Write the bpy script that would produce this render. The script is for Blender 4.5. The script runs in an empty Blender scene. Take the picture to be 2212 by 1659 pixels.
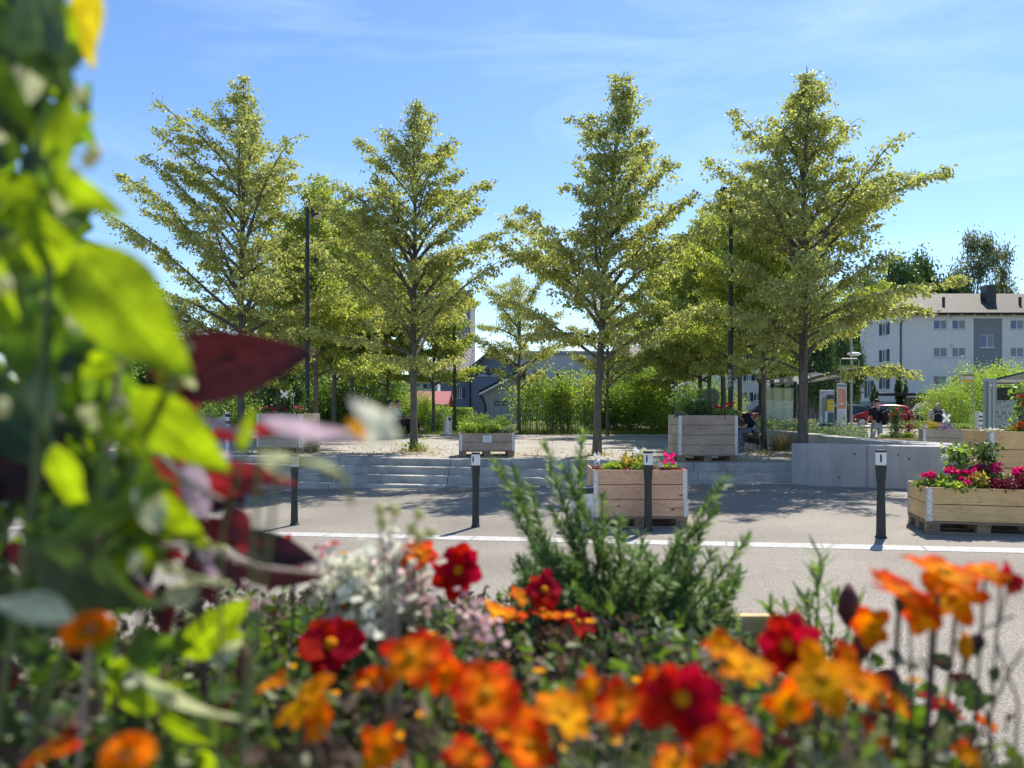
import bpy, math, random
import numpy as np
from mathutils import Vector, Matrix, Euler
R = math.radians
scn = bpy.context.scene
COL = scn.collection
# ---------------- camera ----------------
CAMZ = 1.65
FPX = 1640.0          # focal length in pixels of a 2212 px wide picture
HOR = 868.0
cam_d = bpy.data.cameras.new('camera'); cam = bpy.data.objects.new('camera', cam_d); COL.objects.link(cam)
cam_d.sensor_width = 36.0; cam_d.lens = 36.0 * FPX / 2212.0
cam_d.shift_y = (HOR - 829.5) / 2212.0
cam.location = (0, 0, CAMZ); cam.rotation_euler = (R(90), 0, 0)
cam_d.clip_start = 0.02; cam_d.clip_end = 3000
cam_d.dof.use_dof = True; cam_d.dof.focus_distance = 14.0; cam_d.dof.aperture_fstop = 3.9
cam_d.dof.aperture_blades = 0
scn.camera = cam
# ---------------- world, sun, exposure ----------------
SUN_AZ, SUN_EL = 29.6, 53.0
w = bpy.data.worlds.new('World'); scn.world = w; w.use_nodes = True
nt = w.node_tree; bg = nt.nodes['Background']
sky = nt.nodes.new('ShaderNodeTexSky'); sky.sky_type = 'NISHITA'; sky.sun_disc = False
sky.sun_elevation = R(SUN_EL); sky.sun_rotation = R(SUN_AZ)
sky.altitude = 400; sky.air_density = 1.0; sky.dust_density = 0.25; sky.ozone_density = 3.5
tc = nt.nodes.new('ShaderNodeTexCoord'); mp = nt.nodes.new('ShaderNodeMapping')
mp.inputs['Scale'].default_value = (1.2, 1.6, 5.0); mp.inputs['Rotation'].default_value = (0.0, R(22), R(10))
n1 = nt.nodes.new('ShaderNodeTexNoise'); n1.inputs['Scale'].default_value = 1.7; n1.inputs['Detail'].default_value = 9
n1.inputs['Roughness'].default_value = 0.62; n1.inputs['Distortion'].default_value = 0.9
cr = nt.nodes.new('ShaderNodeValToRGB'); cr.color_ramp.elements[0].position = 0.48; cr.color_ramp.elements[1].position = 0.9
cr.color_ramp.elements[1].color = (0.33, 0.33, 0.33, 1)
mx = nt.nodes.new('ShaderNodeMix'); mx.data_type = 'RGBA'
mx.inputs[7].default_value = (6.0, 7.2, 8.8, 1)
nt.links.new(tc.outputs['Generated'], mp.inputs[0]); nt.links.new(mp.outputs[0], n1.inputs['Vector'])
nt.links.new(n1.outputs[0], cr.inputs[0]); nt.links.new(cr.outputs[0], mx.inputs[0])
hsv = nt.nodes.new('ShaderNodeHueSaturation'); hsv.inputs['Saturation'].default_value = 1.1; hsv.inputs['Hue'].default_value = .502; nt.links.new(sky.outputs[0], hsv.inputs['Color']); nt.links.new(hsv.outputs[0], mx.inputs[6]); nt.links.new(mx.outputs[2], bg.inputs[0])
bg.inputs[1].default_value = 0.105
sl = bpy.data.lights.new('sun', 'SUN'); sl.energy = 4.2; sl.angle = R(0.53); sl.color = (1.0, 0.92, 0.80)
so = bpy.data.objects.new('sun', sl); COL.objects.link(so)
sd = Vector((math.sin(R(SUN_AZ)) * math.cos(R(SUN_EL)), math.cos(R(SUN_AZ)) * math.cos(R(SUN_EL)), math.sin(R(SUN_EL))))
so.rotation_euler = sd.to_track_quat('Z', 'Y').to_euler(); so.location = (20, 30, 50)
scn.view_settings.view_transform = 'Standard'; scn.view_settings.look = 'None'
scn.view_settings.exposure = 0.9; scn.view_settings.gamma = 1.0
scn.cycles.max_bounces = 8; scn.cycles.transparent_max_bounces = 12; scn.cycles.transmission_bounces = 6
scn.cycles.sample_clamp_indirect = 8.0

def pt(px, py, Y):
    return Vector(((px - 1106.0) / FPX * Y, Y, CAMZ - (py - HOR) / FPX * Y))
def XX(px, Y): return (px - 1106.0) / FPX * Y
def ZZ(py, Y): return CAMZ - (py - HOR) / FPX * Y

# ---------------- materials ----------------
MATS = {}
def mat(name, col, rough=0.75, spec=0.3, metal=0.0, noise=None, bump=None, island=0.0, transl=0.0, tcol=None,
        col2=None, stretch=None, hue=0.0, alpha=None, objrand=0.0):
    if name in MATS: return MATS[name]
    m = bpy.data.materials.new(name); m.use_nodes = True; t = m.node_tree; N = t.nodes; L = t.links
    b = N['Principled BSDF']; b.inputs['Roughness'].default_value = rough
    b.inputs['Specular IOR Level'].default_value = spec; b.inputs['Metallic'].default_value = metal
    c4 = (*col, 1); b.inputs['Base Color'].default_value = c4
    out = None
    tcn = N.new('ShaderNodeTexCoord'); vec = tcn.outputs['Object']
    if stretch:
        mpn = N.new('ShaderNodeMapping'); mpn.inputs['Scale'].default_value = stretch; L.new(vec, mpn.inputs[0]); vec = mpn.outputs[0]
    if noise:
        sc, am = noise[0], noise[1]
        nz = N.new('ShaderNodeTexNoise'); nz.inputs['Scale'].default_value = sc; nz.inputs['Detail'].default_value = 7
        nz.inputs['Roughness'].default_value = 0.65; L.new(vec, nz.inputs['Vector'])
        rp = N.new('ShaderNodeMapRange'); rp.inputs[1].default_value = 0.3; rp.inputs[2].default_value = 0.7; L.new(nz.outputs[0], rp.inputs[0])
        mxn = N.new('ShaderNodeMix'); mxn.data_type = 'RGBA'; L.new(rp.outputs[0], mxn.inputs[0])
        if col2: A, B_ = col, col2
        else: A, B_ = [c * (1 - am) for c in col], [min(1, c * (1 + am)) for c in col]
        mxn.inputs[6].default_value = (*A, 1); mxn.inputs[7].default_value = (*B_, 1); out = mxn.outputs[2]
    if island or hue or objrand:
        g = N.new('ShaderNodeNewGeometry'); hs = N.new('ShaderNodeHueSaturation')
        src = g.outputs['Random Per Island']
        if objrand: oi = N.new('ShaderNodeObjectInfo'); src = oi.outputs['Random']; island = objrand
        mr = N.new('ShaderNodeMapRange'); mr.inputs[3].default_value = 1 - island; mr.inputs[4].default_value = 1 + island
        L.new(src, mr.inputs[0]); L.new(mr.outputs[0], hs.inputs['Value'])
        if hue:
            wn = N.new('ShaderNodeTexWhiteNoise'); wn.noise_dimensions = '1D'; L.new(src, wn.inputs['W'])
            mr2 = N.new('ShaderNodeMapRange'); mr2.inputs[3].default_value = 0.5 - hue; mr2.inputs[4].default_value = 0.5 + hue
            L.new(wn.outputs[0], mr2.inputs[0]); L.new(mr2.outputs[0], hs.inputs['Hue'])
        if out: L.new(out, hs.inputs['Color'])
        else: hs.inputs['Color'].default_value = c4
        out = hs.outputs[0]
    if out: L.new(out, b.inputs['Base Color'])
    if bump:
        bn = N.new('ShaderNodeTexNoise'); bn.inputs['Scale'].default_value = bump[0]; bn.inputs['Detail'].default_value = 5
        L.new(vec, bn.inputs['Vector']); bp = N.new('ShaderNodeBump'); bp.inputs['Strength'].default_value = bump[1]
        bp.inputs['Distance'].default_value = bump[2] if len(bump) > 2 else 0.01
        L.new(bn.outputs[0], bp.inputs['Height']); L.new(bp.outputs[0], b.inputs['Normal'])
    if transl:
        tr = N.new('ShaderNodeBsdfTranslucent'); ms = N.new('ShaderNodeMixShader'); ms.inputs[0].default_value = transl
        tint = tcol or (1.6, 1.5, 0.6)
        if out:
            mu = N.new('ShaderNodeMix'); mu.data_type = 'RGBA'; mu.blend_type = 'MULTIPLY'; mu.inputs[0].default_value = 1
            L.new(out, mu.inputs[6]); mu.inputs[7].default_value = (*tint, 1); L.new(mu.outputs[2], tr.inputs[0])
        else: tr.inputs[0].default_value = tuple(min(1, c * k) for c, k in zip(col, tint)) + (1,)
        L.new(b.outputs[0], ms.inputs[1]); L.new(tr.outputs[0], ms.inputs[2]); L.new(ms.outputs[0], N['Material Output'].inputs[0])
    MATS[name] = m; return m

def wood(name, ca, cb, knot=(0.08, 0.04, 0.02), rough=0.75):
    m = bpy.data.materials.new(name); m.use_nodes = True; t = m.node_tree; N = t.nodes; L = t.links; b = N['Principled BSDF']
    tcn = N.new('ShaderNodeTexCoord'); oi = N.new('ShaderNodeObjectInfo')
    ad = N.new('ShaderNodeVectorMath'); ad.operation = 'MULTIPLY_ADD'
    ad.inputs[1].default_value = (1, 1, 1)
    cmb = N.new('ShaderNodeCombineXYZ'); mm = N.new('ShaderNodeMath'); mm.operation = 'MULTIPLY'; mm.inputs[1].default_value = 37.0
    L.new(oi.outputs['Random'], mm.inputs[0]); L.new(mm.outputs[0], cmb.inputs[0]); L.new(mm.outputs[0], cmb.inputs[1])
    L.new(tcn.outputs['Object'], ad.inputs[0]); L.new(cmb.outputs[0], ad.inputs[2])
    mp = N.new('ShaderNodeMapping'); mp.inputs['Scale'].default_value = (1.3, 7, 9); L.new(ad.outputs[0], mp.inputs[0])
    nz = N.new('ShaderNodeTexNoise'); nz.inputs['Scale'].default_value = 1.0; nz.inputs['Detail'].default_value = 2; L.new(mp.outputs[0], nz.inputs[0])
    m1 = N.new('ShaderNodeMath'); m1.operation = 'MULTIPLY'; m1.inputs[1].default_value = 12.0; L.new(nz.outputs[0], m1.inputs[0])
    m2 = N.new('ShaderNodeMath'); m2.operation = 'FRACT'; L.new(m1.outputs[0], m2.inputs[0])
    cr = N.new('ShaderNodeValToRGB'); cr.color_ramp.elements[0].position = 0.0; cr.color_ramp.elements[1].position = 0.8
    cr.color_ramp.elements[0].color = (*ca, 1); cr.color_ramp.elements[1].color = (*[x * .88 + y * .12 for x, y in zip(ca, cb)], 1)
    e = cr.color_ramp.elements.new(0.97); e.color = (*[x * .45 + y * .55 for x, y in zip(ca, cb)], 1)
    L.new(m2.outputs[0], cr.inputs[0])
    mp2 = N.new('ShaderNodeMapping'); mp2.inputs['Scale'].default_value = (3, 90, 90); L.new(ad.outputs[0], mp2.inputs[0])
    n2 = N.new('ShaderNodeTexNoise'); n2.inputs['Scale'].default_value = 1.0; n2.inputs['Detail'].default_value = 4; L.new(mp2.outputs[0], n2.inputs[0])
    mr = N.new('ShaderNodeMapRange'); mr.inputs[3].default_value = 0.75; mr.inputs[4].default_value = 1.25; L.new(n2.outputs[0], mr.inputs[0])
    hs = N.new('ShaderNodeHueSaturation'); L.new(mr.outputs[0], hs.inputs['Value']); L.new(cr.outputs[0], hs.inputs['Color'])
    vo = N.new('ShaderNodeTexVoronoi'); vo.inputs['Scale'].default_value = 1.0
    mp3 = N.new('ShaderNodeMapping'); mp3.inputs['Scale'].default_value = (3.2, 6, 7.5); L.new(ad.outputs[0], mp3.inputs[0]); L.new(mp3.outputs[0], vo.inputs[0])
    kr = N.new('ShaderNodeMapRange'); kr.inputs[1].default_value = 0.07; kr.inputs[2].default_value = 0.12; kr.inputs[3].default_value = 0.8; kr.inputs[4].default_value = 0
    L.new(vo.outputs['Distance'], kr.inputs[0])
    mk = N.new('ShaderNodeMix'); mk.data_type = 'RGBA'; L.new(kr.outputs[0], mk.inputs[0]); L.new(hs.outputs[0], mk.inputs[6]); mk.inputs[7].default_value = (*knot, 1)
    n3 = N.new('ShaderNodeTexNoise'); n3.inputs['Scale'].default_value = 2.2; n3.inputs['Detail'].default_value = 5; L.new(ad.outputs[0], n3.inputs[0])
    mr3 = N.new('ShaderNodeMapRange'); mr3.inputs[1].default_value = .3; mr3.inputs[2].default_value = .7; mr3.inputs[3].default_value = 0.78; mr3.inputs[4].default_value = 1.12; L.new(n3.outputs[0], mr3.inputs[0])
    h3 = N.new('ShaderNodeHueSaturation'); L.new(mr3.outputs[0], h3.inputs['Value']); L.new(mk.outputs[2], h3.inputs['Color'])
    L.new(h3.outputs[0], b.inputs['Base Color']); b.inputs['Roughness'].default_value = rough; b.inputs['Specular IOR Level'].default_value = 0.25
    bp = N.new('ShaderNodeBump'); bp.inputs['Strength'].default_value = 0.25; bp.inputs['Distance'].default_value = 0.003
    L.new(n2.outputs[0], bp.inputs['Height']); L.new(bp.outputs[0], b.inputs['Normal'])
    MATS[name] = m; return m

def asphalt():
    m = bpy.data.materials.new('asphalt'); m.use_nodes = True; t = m.node_tree; N = t.nodes; L = t.links; b = N['Principled BSDF']
    tcn = N.new('ShaderNodeTexCoord')
    nz = N.new('ShaderNodeTexNoise'); nz.inputs['Scale'].default_value = 95; nz.inputs['Detail'].default_value = 4; nz.inputs['Roughness'].default_value = .7
    L.new(tcn.outputs['Object'], nz.inputs[0])
    cr = N.new('ShaderNodeValToRGB'); cr.color_ramp.elements[0].position = .34; cr.color_ramp.elements[0].color = (.065, .06, .055, 1)
    cr.color_ramp.elements[1].position = .66; cr.color_ramp.elements[1].color = (.37, .335, .285, 1)
    L.new(nz.outputs[0], cr.inputs[0])
    big = N.new('ShaderNodeTexNoise'); big.inputs['Scale'].default_value = .55; big.inputs['Detail'].default_value = 7; L.new(tcn.outputs['Object'], big.inputs[0])
    mr = N.new('ShaderNodeMapRange'); mr.inputs[1].default_value = .3; mr.inputs[2].default_value = .7; mr.inputs[3].default_value = .76; mr.inputs[4].default_value = 1.2
    L.new(big.outputs[0], mr.inputs[0]); hs = N.new('ShaderNodeHueSaturation'); L.new(mr.outputs[0], hs.inputs['Value']); L.new(cr.outputs[0], hs.inputs['Color'])
    # scattered dark spots (chewing gum, oil)
    vo = N.new('ShaderNodeTexVoronoi'); vo.inputs['Scale'].default_value = 1.7; L.new(tcn.outputs['Object'], vo.inputs[0])
    kr = N.new('ShaderNodeMapRange'); kr.inputs[1].default_value = .02; kr.inputs[2].default_value = .045; kr.inputs[3].default_value = .55; kr.inputs[4].default_value = 0; L.new(vo.outputs['Distance'], kr.inputs[0])
    mk = N.new('ShaderNodeMix'); mk.data_type = 'RGBA'; L.new(kr.outputs[0], mk.inputs[0]); L.new(hs.outputs[0], mk.inputs[6]); mk.inputs[7].default_value = (.07, .065, .06, 1)
    L.new(mk.outputs[2], b.inputs['Base Color']); b.inputs['Roughness'].default_value = .8; b.inputs['Specular IOR Level'].default_value = .35
    bp = N.new('ShaderNodeBump'); bp.inputs['Strength'].default_value = .55; bp.inputs['Distance'].default_value = .006
    L.new(nz.outputs[0], bp.inputs['Height']); L.new(bp.outputs[0], b.inputs['Normal']); MATS['asphalt'] = m; return m

def gravel():
    m = bpy.data.materials.new('gravel'); m.use_nodes = True; t = m.node_tree; N = t.nodes; L = t.links; b = N['Principled BSDF']
    tcn = N.new('ShaderNodeTexCoord')
    vo = N.new('ShaderNodeTexVoronoi'); vo.inputs['Scale'].default_value = 38; L.new(tcn.outputs['Object'], vo.inputs[0])
    bw = N.new('ShaderNodeRGBToBW'); L.new(vo.outputs['Color'], bw.inputs[0])
    cr = N.new('ShaderNodeValToRGB'); cr.color_ramp.elements[0].position = .15; cr.color_ramp.elements[0].color = (.13, .12, .105, 1)
    cr.color_ramp.elements[1].position = .85; cr.color_ramp.elements[1].color = (.58, .55, .50, 1); L.new(bw.outputs[0], cr.inputs[0])
    big = N.new('ShaderNodeTexNoise'); big.inputs['Scale'].default_value = .7; big.inputs['Detail'].default_value = 8; L.new(tcn.outputs['Object'], big.inputs[0])
    mr = N.new('ShaderNodeMapRange'); mr.inputs[1].default_value = .48; mr.inputs[2].default_value = .7; L.new(big.outputs[0], mr.inputs[0])
    mk = N.new('ShaderNodeMix'); mk.data_type = 'RGBA'; L.new(mr.outputs[0], mk.inputs[0]); L.new(cr.outputs[0], mk.inputs[6]); mk.inputs[7].default_value = (.25, .20, .125, 1)
    mr.inputs[4].default_value = .6
    L.new(mk.outputs[2], b.inputs['Base Color']); b.inputs['Roughness'].default_value = .9; b.inputs['Specular IOR Level'].default_value = .2
    bp = N.new('ShaderNodeBump'); bp.inputs['Strength'].default_value = .8; bp.inputs['Distance'].default_value = .012; bp.invert = True
    L.new(vo.outputs['Distance'], bp.inputs['Height']); L.new(bp.outputs[0], b.inputs['Normal']); MATS['gravel'] = m; return m

def concrete(name, ca, cb, streak=True):
    m = bpy.data.materials.new(name); m.use_nodes = True; t = m.node_tree; N = t.nodes; L = t.links; b = N['Principled BSDF']
    tcn = N.new('ShaderNodeTexCoord')
    nz = N.new('ShaderNodeTexNoise'); nz.inputs['Scale'].default_value = 1.6; nz.inputs['Detail'].default_value = 9; nz.inputs['Roughness'].default_value = .7; L.new(tcn.outputs['Object'], nz.inputs[0])
    mp = N.new('ShaderNodeMapping'); mp.inputs['Scale'].default_value = (14, 14, .9) if streak else (3, 3, 3); L.new(tcn.outputs['Object'], mp.inputs[0])
    n2 = N.new('ShaderNodeTexNoise'); n2.inputs['Scale'].default_value = 1; n2.inputs['Detail'].default_value = 5; L.new(mp.outputs[0], n2.inputs[0])
    ad = N.new('ShaderNodeMath'); ad.operation = 'ADD'; L.new(nz.outputs[0], ad.inputs[0]); L.new(n2.outputs[0], ad.inputs[1])
    mr = N.new('ShaderNodeMapRange'); mr.inputs[1].default_value = .75; mr.inputs[2].default_value = 1.22; L.new(ad.outputs[0], mr.inputs[0])
    mk = N.new('ShaderNodeMix'); mk.data_type = 'RGBA'; L.new(mr.outputs[0], mk.inputs[0]); mk.inputs[6].default_value = (*ca, 1); mk.inputs[7].default_value = (*cb, 1)
    # air holes
    vo = N.new('ShaderNodeTexVoronoi'); vo.inputs['Scale'].default_value = 9; L.new(tcn.outputs['Object'], vo.inputs[0])
    kr = N.new('ShaderNodeMapRange'); kr.inputs[1].default_value = .05; kr.inputs[2].default_value = .09; kr.inputs[3].default_value = .35; kr.inputs[4].default_value = 0; L.new(vo.outputs['Distance'], kr.inputs[0])
    m2 = N.new('ShaderNodeMix'); m2.data_type = 'RGBA'; L.new(kr.outputs[0], m2.inputs[0]); L.new(mk.outputs[2], m2.inputs[6]); m2.inputs[7].default_value = (*[c * .4 for c in ca], 1)
    L.new(m2.outputs[2], b.inputs['Base Color']); b.inputs['Roughness'].default_value = .85; b.inputs['Specular IOR Level'].default_value = .25
    n3 = N.new('ShaderNodeTexNoise'); n3.inputs['Scale'].default_value = 60; n3.inputs['Detail'].default_value = 4; L.new(tcn.outputs['Object'], n3.inputs[0])
    bp = N.new('ShaderNodeBump'); bp.inputs['Strength'].default_value = .25; bp.inputs['Distance'].default_value = .004
    L.new(n3.outputs[0], bp.inputs['Height']); L.new(bp.outputs[0], b.inputs['Normal']); MATS[name] = m; return m

def rooftile(name, ca, cb, su=4.0, sv=3.2):
    m = bpy.data.materials.new(name); m.use_nodes = True; t = m.node_tree; N = t.nodes; L = t.links; b = N['Principled BSDF']
    tcn = N.new('ShaderNodeTexCoord'); mp = N.new('ShaderNodeMapping'); L.new(tcn.outputs['UV'], mp.inputs[0])
    br = N.new('ShaderNodeTexBrick'); br.inputs['Scale'].default_value = 1; br.inputs['Brick Width'].default_value = 1 / su; br.inputs['Row Height'].default_value = 1 / sv
    br.inputs['Mortar Size'].default_value = .045; br.inputs['Mortar Smooth'].default_value = .5; br.inputs['Bias'].default_value = -.1
    br.inputs['Color1'].default_value = (*ca, 1); br.inputs['Color2'].default_value = (*cb, 1); br.inputs['Mortar'].default_value = (.02, .016, .014, 1)
    L.new(mp.outputs[0], br.inputs[0]); L.new(br.outputs['Color'], b.inputs['Base Color']); b.inputs['Roughness'].default_value = .7
    bp = N.new('ShaderNodeBump'); bp.inputs['Strength'].default_value = .8; bp.inputs['Distance'].default_value = .05; bp.invert = True
    L.new(br.outputs['Fac'], bp.inputs['Height']); L.new(bp.outputs[0], b.inputs['Normal']); MATS[name] = m; return m

def glass(name, col=(.9, 1, .97), rough=0.0, mixd=0.0, dcol=(.7, .85, .82), dots=False):
    m = bpy.data.materials.new(name); m.use_nodes = True; t = m.node_tree; N = t.nodes; L = t.links
    b = N['Principled BSDF']; b.inputs['Base Color'].default_value = (*dcol, 1); b.inputs['Roughness'].default_value = .25
    tp = N.new('ShaderNodeBsdfTransparent'); tp.inputs[0].default_value = (*col, 1)
    gl = N.new('ShaderNodeBsdfGlossy'); gl.inputs['Roughness'].default_value = rough + .02
    fr = N.new('ShaderNodeFresnel'); m1 = N.new('ShaderNodeMixShader'); L.new(fr.outputs[0], m1.inputs[0]); L.new(tp.outputs[0], m1.inputs[1]); L.new(gl.outputs[0], m1.inputs[2])
    m2 = N.new('ShaderNodeMixShader'); L.new(m1.outputs[0], m2.inputs[1]); L.new(b.outputs[0], m2.inputs[2]); m2.inputs[0].default_value = mixd
    if dots:
        tcn = N.new('ShaderNodeTexCoord'); vo = N.new('ShaderNodeTexNoise'); vo.inputs['Scale'].default_value = 22; L.new(tcn.outputs['Object'], vo.inputs[0])
        kr = N.new('ShaderNodeMapRange'); kr.inputs[1].default_value = .44; kr.inputs[2].default_value = .5; kr.inputs[3].default_value = .1; kr.inputs[4].default_value = .85
        L.new(vo.outputs[0], kr.inputs[0]); L.new(kr.outputs[0], m2.inputs[0])
    L.new(m2.outputs[0], N['Material Output'].inputs[0]); MATS[name] = m; return m

def leafmat(name, col, transl=.45, tcol=(1.9, 1.75, .5), vein=True, island=.18, hue=.02, rough=.5, tip=None, spec=.4):
    """large leaf or petal: colour, veins and base-to-tip colour run along its UVs"""
    m = bpy.data.materials.new(name); m.use_nodes = True; t = m.node_tree; N = t.nodes; L = t.links; b = N['Principled BSDF']
    uv = N.new('ShaderNodeTexCoord'); sp = N.new('ShaderNodeSeparateXYZ'); L.new(uv.outputs['UV'], sp.inputs[0])
    g = N.new('ShaderNodeNewGeometry'); hs = N.new('ShaderNodeHueSaturation'); hs.inputs['Color'].default_value = (*col, 1)
    if tip:
        cr = N.new('ShaderNodeValToRGB'); cr.color_ramp.elements[0].position = .15; cr.color_ramp.elements[1].position = .75
        cr.color_ramp.elements[0].color = (*tip, 1); cr.color_ramp.elements[1].color = (*col, 1)
        L.new(sp.outputs[0], cr.inputs[0]); L.new(cr.outputs[0], hs.inputs['Color'])
    mr = N.new('ShaderNodeMapRange'); mr.inputs[3].default_value = 1 - island; mr.inputs[4].default_value = 1 + island
    L.new(g.outputs['Random Per Island'], mr.inputs[0]); L.new(mr.outputs[0], hs.inputs['Value'])
    wn = N.new('ShaderNodeTexWhiteNoise'); wn.noise_dimensions = '1D'; L.new(g.outputs['Random Per Island'], wn.inputs['W'])
    mh = N.new('ShaderNodeMapRange'); mh.inputs[3].default_value = .5 - hue; mh.inputs[4].default_value = .5 + hue; L.new(wn.outputs[0], mh.inputs[0]); L.new(mh.outputs[0], hs.inputs['Hue'])
    out = hs.outputs[0]
    if vein:
        ab = N.new('ShaderNodeMath'); ab.operation = 'SUBTRACT'; ab.inputs[1].default_value = .5; L.new(sp.outputs[1], ab.inputs[0])
        a2 = N.new('ShaderNodeMath'); a2.operation = 'ABSOLUTE'; L.new(ab.outputs[0], a2.inputs[0])
        a3 = N.new('ShaderNodeMath'); a3.operation = 'MULTIPLY_ADD'; a3.inputs[1].default_value = -.9; L.new(a2.outputs[0], a3.inputs[0]); L.new(sp.outputs[0], a3.inputs[2])
        a4 = N.new('ShaderNodeMath'); a4.operation = 'MULTIPLY'; a4.inputs[1].default_value = 7; L.new(a3.outputs[0], a4.inputs[0])
        a5 = N.new('ShaderNodeMath'); a5.operation = 'FRACT'; L.new(a4.outputs[0], a5.inputs[0])
        k = N.new('ShaderNodeMapRange'); k.inputs[1].default_value = 0; k.inputs[2].default_value = .16; k.inputs[3].default_value = 1.5; k.inputs[4].default_value = .88; L.new(a5.outputs[0], k.inputs[0])
        k2 = N.new('ShaderNodeMapRange'); k2.inputs[1].default_value = .01; k2.inputs[2].default_value = .05; k2.inputs[3].default_value = 1.6; k2.inputs[4].default_value = 1; L.new(a2.outputs[0], k2.inputs[0])
        mm = N.new('ShaderNodeMath'); mm.operation = 'MULTIPLY'; L.new(k.outputs[0], mm.inputs[0]); L.new(k2.outputs[0], mm.inputs[1])
        h2 = N.new('ShaderNodeHueSaturation'); L.new(mm.outputs[0], h2.inputs['Value']); L.new(out, h2.inputs['Color']); out = h2.outputs[0]
    nz = N.new('ShaderNodeTexNoise'); nz.inputs['Scale'].default_value = 75; nz.inputs['Detail'].default_value = 5; L.new(uv.outputs['Object'], nz.inputs[0])
    nr = N.new('ShaderNodeMapRange'); nr.inputs[1].default_value = .32; nr.inputs[2].default_value = .68; nr.inputs[3].default_value = .62; nr.inputs[4].default_value = 1.3; L.new(nz.outputs[0], nr.inputs[0])
    h4 = N.new('ShaderNodeHueSaturation'); L.new(nr.outputs[0], h4.inputs['Value']); L.new(out, h4.inputs['Color']); out = h4.outputs[0]
    L.new(out, b.inputs['Base Color']); b.inputs['Roughness'].default_value = rough; b.inputs['Specular IOR Level'].default_value = spec
    mu = N.new('ShaderNodeMix'); mu.data_type = 'RGBA'; mu.blend_type = 'MULTIPLY'; mu.inputs[0].default_value = 1; L.new(out, mu.inputs[6]); mu.inputs[7].default_value = (*tcol, 1)
    tr = N.new('ShaderNodeBsdfTranslucent'); L.new(mu.outputs[2], tr.inputs[0]); ms = N.new('ShaderNodeMixShader'); ms.inputs[0].default_value = transl
    L.new(b.outputs[0], ms.inputs[1]); L.new(tr.outputs[0], ms.inputs[2]); L.new(ms.outputs[0], N['Material Output'].inputs[0]); MATS[name] = m; return m

asphalt(); gravel()
concrete('wall_concrete', (.34, .34, .335), (.43, .425, .41)); concrete('step_concrete', (.26, .255, .24), (.48, .46, .42), False)
wood('weathered_wood', (.47, .36, .27), (.24, .16, .12)); wood('brown_wood', (.70, .43, .27), (.34, .17, .09))
wood('fresh_wood', (.76, .51, .24), (.46, .27, .12)); wood('grey_wood', (.50, .41, .31), (.24, .19, .145)); wood('pallet_wood', (.30, .215, .15), (.18, .12, .08))
mat('zinc', (.62, .64, .66), .45, .5, .55, noise=(9, .18)); mat('dark_paint', (.022, .03, .032), .45, .4, noise=(14, .2), bump=(60, .15, .002))
mat('white_paint', (.78, .78, .76), .5, .4, noise=(8, .05)); mat('black_plastic', (.012, .012, .014), .4, .5, noise=(10, .2))
mat('kerb_white', (.43, .425, .41), .8, .2, noise=(16, .25), bump=(70, .3, .004)); mat('soil', (.05, .035, .025), .95, .1, noise=(30, .5), bump=(40, 1, .02))
mat('bark', (.135, .118, .098), .9, .15, noise=(11, .45), bump=(22, .9, .02), stretch=(1, 1, .35))
mat('linden_leaf', (.40, .42, .17), .5, .45, island=.32, hue=.03, transl=.45, tcol=(1.25, 1.3, .55))
mat('linden_leaf_dense', (.36, .42, .13), .5, .45, island=.45, hue=.025, transl=.48, tcol=(1.3, 1.3, .5))
mat('shrub_leaf', (.19, .28, .08), .45, .4, island=.4, hue=.03, transl=.38, tcol=(1.6, 1.7, .5))
mat('dark_leaf', (.075, .125, .04), .45, .4, island=.4, hue=.02, transl=.25, tcol=(1.5, 1.7, .5))
mat('bright_leaf', (.27, .37, .09), .45, .4, island=.35, hue=.03, transl=.45, tcol=(1.5, 1.5, .4))
mat('grey_leaf', (.19, .235, .16), .6, .3, island=.3, transl=.3, tcol=(1.3, 1.4, .8))
mat('birch_leaf', (.14, .17, .09), .6, .3, island=.3, transl=.35)
mat('grass_blade', (.15, .19, .05), .6, .3, island=.4, hue=.04, transl=.4); mat('dry_grass', (.38, .31, .15), .7, .2, island=.3, transl=.35, tcol=(1.3, 1.2, .8))
mat('ground_green', (.085, .10, .045), .95, .1, noise=(3, .6)); mat('magenta_petal', (.62, .02, .19), .5, .3, island=.3, hue=.03, transl=.4, tcol=(1.3, 1, 1))
mat('red_petal', (.55, .03, .03), .5, .3, island=.3, hue=.03, transl=.4, tcol=(1.3, 1, 1)); mat('white_petal', (.75, .75, .68), .5, .3, island=.15, transl=.4, tcol=(1.1, 1.1, 1))
mat('orange_petal_small', (.7, .16, .02), .5, .3, island=.3, transl=.4, tcol=(1.2, 1, 1)); mat('pink_petal', (.75, .42, .48), .5, .3, island=.2, transl=.4, tcol=(1.1, 1, 1))
mat('purple_leaf_small', (.13, .025, .04), .5, .3, island=.4, transl=.35, tcol=(1.8, .9, .9)); mat('yellow_leaf_small', (.42, .36, .07), .5, .3, island=.3, transl=.4, tcol=(1.3, 1.2, .6))
mat('lilac_petal', (.35, .28, .45), .6, .3, island=.3, transl=.3, tcol=(1.2, 1.1, 1.2))
mat('alu', (.36, .38, .39), .5, .5, .3)
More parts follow.
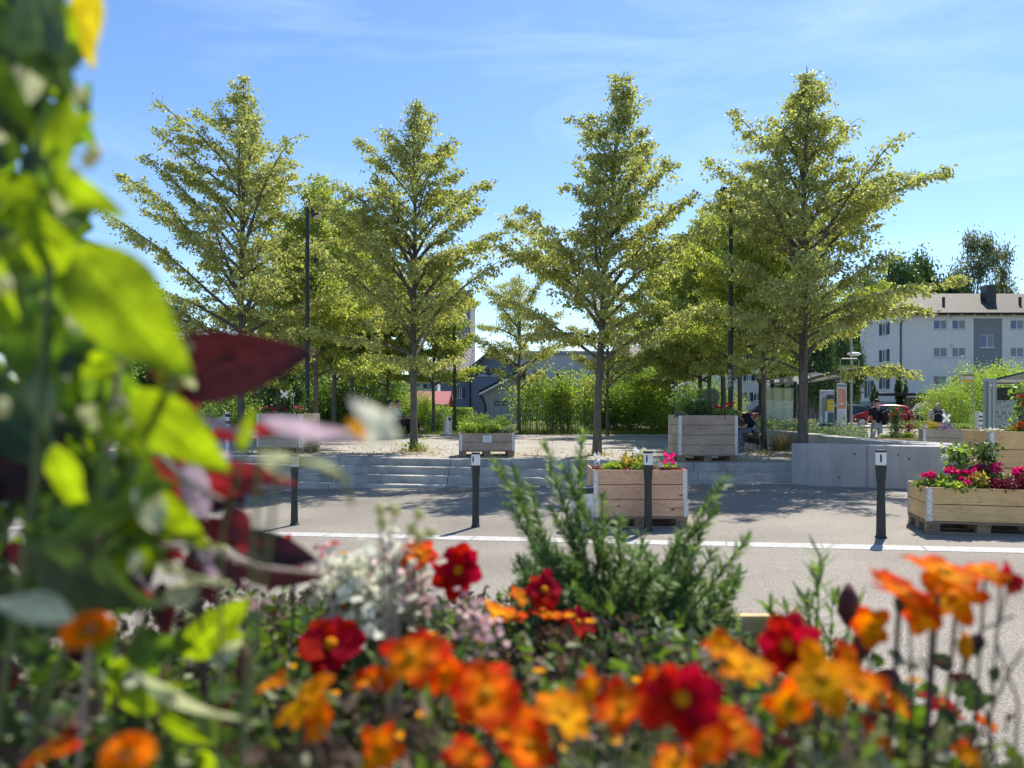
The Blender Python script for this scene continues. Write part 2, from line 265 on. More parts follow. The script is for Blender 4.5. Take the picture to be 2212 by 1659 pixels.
# ---------------- mesh builders ----------------
def tagp(o, label=None, cat=None, group=None, kind=None):
    if label: o['label'] = label
    if cat: o['category'] = cat
    if group: o['group'] = group
    if kind: o['kind'] = kind
    return o
def thing(name, label, cat, loc=(0, 0, 0), rz=0.0, group=None):
    o = bpy.data.objects.new(name, None); o.empty_display_size = .1; COL.objects.link(o)
    o.location = loc; o.rotation_euler = (0, 0, rz); return tagp(o, label, cat, group)
def link(name, me, parent=None, m=None, loc=None, rot=None, label=None):
    o = bpy.data.objects.new(name, me); COL.objects.link(o)
    if m is not None and not me.materials: me.materials.append(MATS[m] if isinstance(m, str) else m)
    if parent: o.parent = parent
    if loc is not None: o.location = loc
    if rot is not None: o.rotation_euler = rot
    if label: o['label'] = label
    return o
def copy_tree(root, loc, rz, label, group=None, scale=None):
    c = root.copy(); COL.objects.link(c); c.location = loc; c.rotation_euler = (0, 0, rz); c['label'] = label
    if group: c['group'] = group
    if scale: c.scale = scale
    def rec(a, b):
        for ch in list(a.children):
            k = ch.copy(); COL.objects.link(k); k.parent = b; rec(ch, k)
    rec(root, c); return c
class MB:
    def __init__(s): s.v = []; s.f = []; s.uv = None
    def add(s, vs, fs):
        b = len(s.v); s.v += [tuple(v) for v in vs]; s.f += [tuple(b + i for i in f) for f in fs]; return s
    def box(s, cx, cy, cz, sx, sy, sz, rz=0.0, M=None, taper=1.0):
        vs = []
        for z in (-.5, .5):
            k = taper if z > 0 else 1.0
            for (x, y) in ((-.5, -.5), (.5, -.5), (.5, .5), (-.5, .5)):
                p = Vector((x * sx * k, y * sy * k, z * sz))
                if rz: p = Matrix.Rotation(rz, 3, 'Z') @ p
                if M is not None: p = M @ p
                vs.append(p + Vector((cx, cy, cz)))
        return s.add(vs, [(3, 2, 1, 0), (4, 5, 6, 7), (0, 1, 5, 4), (1, 2, 6, 5), (2, 3, 7, 6), (3, 0, 4, 7)])
    def tube(s, pts, rad, n=8, cap=True):
        pts = [Vector(p) for p in pts]
        if not hasattr(rad, '__len__'): rad = [rad] * len(pts)
        up = Vector((0, 0, 1)); vs = []; d0 = (pts[1] - pts[0]).normalized()
        a = d0.cross(up if abs(d0.z) < .9 else Vector((1, 0, 0))).normalized()
        for i, p in enumerate(pts):
            d = (pts[min(i + 1, len(pts) - 1)] - pts[max(i - 1, 0)]).normalized()
            a = (a - d * a.dot(d)).normalized(); b = d.cross(a)
            for k in range(n):
                t = 2 * math.pi * k / n; vs.append(p + (a * math.cos(t) + b * math.sin(t)) * rad[i])
        fs = [(i * n + k, i * n + (k + 1) % n, (i + 1) * n + (k + 1) % n, (i + 1) * n + k) for i in range(len(pts) - 1) for k in range(n)]
        if cap: fs += [tuple(range(n))[::-1], tuple((len(pts) - 1) * n + k for k in range(n))]
        return s.add(vs, fs)
    def cyl(s, x, y, z0, z1, r0, r1=None, n=16):
        r1 = r0 if r1 is None else r1; return s.tube([(x, y, z0), (x, y, z1)], [r0, r1], n)
    def prism(s, poly, z0, z1):
        n = len(poly); vs = [(x, y, z0) for x, y in poly] + [(x, y, z1) for x, y in poly]
        return s.add(vs, [tuple(range(n))[::-1], tuple(range(n, 2 * n))] + [(i, (i + 1) % n, n + (i + 1) % n, n + i) for i in range(n)])
    def slab(s, p0, u, v, w):    # box from corner with 3 edge vectors
        p0, u, v, w = map(Vector, (p0, u, v, w)); vs = [p0, p0 + u, p0 + u + v, p0 + v]; vs += [q + w for q in vs]
        return s.add(vs, [(3, 2, 1, 0), (4, 5, 6, 7), (0, 1, 5, 4), (1, 2, 6, 5), (2, 3, 7, 6), (3, 0, 4, 7)])
    def sphere(s, c, r, nu=10, nv=7, sc=(1, 1, 1)):
        vs = [(c[0] + r * sc[0] * math.sin(math.pi * j / nv) * math.cos(2 * math.pi * i / nu), c[1] + r * sc[1] * math.sin(math.pi * j / nv) * math.sin(2 * math.pi * i / nu), c[2] + r * sc[2] * math.cos(math.pi * j / nv)) for j in range(nv + 1) for i in range(nu)]
        return s.add(vs, [(j * nu + i, (j + 1) * nu + i, (j + 1) * nu + (i + 1) % nu, j * nu + (i + 1) % nu) for j in range(nv) for i in range(nu)])
    def mesh(s, name, m=None, smooth=False):
        me = bpy.data.meshes.new(name); me.from_pydata(s.v, [], s.f); me.update()
        if m: me.materials.append(MATS[m])
        if smooth: me.polygons.foreach_set('use_smooth', [True] * len(me.polygons))
        return me
    def build(s, name, m, parent=None, loc=None, rot=None, smooth=False, label=None, bevel=0.0):
        o = link(name, s.mesh(name, m, smooth), parent, None, loc, rot, label)
        if bevel:
            b = o.modifiers.new('bevel', 'BEVEL'); b.width = bevel; b.segments = 2; b.limit_method = 'ANGLE'
        return o
def npmesh(name, V, F, m, smooth=False, uv=None):
    V = np.asarray(V, dtype=np.float32); F = np.asarray(F, dtype=np.int32); k = F.shape[1]
    me = bpy.data.meshes.new(name); me.vertices.add(len(V)); me.vertices.foreach_set('co', V.ravel())
    me.loops.add(F.size); me.loops.foreach_set('vertex_index', F.ravel()); me.polygons.add(len(F))
    me.polygons.foreach_set('loop_start', np.arange(0, F.size, k, dtype=np.int32)); me.polygons.foreach_set('loop_total', np.full(len(F), k, dtype=np.int32))
    if smooth: me.polygons.foreach_set('use_smooth', np.ones(len(F), dtype=bool))
    if uv is not None:
        l = me.uv_layers.new(name='UVMap'); l.data.foreach_set('uv', np.asarray(uv, dtype=np.float32)[F.ravel()].ravel())
    me.materials.append(MATS[m]); me.update(); me.validate(); return me
def leaves(name, P, size, m, rng, droop=.5, out=None, width=.62, var=.3, fold=.12):
    """many small folded leaves, base at P"""
    P = np.asarray(P, dtype=float); n = len(P); d = rng.normal(size=(n, 3)); d[:, 2] -= droop * 2
    if out is not None: d += out
    d /= np.linalg.norm(d, axis=1)[:, None] + 1e-9
    s = np.cross(d, rng.normal(size=(n, 3))); s /= np.linalg.norm(s, axis=1)[:, None] + 1e-9; nn = np.cross(d, s)
    L = (size * (1 + var * rng.uniform(-1, 1, n)))[:, None]; w = L * width * .5
    a = P; b = P + d * L * .42 + s * w + nn * L * fold; c = P + d * L; e = P + d * L * .42 - s * w + nn * L * fold
    V = np.stack([a, b, c, e], 1).reshape(-1, 3); i = np.arange(n)[:, None] * 4
    F = np.concatenate([i + np.array([[0, 1, 2]]), i + np.array([[0, 2, 3]])], 0); return npmesh(name, V, F, m)
def tubes(name, lines, m, n=5):
    """lines: list of (points(k,3), radii(k)) merged in one mesh (the wood of ONE plant)"""
    V = []; F = []; off = 0; ang = np.arange(n) * 2 * math.pi / n
    for P, r in lines:
        P = np.asarray(P, float); k = len(P); d = np.gradient(P, axis=0); d /= np.linalg.norm(d, axis=1)[:, None] + 1e-9
        ref = np.array([0, 0, 1.]) if abs(d[0, 2]) < .85 else np.array([1., 0, 0]); a = np.cross(d, ref); a /= np.linalg.norm(a, axis=1)[:, None] + 1e-9; b = np.cross(d, a)
        r = np.asarray(r, float)[:, None, None]; ring = P[:, None, :] + (a[:, None, :] * np.cos(ang)[None, :, None] + b[:, None, :] * np.sin(ang)[None, :, None]) * r
        V.append(ring.reshape(-1, 3)); ii, kk = np.meshgrid(np.arange(k - 1), np.arange(n), indexing='ij'); ii = ii.ravel(); kk = kk.ravel(); k2 = (kk + 1) % n
        F.append(off + np.stack([ii * n + kk, ii * n + k2, (ii + 1) * n + k2, (ii + 1) * n + kk], 1)); off += k * n
    return npmesh(name, np.concatenate(V), np.concatenate(F), m, True)
def text_mesh(s, size, m, extrude=.001, align='CENTER', bold=0.0):
    c = bpy.data.curves.new('txt', 'FONT'); c.body = s; c.size = size; c.extrude = extrude; c.align_x = align; c.align_y = 'CENTER'; c.offset = bold; c.resolution_u = 2
    o = bpy.data.objects.new('txt', c); COL.objects.link(o); dg = bpy.context.evaluated_depsgraph_get()
    me = bpy.data.meshes.new_from_object(o.evaluated_get(dg)); bpy.data.objects.remove(o); bpy.data.curves.remove(c)
    me.materials.clear(); me.materials.append(MATS[m]); return me

# ---------------- tree ----------------
PT = [0, .12, .3, .5, .7, .86, .95, 1]; PR = [.74, .98, 1, .82, .56, .30, .12, .04]
def tree_meshes(seed, H, RR, bare, nprim=52, leafN=34000, lsize=.085, tr=.12, lean=(0, 0), leafm='linden_leaf', a_lo=70, a_hi=36, spread=.062, prof=PR, asym=None):
    rng = np.random.default_rng(seed); lines = []; thin = []; cl = []; outs = []
    k = 14; zz = np.linspace(0, 1, k); tp = np.stack([lean[0] * zz ** 1.6 + rng.normal(0, .035, k) * zz, lean[1] * zz + rng.normal(0, .035, k) * zz, zz * H], 1)
    tp[0, :2] = 0; tp[1, :2] *= .3; rad = tr * (1 - zz) ** .75 + .008; rad[0] *= 1.25; lines.append((tp, rad))
    def trunk_at(h): return np.array([np.interp(h, tp[:, 2], tp[:, 0]), np.interp(h, tp[:, 2], tp[:, 1]), h])
    for i in range(nprim):
        t = (i + rng.uniform(.1, .9)) / nprim; h = bare + (H * .975 - bare) * t ** .92; az = i * 2.399 + rng.uniform(-.45, .45)
        a0 = R(a_lo + (a_hi - a_lo) * t ** .7 + rng.uniform(-14, 14)); L0 = (H - bare)
        r = RR * 1.0; tt = min(1, t + .10)
        for _ in range(3):
            r = RR * np.interp(tt, PT, prof) ; tt = min(1, t + r / math.tan(a0) / L0 * .75)
        r *= rng.choice([.45, .7, .9, 1.0, 1.12]) * rng.uniform(.9, 1.1)
        r *= 1 - .32 * max(0, (t - .45) / .55)
        if asym: r *= 1 + asym * math.cos(az)
        L = r / math.sin(a0) * .97 + .12; L = min(L, max(.18, (H * .975 - h) / math.cos(a0) * .92)); m = 8; P = [trunk_at(h)]; a = a0 - R(12); az2 = az
        for j in range(m):
            a += R(24) / m * (1.0 if t < .8 else .4) + rng.normal(0, .05); az2 += rng.normal(0, .07)
            P.append(P[-1] + np.array([math.sin(a) * math.cos(az2), math.sin(a) * math.sin(az2), math.cos(a)]) * L / m)
        P = np.array(P); s = np.linspace(0, 1, m + 1); r0 = min(.045, .008 + .013 * L) * (1 if t < .5 else .8); lines.append((P, r0 * (1 - s) ** .8 + .0035))
        D = np.gradient(P, axis=0); D /= np.linalg.norm(D, axis=1)[:, None]
        n2 = max(3, int(L / .17)); side = 1
        for q in range(n2):
            sq = .16 + .84 * (q + rng.uniform(0, 1)) / n2; side = -side
            b = np.array([np.interp(sq, s, P[:, c]) for c in range(3)]); d = np.array([np.interp(sq, s, D[:, c]) for c in range(3)])
            th = side * R(rng.uniform(30, 68)); ca, sa = math.cos(th), math.sin(th)
            d2 = np.array([d[0] * ca - d[1] * sa, d[0] * sa + d[1] * ca, d[2] * .55 + rng.uniform(-.2, .32)]); d2 /= np.linalg.norm(d2)
            l2 = (.20 + .42 * L * (1 - sq) * (1 if sq > .3 else .7)) * rng.uniform(.55, 1.15); l2 = min(l2, 1.25)
            mm = 5; Q = [b]
            for j in range(mm):
                d2 = d2 + np.array([rng.normal(0, .1), rng.normal(0, .1), -.055 + rng.normal(0, .06)]); d2 /= np.linalg.norm(d2); Q.append(Q[-1] + d2 * l2 / mm)
            Q = np.array(Q); ss = np.linspace(0, 1, mm + 1); thin.append((Q, (.004 + .005 * l2) * (1 - ss) + .0018))
            nt_ = max(2, int(l2 / .075))
            for j in range(nt_):
                f = (.25 + .75 * (j + rng.uniform(0, 1)) / nt_) * mm; i0 = min(mm - 1, int(f)); c = Q[i0] + (Q[i0 + 1] - Q[i0]) * (f - i0)
                cl.append(c + rng.normal(0, [.055, .055, .03])); outs.append(d2)
        for j in range(int(L / .09)):
            sq = rng.uniform(.45, 1.03); cl.append(np.array([np.interp(sq, s, P[:, c]) for c in range(3)]) + rng.normal(0, .04, 3)); outs.append(D[-1])
    cl = np.array(cl); outs = np.array(outs); wgt = rng.gamma(.8, 1, len(cl)); pick = rng.choice(len(cl), leafN, p=wgt / wgt.sum())
    Pn = cl[pick] + rng.normal(0, 1, (leafN, 3)) * np.array([spread * 1.15, spread * 1.15, spread * .6]); Pn[:, 2] -= np.abs(rng.normal(0, .03, leafN))
    tm = tubes('trunk', lines + thin, 'bark', 6); bm_ = None; cm = leaves('crown', Pn, lsize, leafm, rng, droop=.55, out=outs[pick] * .8)
    return tm, bm_, cm
def tree(name, label, x, y, z, meshes, rz=0, group=None, scale=1.0, cat='tree'):
    t = thing(name, label, cat, (x, y, z), rz, group); t.scale = (scale,) * 3
    link('trunk', meshes[0], t); link('crown', meshes[2], t); return t
def shrub_meshes(seed, w, d, h, n, ls, m, clumps=26, stems=9, shell=.75, spread=.13, stemr=.012, base=.0, spiky=0.0, droop=.15):
    rng = np.random.default_rng(seed); C = []
    while len(C) < clumps:
        u = rng.normal(size=3); u /= np.linalg.norm(u); r = rng.uniform(shell - .45, 1) ** .6
        p = np.array([u[0] * r * w / 2, u[1] * r * d / 2, base * h + (h * (1 - base)) * (.5 + .5 * u[2] * r) * rng.uniform(.86, 1.0 + spiky)]); C.append(p)
    C = np.array(C); wt = rng.gamma(2, 1, clumps); idx = rng.choice(clumps, n, p=wt / wt.sum())
    P = C[idx] + rng.normal(size=(n, 3)) * spread * np.array([w, d, h * .8]); P[:, 2] = np.abs(P[:, 2])
    lm = leaves('foliage', P, ls, m, rng, droop=droop); lines = []
    for i in range(stems):
        c = C[rng.integers(clumps)]; b = np.array([rng.normal(0, w * .12), rng.normal(0, d * .12), 0]); mid = (b + c) / 2 + rng.normal(0, .05 * w, 3); mid[2] = c[2] * .5
        q = np.array([b, mid, c]); lines.append((q, np.array([1, .75, .3]) * stemr))
    return tubes('stems', lines, 'bark', 5), lm
def shrub(name, label, x, y, z, meshes, rz=0, group=None, cat='shrub', scale=1.0):
    t = thing(name, label, cat, (x, y, z), rz, group); t.scale = (scale,) * 3
    link('stems', meshes[0], t); link('foliage', meshes[1], t); return t
def blades(name, n, rad, h, m, rng, w=.006, lean=.5, center=(0, 0)):
    a = rng.uniform(0, 2 * math.pi, n); r = rad * np.sqrt(rng.uniform(0, 1, n)); b = np.stack([center[0] + r * np.cos(a), center[1] + r * np.sin(a), np.zeros(n)], 1)
    L = h * rng.uniform(.5, 1.1, n); d = np.stack([rng.normal(0, lean, n), rng.normal(0, lean, n), np.ones(n)], 1); d /= np.linalg.norm(d, axis=1)[:, None]
    mid = b + d * (L * .55)[:, None]; d2 = d.copy(); d2[:, :2] *= 2.2; d2 /= np.linalg.norm(d2, axis=1)[:, None]; tip = mid + d2 * (L * .45)[:, None]
    s = np.stack([np.cos(a + 1.3), np.sin(a + 1.3), np.zeros(n)], 1) * w
    V = np.stack([b - s, b + s, mid + s * .8, mid - s * .8, tip], 1).reshape(-1, 3); i = np.arange(n)[:, None] * 5
    F = np.concatenate([i + np.array([[0, 1, 2]]), i + np.array([[0, 2, 3]]), i + np.array([[3, 2, 4]])], 0); return npmesh(name, V, F, m)
# ---------------- ground ----------------
def sm(a, b, t): t = np.clip((t - a) / (b - a), 0, 1); return t * t * (3 - 2 * t)
def Sz(x, y):
    x = np.asarray(x, float); y = np.asarray(y, float)
    z = np.clip(.028 * x - .015, -.24, .14) * (1 - sm(18, 25, y)); low = sm(28, 31, y) * sm(-6.5, -9, x)
    return z * (1 - low) - .72 * low
def Tz(x, y):
    x = np.asarray(x, float); y = np.asarray(y, float); s = Sz(x, y) - .08
    garden = ((x < 7.0) & (y > 27.6)).astype(float) * (1 - sm(-6.5, -9, x) * sm(28, 31, y)); z = s * (1 - garden) + .43 * garden
    z = z + sm(50, 62, y) * .8; z = z + np.clip(y - 92, 0, 110) * .13 * sm(-60, 40, x); return z
def sheet(name, xs, ys, fn, m, dz=0.0):
    X, Y = np.meshgrid(np.array(xs, float), np.array(ys, float)); Z = fn(X, Y) + dz; nx = len(xs); V = np.stack([X.ravel(), Y.ravel(), Z.ravel()], 1)
    j, i = np.meshgrid(np.arange(len(ys) - 1), np.arange(nx - 1), indexing='ij'); a = (j * nx + i).ravel()
    o = link(name, npmesh(name, V, np.stack([a, a + 1, a + 1 + nx, a + nx], 1), m)); o['kind'] = 'structure'; return o
xs = [-900, -400, -200, -120, -80, -50] + list(np.arange(-40, -10, 3)) + list(np.arange(-10, -5, .5)) + list(np.arange(-5, 6.9, 1)) + [6.99, 7.01, 7.5] + list(np.arange(8, 30, 2)) + list(range(30, 120, 10)) + [160, 240, 400, 900]
ys = [-60, -20] + list(np.arange(-10, 27, 2)) + [27.59, 27.61] + list(np.arange(28, 32, .5)) + list(np.arange(32, 66, 2)) + list(range(68, 130, 6)) + [150, 200, 300, 500, 1200]
sheet('terrain', xs, ys, Tz, 'ground_green')
sheet('asphalt_road', [-40, -30, -20] + list(np.arange(-12, 8, .5)) + list(range(8, 80, 4)), [-12, -6] + list(np.arange(-4, 20, 1)) + list(np.arange(20, 50, 1)), Sz, 'asphalt')
def struct(o): o['kind'] = 'structure'; return o
# kerb line of pale granite stones, set flush in the asphalt
def strip(name, pts, wd, m, seg=1.0, gap=.008, dz=.004, th=.0, zf=Sz):
    mb = MB()
    for (x0, y0), (x1, y1) in zip(pts[:-1], pts[1:]):
        L = math.hypot(x1 - x0, y1 - y0); n = max(1, int(round(L / seg))); ux, uy = (x1 - x0) / L, (y1 - y0) / L; px_, py_ = -uy * wd / 2, ux * wd / 2
        for i in range(n):
            a, b = i * L / n + gap, (i + 1) * L / n - gap; q = [(x0 + ux * a - px_, y0 + uy * a - py_), (x0 + ux * b - px_, y0 + uy * b - py_), (x0 + ux * b + px_, y0 + uy * b + py_), (x0 + ux * a + px_, y0 + uy * a + py_)]
            vs = [(x, y, float(zf(x, y)) - .05) for x, y in q] + [(x, y, float(zf(x, y)) + dz) for x, y in q]
            mb.add(vs, [(4, 5, 6, 7), (0, 1, 5, 4), (1, 2, 6, 5), (2, 3, 7, 6), (3, 0, 4, 7)])
    return struct(mb.build(name, m))
strip('kerb_line', [(-13.0, 12.84), (13.0, 5.56)], .27, 'kerb_white')
strip('kerb_line_far', [(10.2, 20.6), (17.0, 18.2), (24.0, 16.6)], .22, 'kerb_white')
# plaza of gravel
Yk = lambda k, x: 14.75 + .33 * k - .2 * x
mb = MB(); mb.prism([(-32, Yk(3, -32) + .3), (5.56, Yk(3, 5.56) + .3), (5.6, 14.0), (7.2, 13.6), (7.04, 20.9), (7.0, 27.5), (-9.5, 27.5), (-14, 26.5), (-32, 26.5)], -.6, .44); struct(mb.build('gravel_plaza', 'gravel'))
mb = MB(); mb.box(-1.3, 27.56, .2, 17, .1, .53); struct(mb.build('plaza_edge_kerb', 'kerb_white', bevel=.01))
mb = MB()
for k in range(-1, 4):
    zt = -.01 + .15 * k + (0.003 if k == 3 else 0); x = -16.0; first = True
    while x < 5.5:
        x2 = min(x + 2.45, 5.56); q = [(x + .004, Yk(k, x)), (x2 - .004, Yk(k, x2)), (x2 - .004, Yk(k, x2) + .327), (x + .004, Yk(k, x) + .327)]; mb.prism(q, -.6, zt); x = x2
struct(mb.build('concrete_steps', 'step_concrete', bevel=.012))
# leaf litter and dry weeds at the foot of the trees are placed with the trees
# ---------------- concrete wall with engraved name ----------------
wt = thing('retaining_wall', 'low L-shaped grey concrete wall with engraved letters at the right end of the steps', 'wall', (0, 0, 0))
mb = MB(); mb.prism([(5.17, 14.05), (5.36, 13.7), (8.5, 12.62), (8.7, 12.95), (7.5, 16.0), (7.32, 21.4), (7.02, 21.4), (7.06, 15.2), (7.42, 13.5), (5.45, 14.15)], -.2, .88); mb.build('wall_body', 'wall_concrete', wt, bevel=.008)
ang = math.atan2(12.62 - 13.7, 8.5 - 5.36)
wn_ = Vector((math.sin(ang), -math.cos(ang), 0)); wu = Vector((math.cos(ang), math.sin(ang), 0)); wp = Vector((5.36, 13.7, 0))
mb = MB()
for d in (.95, 2.35): mb.slab(wp + wu * d + wn_ * .001 + Vector((0, 0, .1)), wu * .008, wn_ * .002, Vector((0, 0, .775)))
mat('groove', (.07, .072, .075), .9); mb.build('formwork_joint', 'groove', wt)
mat('engraved', (.40, .41, .42), .9)
link('engraved_letters', text_mesh('LINDEN', .125, 'engraved', .002, 'LEFT'), wt, None, wp + wu * 1.86 + wn_ * .003 + Vector((0, 0, .755)), (R(90), 0, ang))
mb = MB()
for dx, dz in ((.75, .72), (1.45, .73), (1.62, .66), (2.2, .45), (2.9, .7), (.5, .3), (1.9, .3)):
    c = wp + wu * dx + wn_ * .002; q = [c + wu * (.022 * math.cos(a * math.pi / 5)) + Vector((0, 0, dz + .022 * math.sin(a * math.pi / 5))) for a in range(10)]; mb.add(q, [tuple(range(10))])
mat('hole', (.15, .155, .16), .9); mb.build('tie_hole', 'hole', wt)
# planting bed behind the wall
mb = MB(); mb.prism([(7.34, 21.4), (7.52, 16.1), (8.5, 18), (9.3, 20), (9.4, 24), (8.6, 27.4), (7.05, 27.4), (7.05, 21.45)], -.2, .6); struct(mb.build('planting_bed_soil', 'soil'))
rng = np.random.default_rng(5); n = 2600; c = np.stack([rng.uniform(7.45, 9.4, n * 4), rng.uniform(16.2, 27.3, n * 4)], 1)
ok = c[:, 0] < .465 * c[:, 1]; ok &= c[:, 0] < 9.4 - np.clip(c[:, 1] - 24, 0, 4) * .25; c = c[ok][:n]
P = []
for x, y in c[:1300]:
    hh = rng.uniform(.22, .52)
    for _ in range(9): P.append((x + rng.normal(0, .07), y + rng.normal(0, .07), .6 + hh * rng.uniform(.15, 1)))
o = link('bed_plants', leaves('bed_plants', P, .06, 'grey_leaf', rng, droop=-.5)); tagp(o, 'knee-high grey-green perennials filling the bed behind the concrete wall', 'ground cover', kind='stuff')
P = [(x + rng.normal(0, .04), y + rng.normal(0, .04), .6 + rng.uniform(.38, .62)) for x, y in c[1300:1900] for _ in range(1)]
o = link('bed_flowers', leaves('bed_flowers', P, .028, 'lilac_petal', rng, droop=-.6)); tagp(o, 'scattered small lilac flower tips above the bed behind the concrete wall', 'flowers', kind='stuff')
P = []
for x, y in zip(rng.uniform(7.5, 9.0, 60), rng.uniform(18, 27, 60)):
    for _ in range(60): P.append((x + rng.normal(0, .16), y + rng.normal(0, .16), .62 + abs(rng.normal(0, .2))))
o = link('bed_green_plants', leaves('bed_green_plants', P, .07, 'shrub_leaf', rng, droop=-.2)); tagp(o, 'fresh green low plants in the bed in front of the left bus shelter', 'ground cover', kind='stuff')
# grass and weeds behind the plaza
n = 16000; x = rng.uniform(-8.5, 7, n); y = 27.7 + rng.uniform(0, 1, n) ** 1.6 * 5
bm = blades('grass', n, 1, .26, 'grass_blade', rng, w=.007); co = np.empty(len(bm.vertices) * 3, dtype=np.float32); bm.vertices.foreach_get('co', co); co = co.reshape(n, 5, 3)
co[:, :, 0] += (x - co[:, 0, 0])[:, None]; co[:, :, 1] += (y - co[:, 0, 1])[:, None]; co[:, :, 2] += .43; bm.vertices.foreach_set('co', co.ravel()); bm.update()
o = link('grass_strip', bm); tagp(o, 'strip of unmown grass along the far edge of the gravel square', 'grass', kind='stuff')
# ---------------- linden trees ----------------
F1 = tree_meshes(19, 9.6, 3.5, 1.7, 66, 42000, .084, .09, lean=(.10, 0), asym=-.25)
F2 = tree_meshes(23, 8.6, 2.6, 1.75, 62, 34000, .084, .088, lean=(.02, 0))
F3 = tree_meshes(37, 8.8, 2.5, 2.0, 64, 36000, .084, .095, lean=(.62, 0))
F4 = tree_meshes(41, 8.5, 2.75, 1.6, 70, 42000, .084, .10, lean=(.1, 0), asym=.0)
GF = 'young linden trees standing in the gravel square'
TR = [('young linden on the far left, its crown tallest and widest on that side', -7.0, 19.6, F1), ('slim linden between the left planter and the long low planter, leafy shoots at its foot', -2.4, 18.55, F2),
      ('linden with a leaning top rising behind the planter with the pinwheels', 1.95, 17.4, F3), ('linden directly behind the end of the concrete wall, nearest to the bus shelter', 6.32, 16.5, F4)]
for lb, x, y, ms in TR: tree('linden_tree', lb, x, y, .44, ms, 0, GF)
B1 = tree_meshes(51, 7.6, 2.9, 1.75, 46, 44000, .088, .075, leafm='linden_leaf_dense', a_lo=72, spread=.085)
B2 = tree_meshes(63, 7.0, 2.7, 1.65, 42, 40000, .088, .07, leafm='linden_leaf_dense', a_lo=72, spread=.085)
B3 = tree_meshes(77, 6.3, 2.2, 1.7, 34, 15000, .078, .07, leafm='linden_leaf', spread=.08)
GB = 'lindens of the rear rows on the gravel square'
def back(label, px, Y, topy, ms, H, z=.44, rz=0, first=[True], xy=1.0):
    Ht = ZZ(topy, Y) - z; s = Ht / H; t = tree('linden_tree', label, XX(px, Y), Y, z, ms, rz, GB, 1.0); t.scale = (s * xy, s * xy, s); return t
back('linden behind the left lamp post, its narrow tip above the lamp', 682, 23.0, 372, B1, 7.6, rz=.4)
back('linden with its trunk between the left planter and the white petal, second row', 760, 27.0, 470, B2, 7.0, rz=1.9, xy=1.05)
back('linden with its trunk just left of the two people on the bench', 838, 30.0, 530, B1, 7.6, rz=3.0)
back('linden over the left bench beside the red-roofed shed', 936, 29.0, 560, B2, 7.0, rz=4.4)
back('linden at the left back edge, half hidden by the purple leaf', 600, 30.0, 560, B1, 7.6, rz=5.2)
back('small thin-crowned linden in front of the shingled annex', 1121, 28.6, 590, B3, 6.3, rz=.7, xy=.98)
back('thin-crowned linden just right of the leaning-top linden trunk', 1312, 27.2, 640, B3, 6.3, rz=2.2)
back('linden just right of the seated pair, tuft of dry grass at its foot', 1650, 19.2, 350, B1, 7.6, rz=1.1, xy=.88)
back('linden behind the tall planter with the olive bush, left of three', 1512, 29.5, 500, B2, 7.0, rz=.2, xy=1.1)
back('linden behind the tall planter with the olive bush, middle of three', 1533, 25.5, 455, B1, 7.6, rz=2.6)
back('linden directly left of the lamp post with the round stickers', 1562, 27.5, 430, B2, 7.0, rz=3.4, xy=1.05)
back('linden directly right of the lamp post with the round stickers', 1598, 23.5, 405, B1, 7.6, rz=4.1, xy=.95)
back('linden of the rear row just left of the slim front linden, only its crown showing', 722, 26.0, 440, B1, 7.6, rz=5.9)
back('linden of the rear row whose crown reaches the leaning-top linden', 1480, 28.5, 540, B1, 7.6, rz=2.9)
# weeds at trunk feet
for i, (x, y, lb) in enumerate([(-2.4, 18.5, 'leafy shoots and dry grass around the foot of the slim linden'), (1.95, 17.35, 'dry grass around the foot of the linden with the leaning top'), (6.55, 18.95, 'tall dry grass tuft at the foot of the linden right of the bench'), (5.75, 17.6, 'low yellowed grass beside the seated pair'), (6.55, 17.4, 'thin dry grass in front of the concrete wall inside the square')]):
    r_ = np.random.default_rng(90 + i); t = thing('grass_tuft', lb, 'grass tuft', (x, y, .44)); tall = i == 2
    link('dry_blades', blades('dry_blades', 260 if tall else 130, .22 if tall else .42, .62 if tall else .16, 'dry_grass', r_, w=.006, lean=.28 if tall else .7, center=(.12 if tall else 0, -.1)), t)
    if i in (0, 2): link('green_blades', blades('green_blades', 90, .25, .34, 'grass_blade', r_, w=.006, lean=.4, center=(.1, -.1)), t)
    if i == 0: link('shoots', leaves('shoots', [(r_.normal(0, .2), -.05 + r_.normal(0, .1), abs(r_.normal(.1, .08))) for _ in range(60)], .09, 'bright_leaf', r_, droop=-.2), t)
rs = np.random.default_rng(7); xy = np.stack([rs.uniform(-7, 6.6, 4200), rs.uniform(14.9, 27, 4200)], 1); keep = (xy[:, 1] > 16.2 - .2 * xy[:, 0]) & (rs.uniform(0, 1, 4200) < np.exp(-((xy[:, 1] - 16.9 + .2 * xy[:, 0]) / 1.6) ** 2) + .15)
xy = xy[keep]; o = link('fallen_leaves', leaves('fallen_leaves', [(a, b, .45) for a, b in xy], .05, 'dry_grass', rs, droop=0, fold=.3)); tagp(o, 'dry leaves and bracts scattered over the gravel', 'leaf litter', kind='stuff')
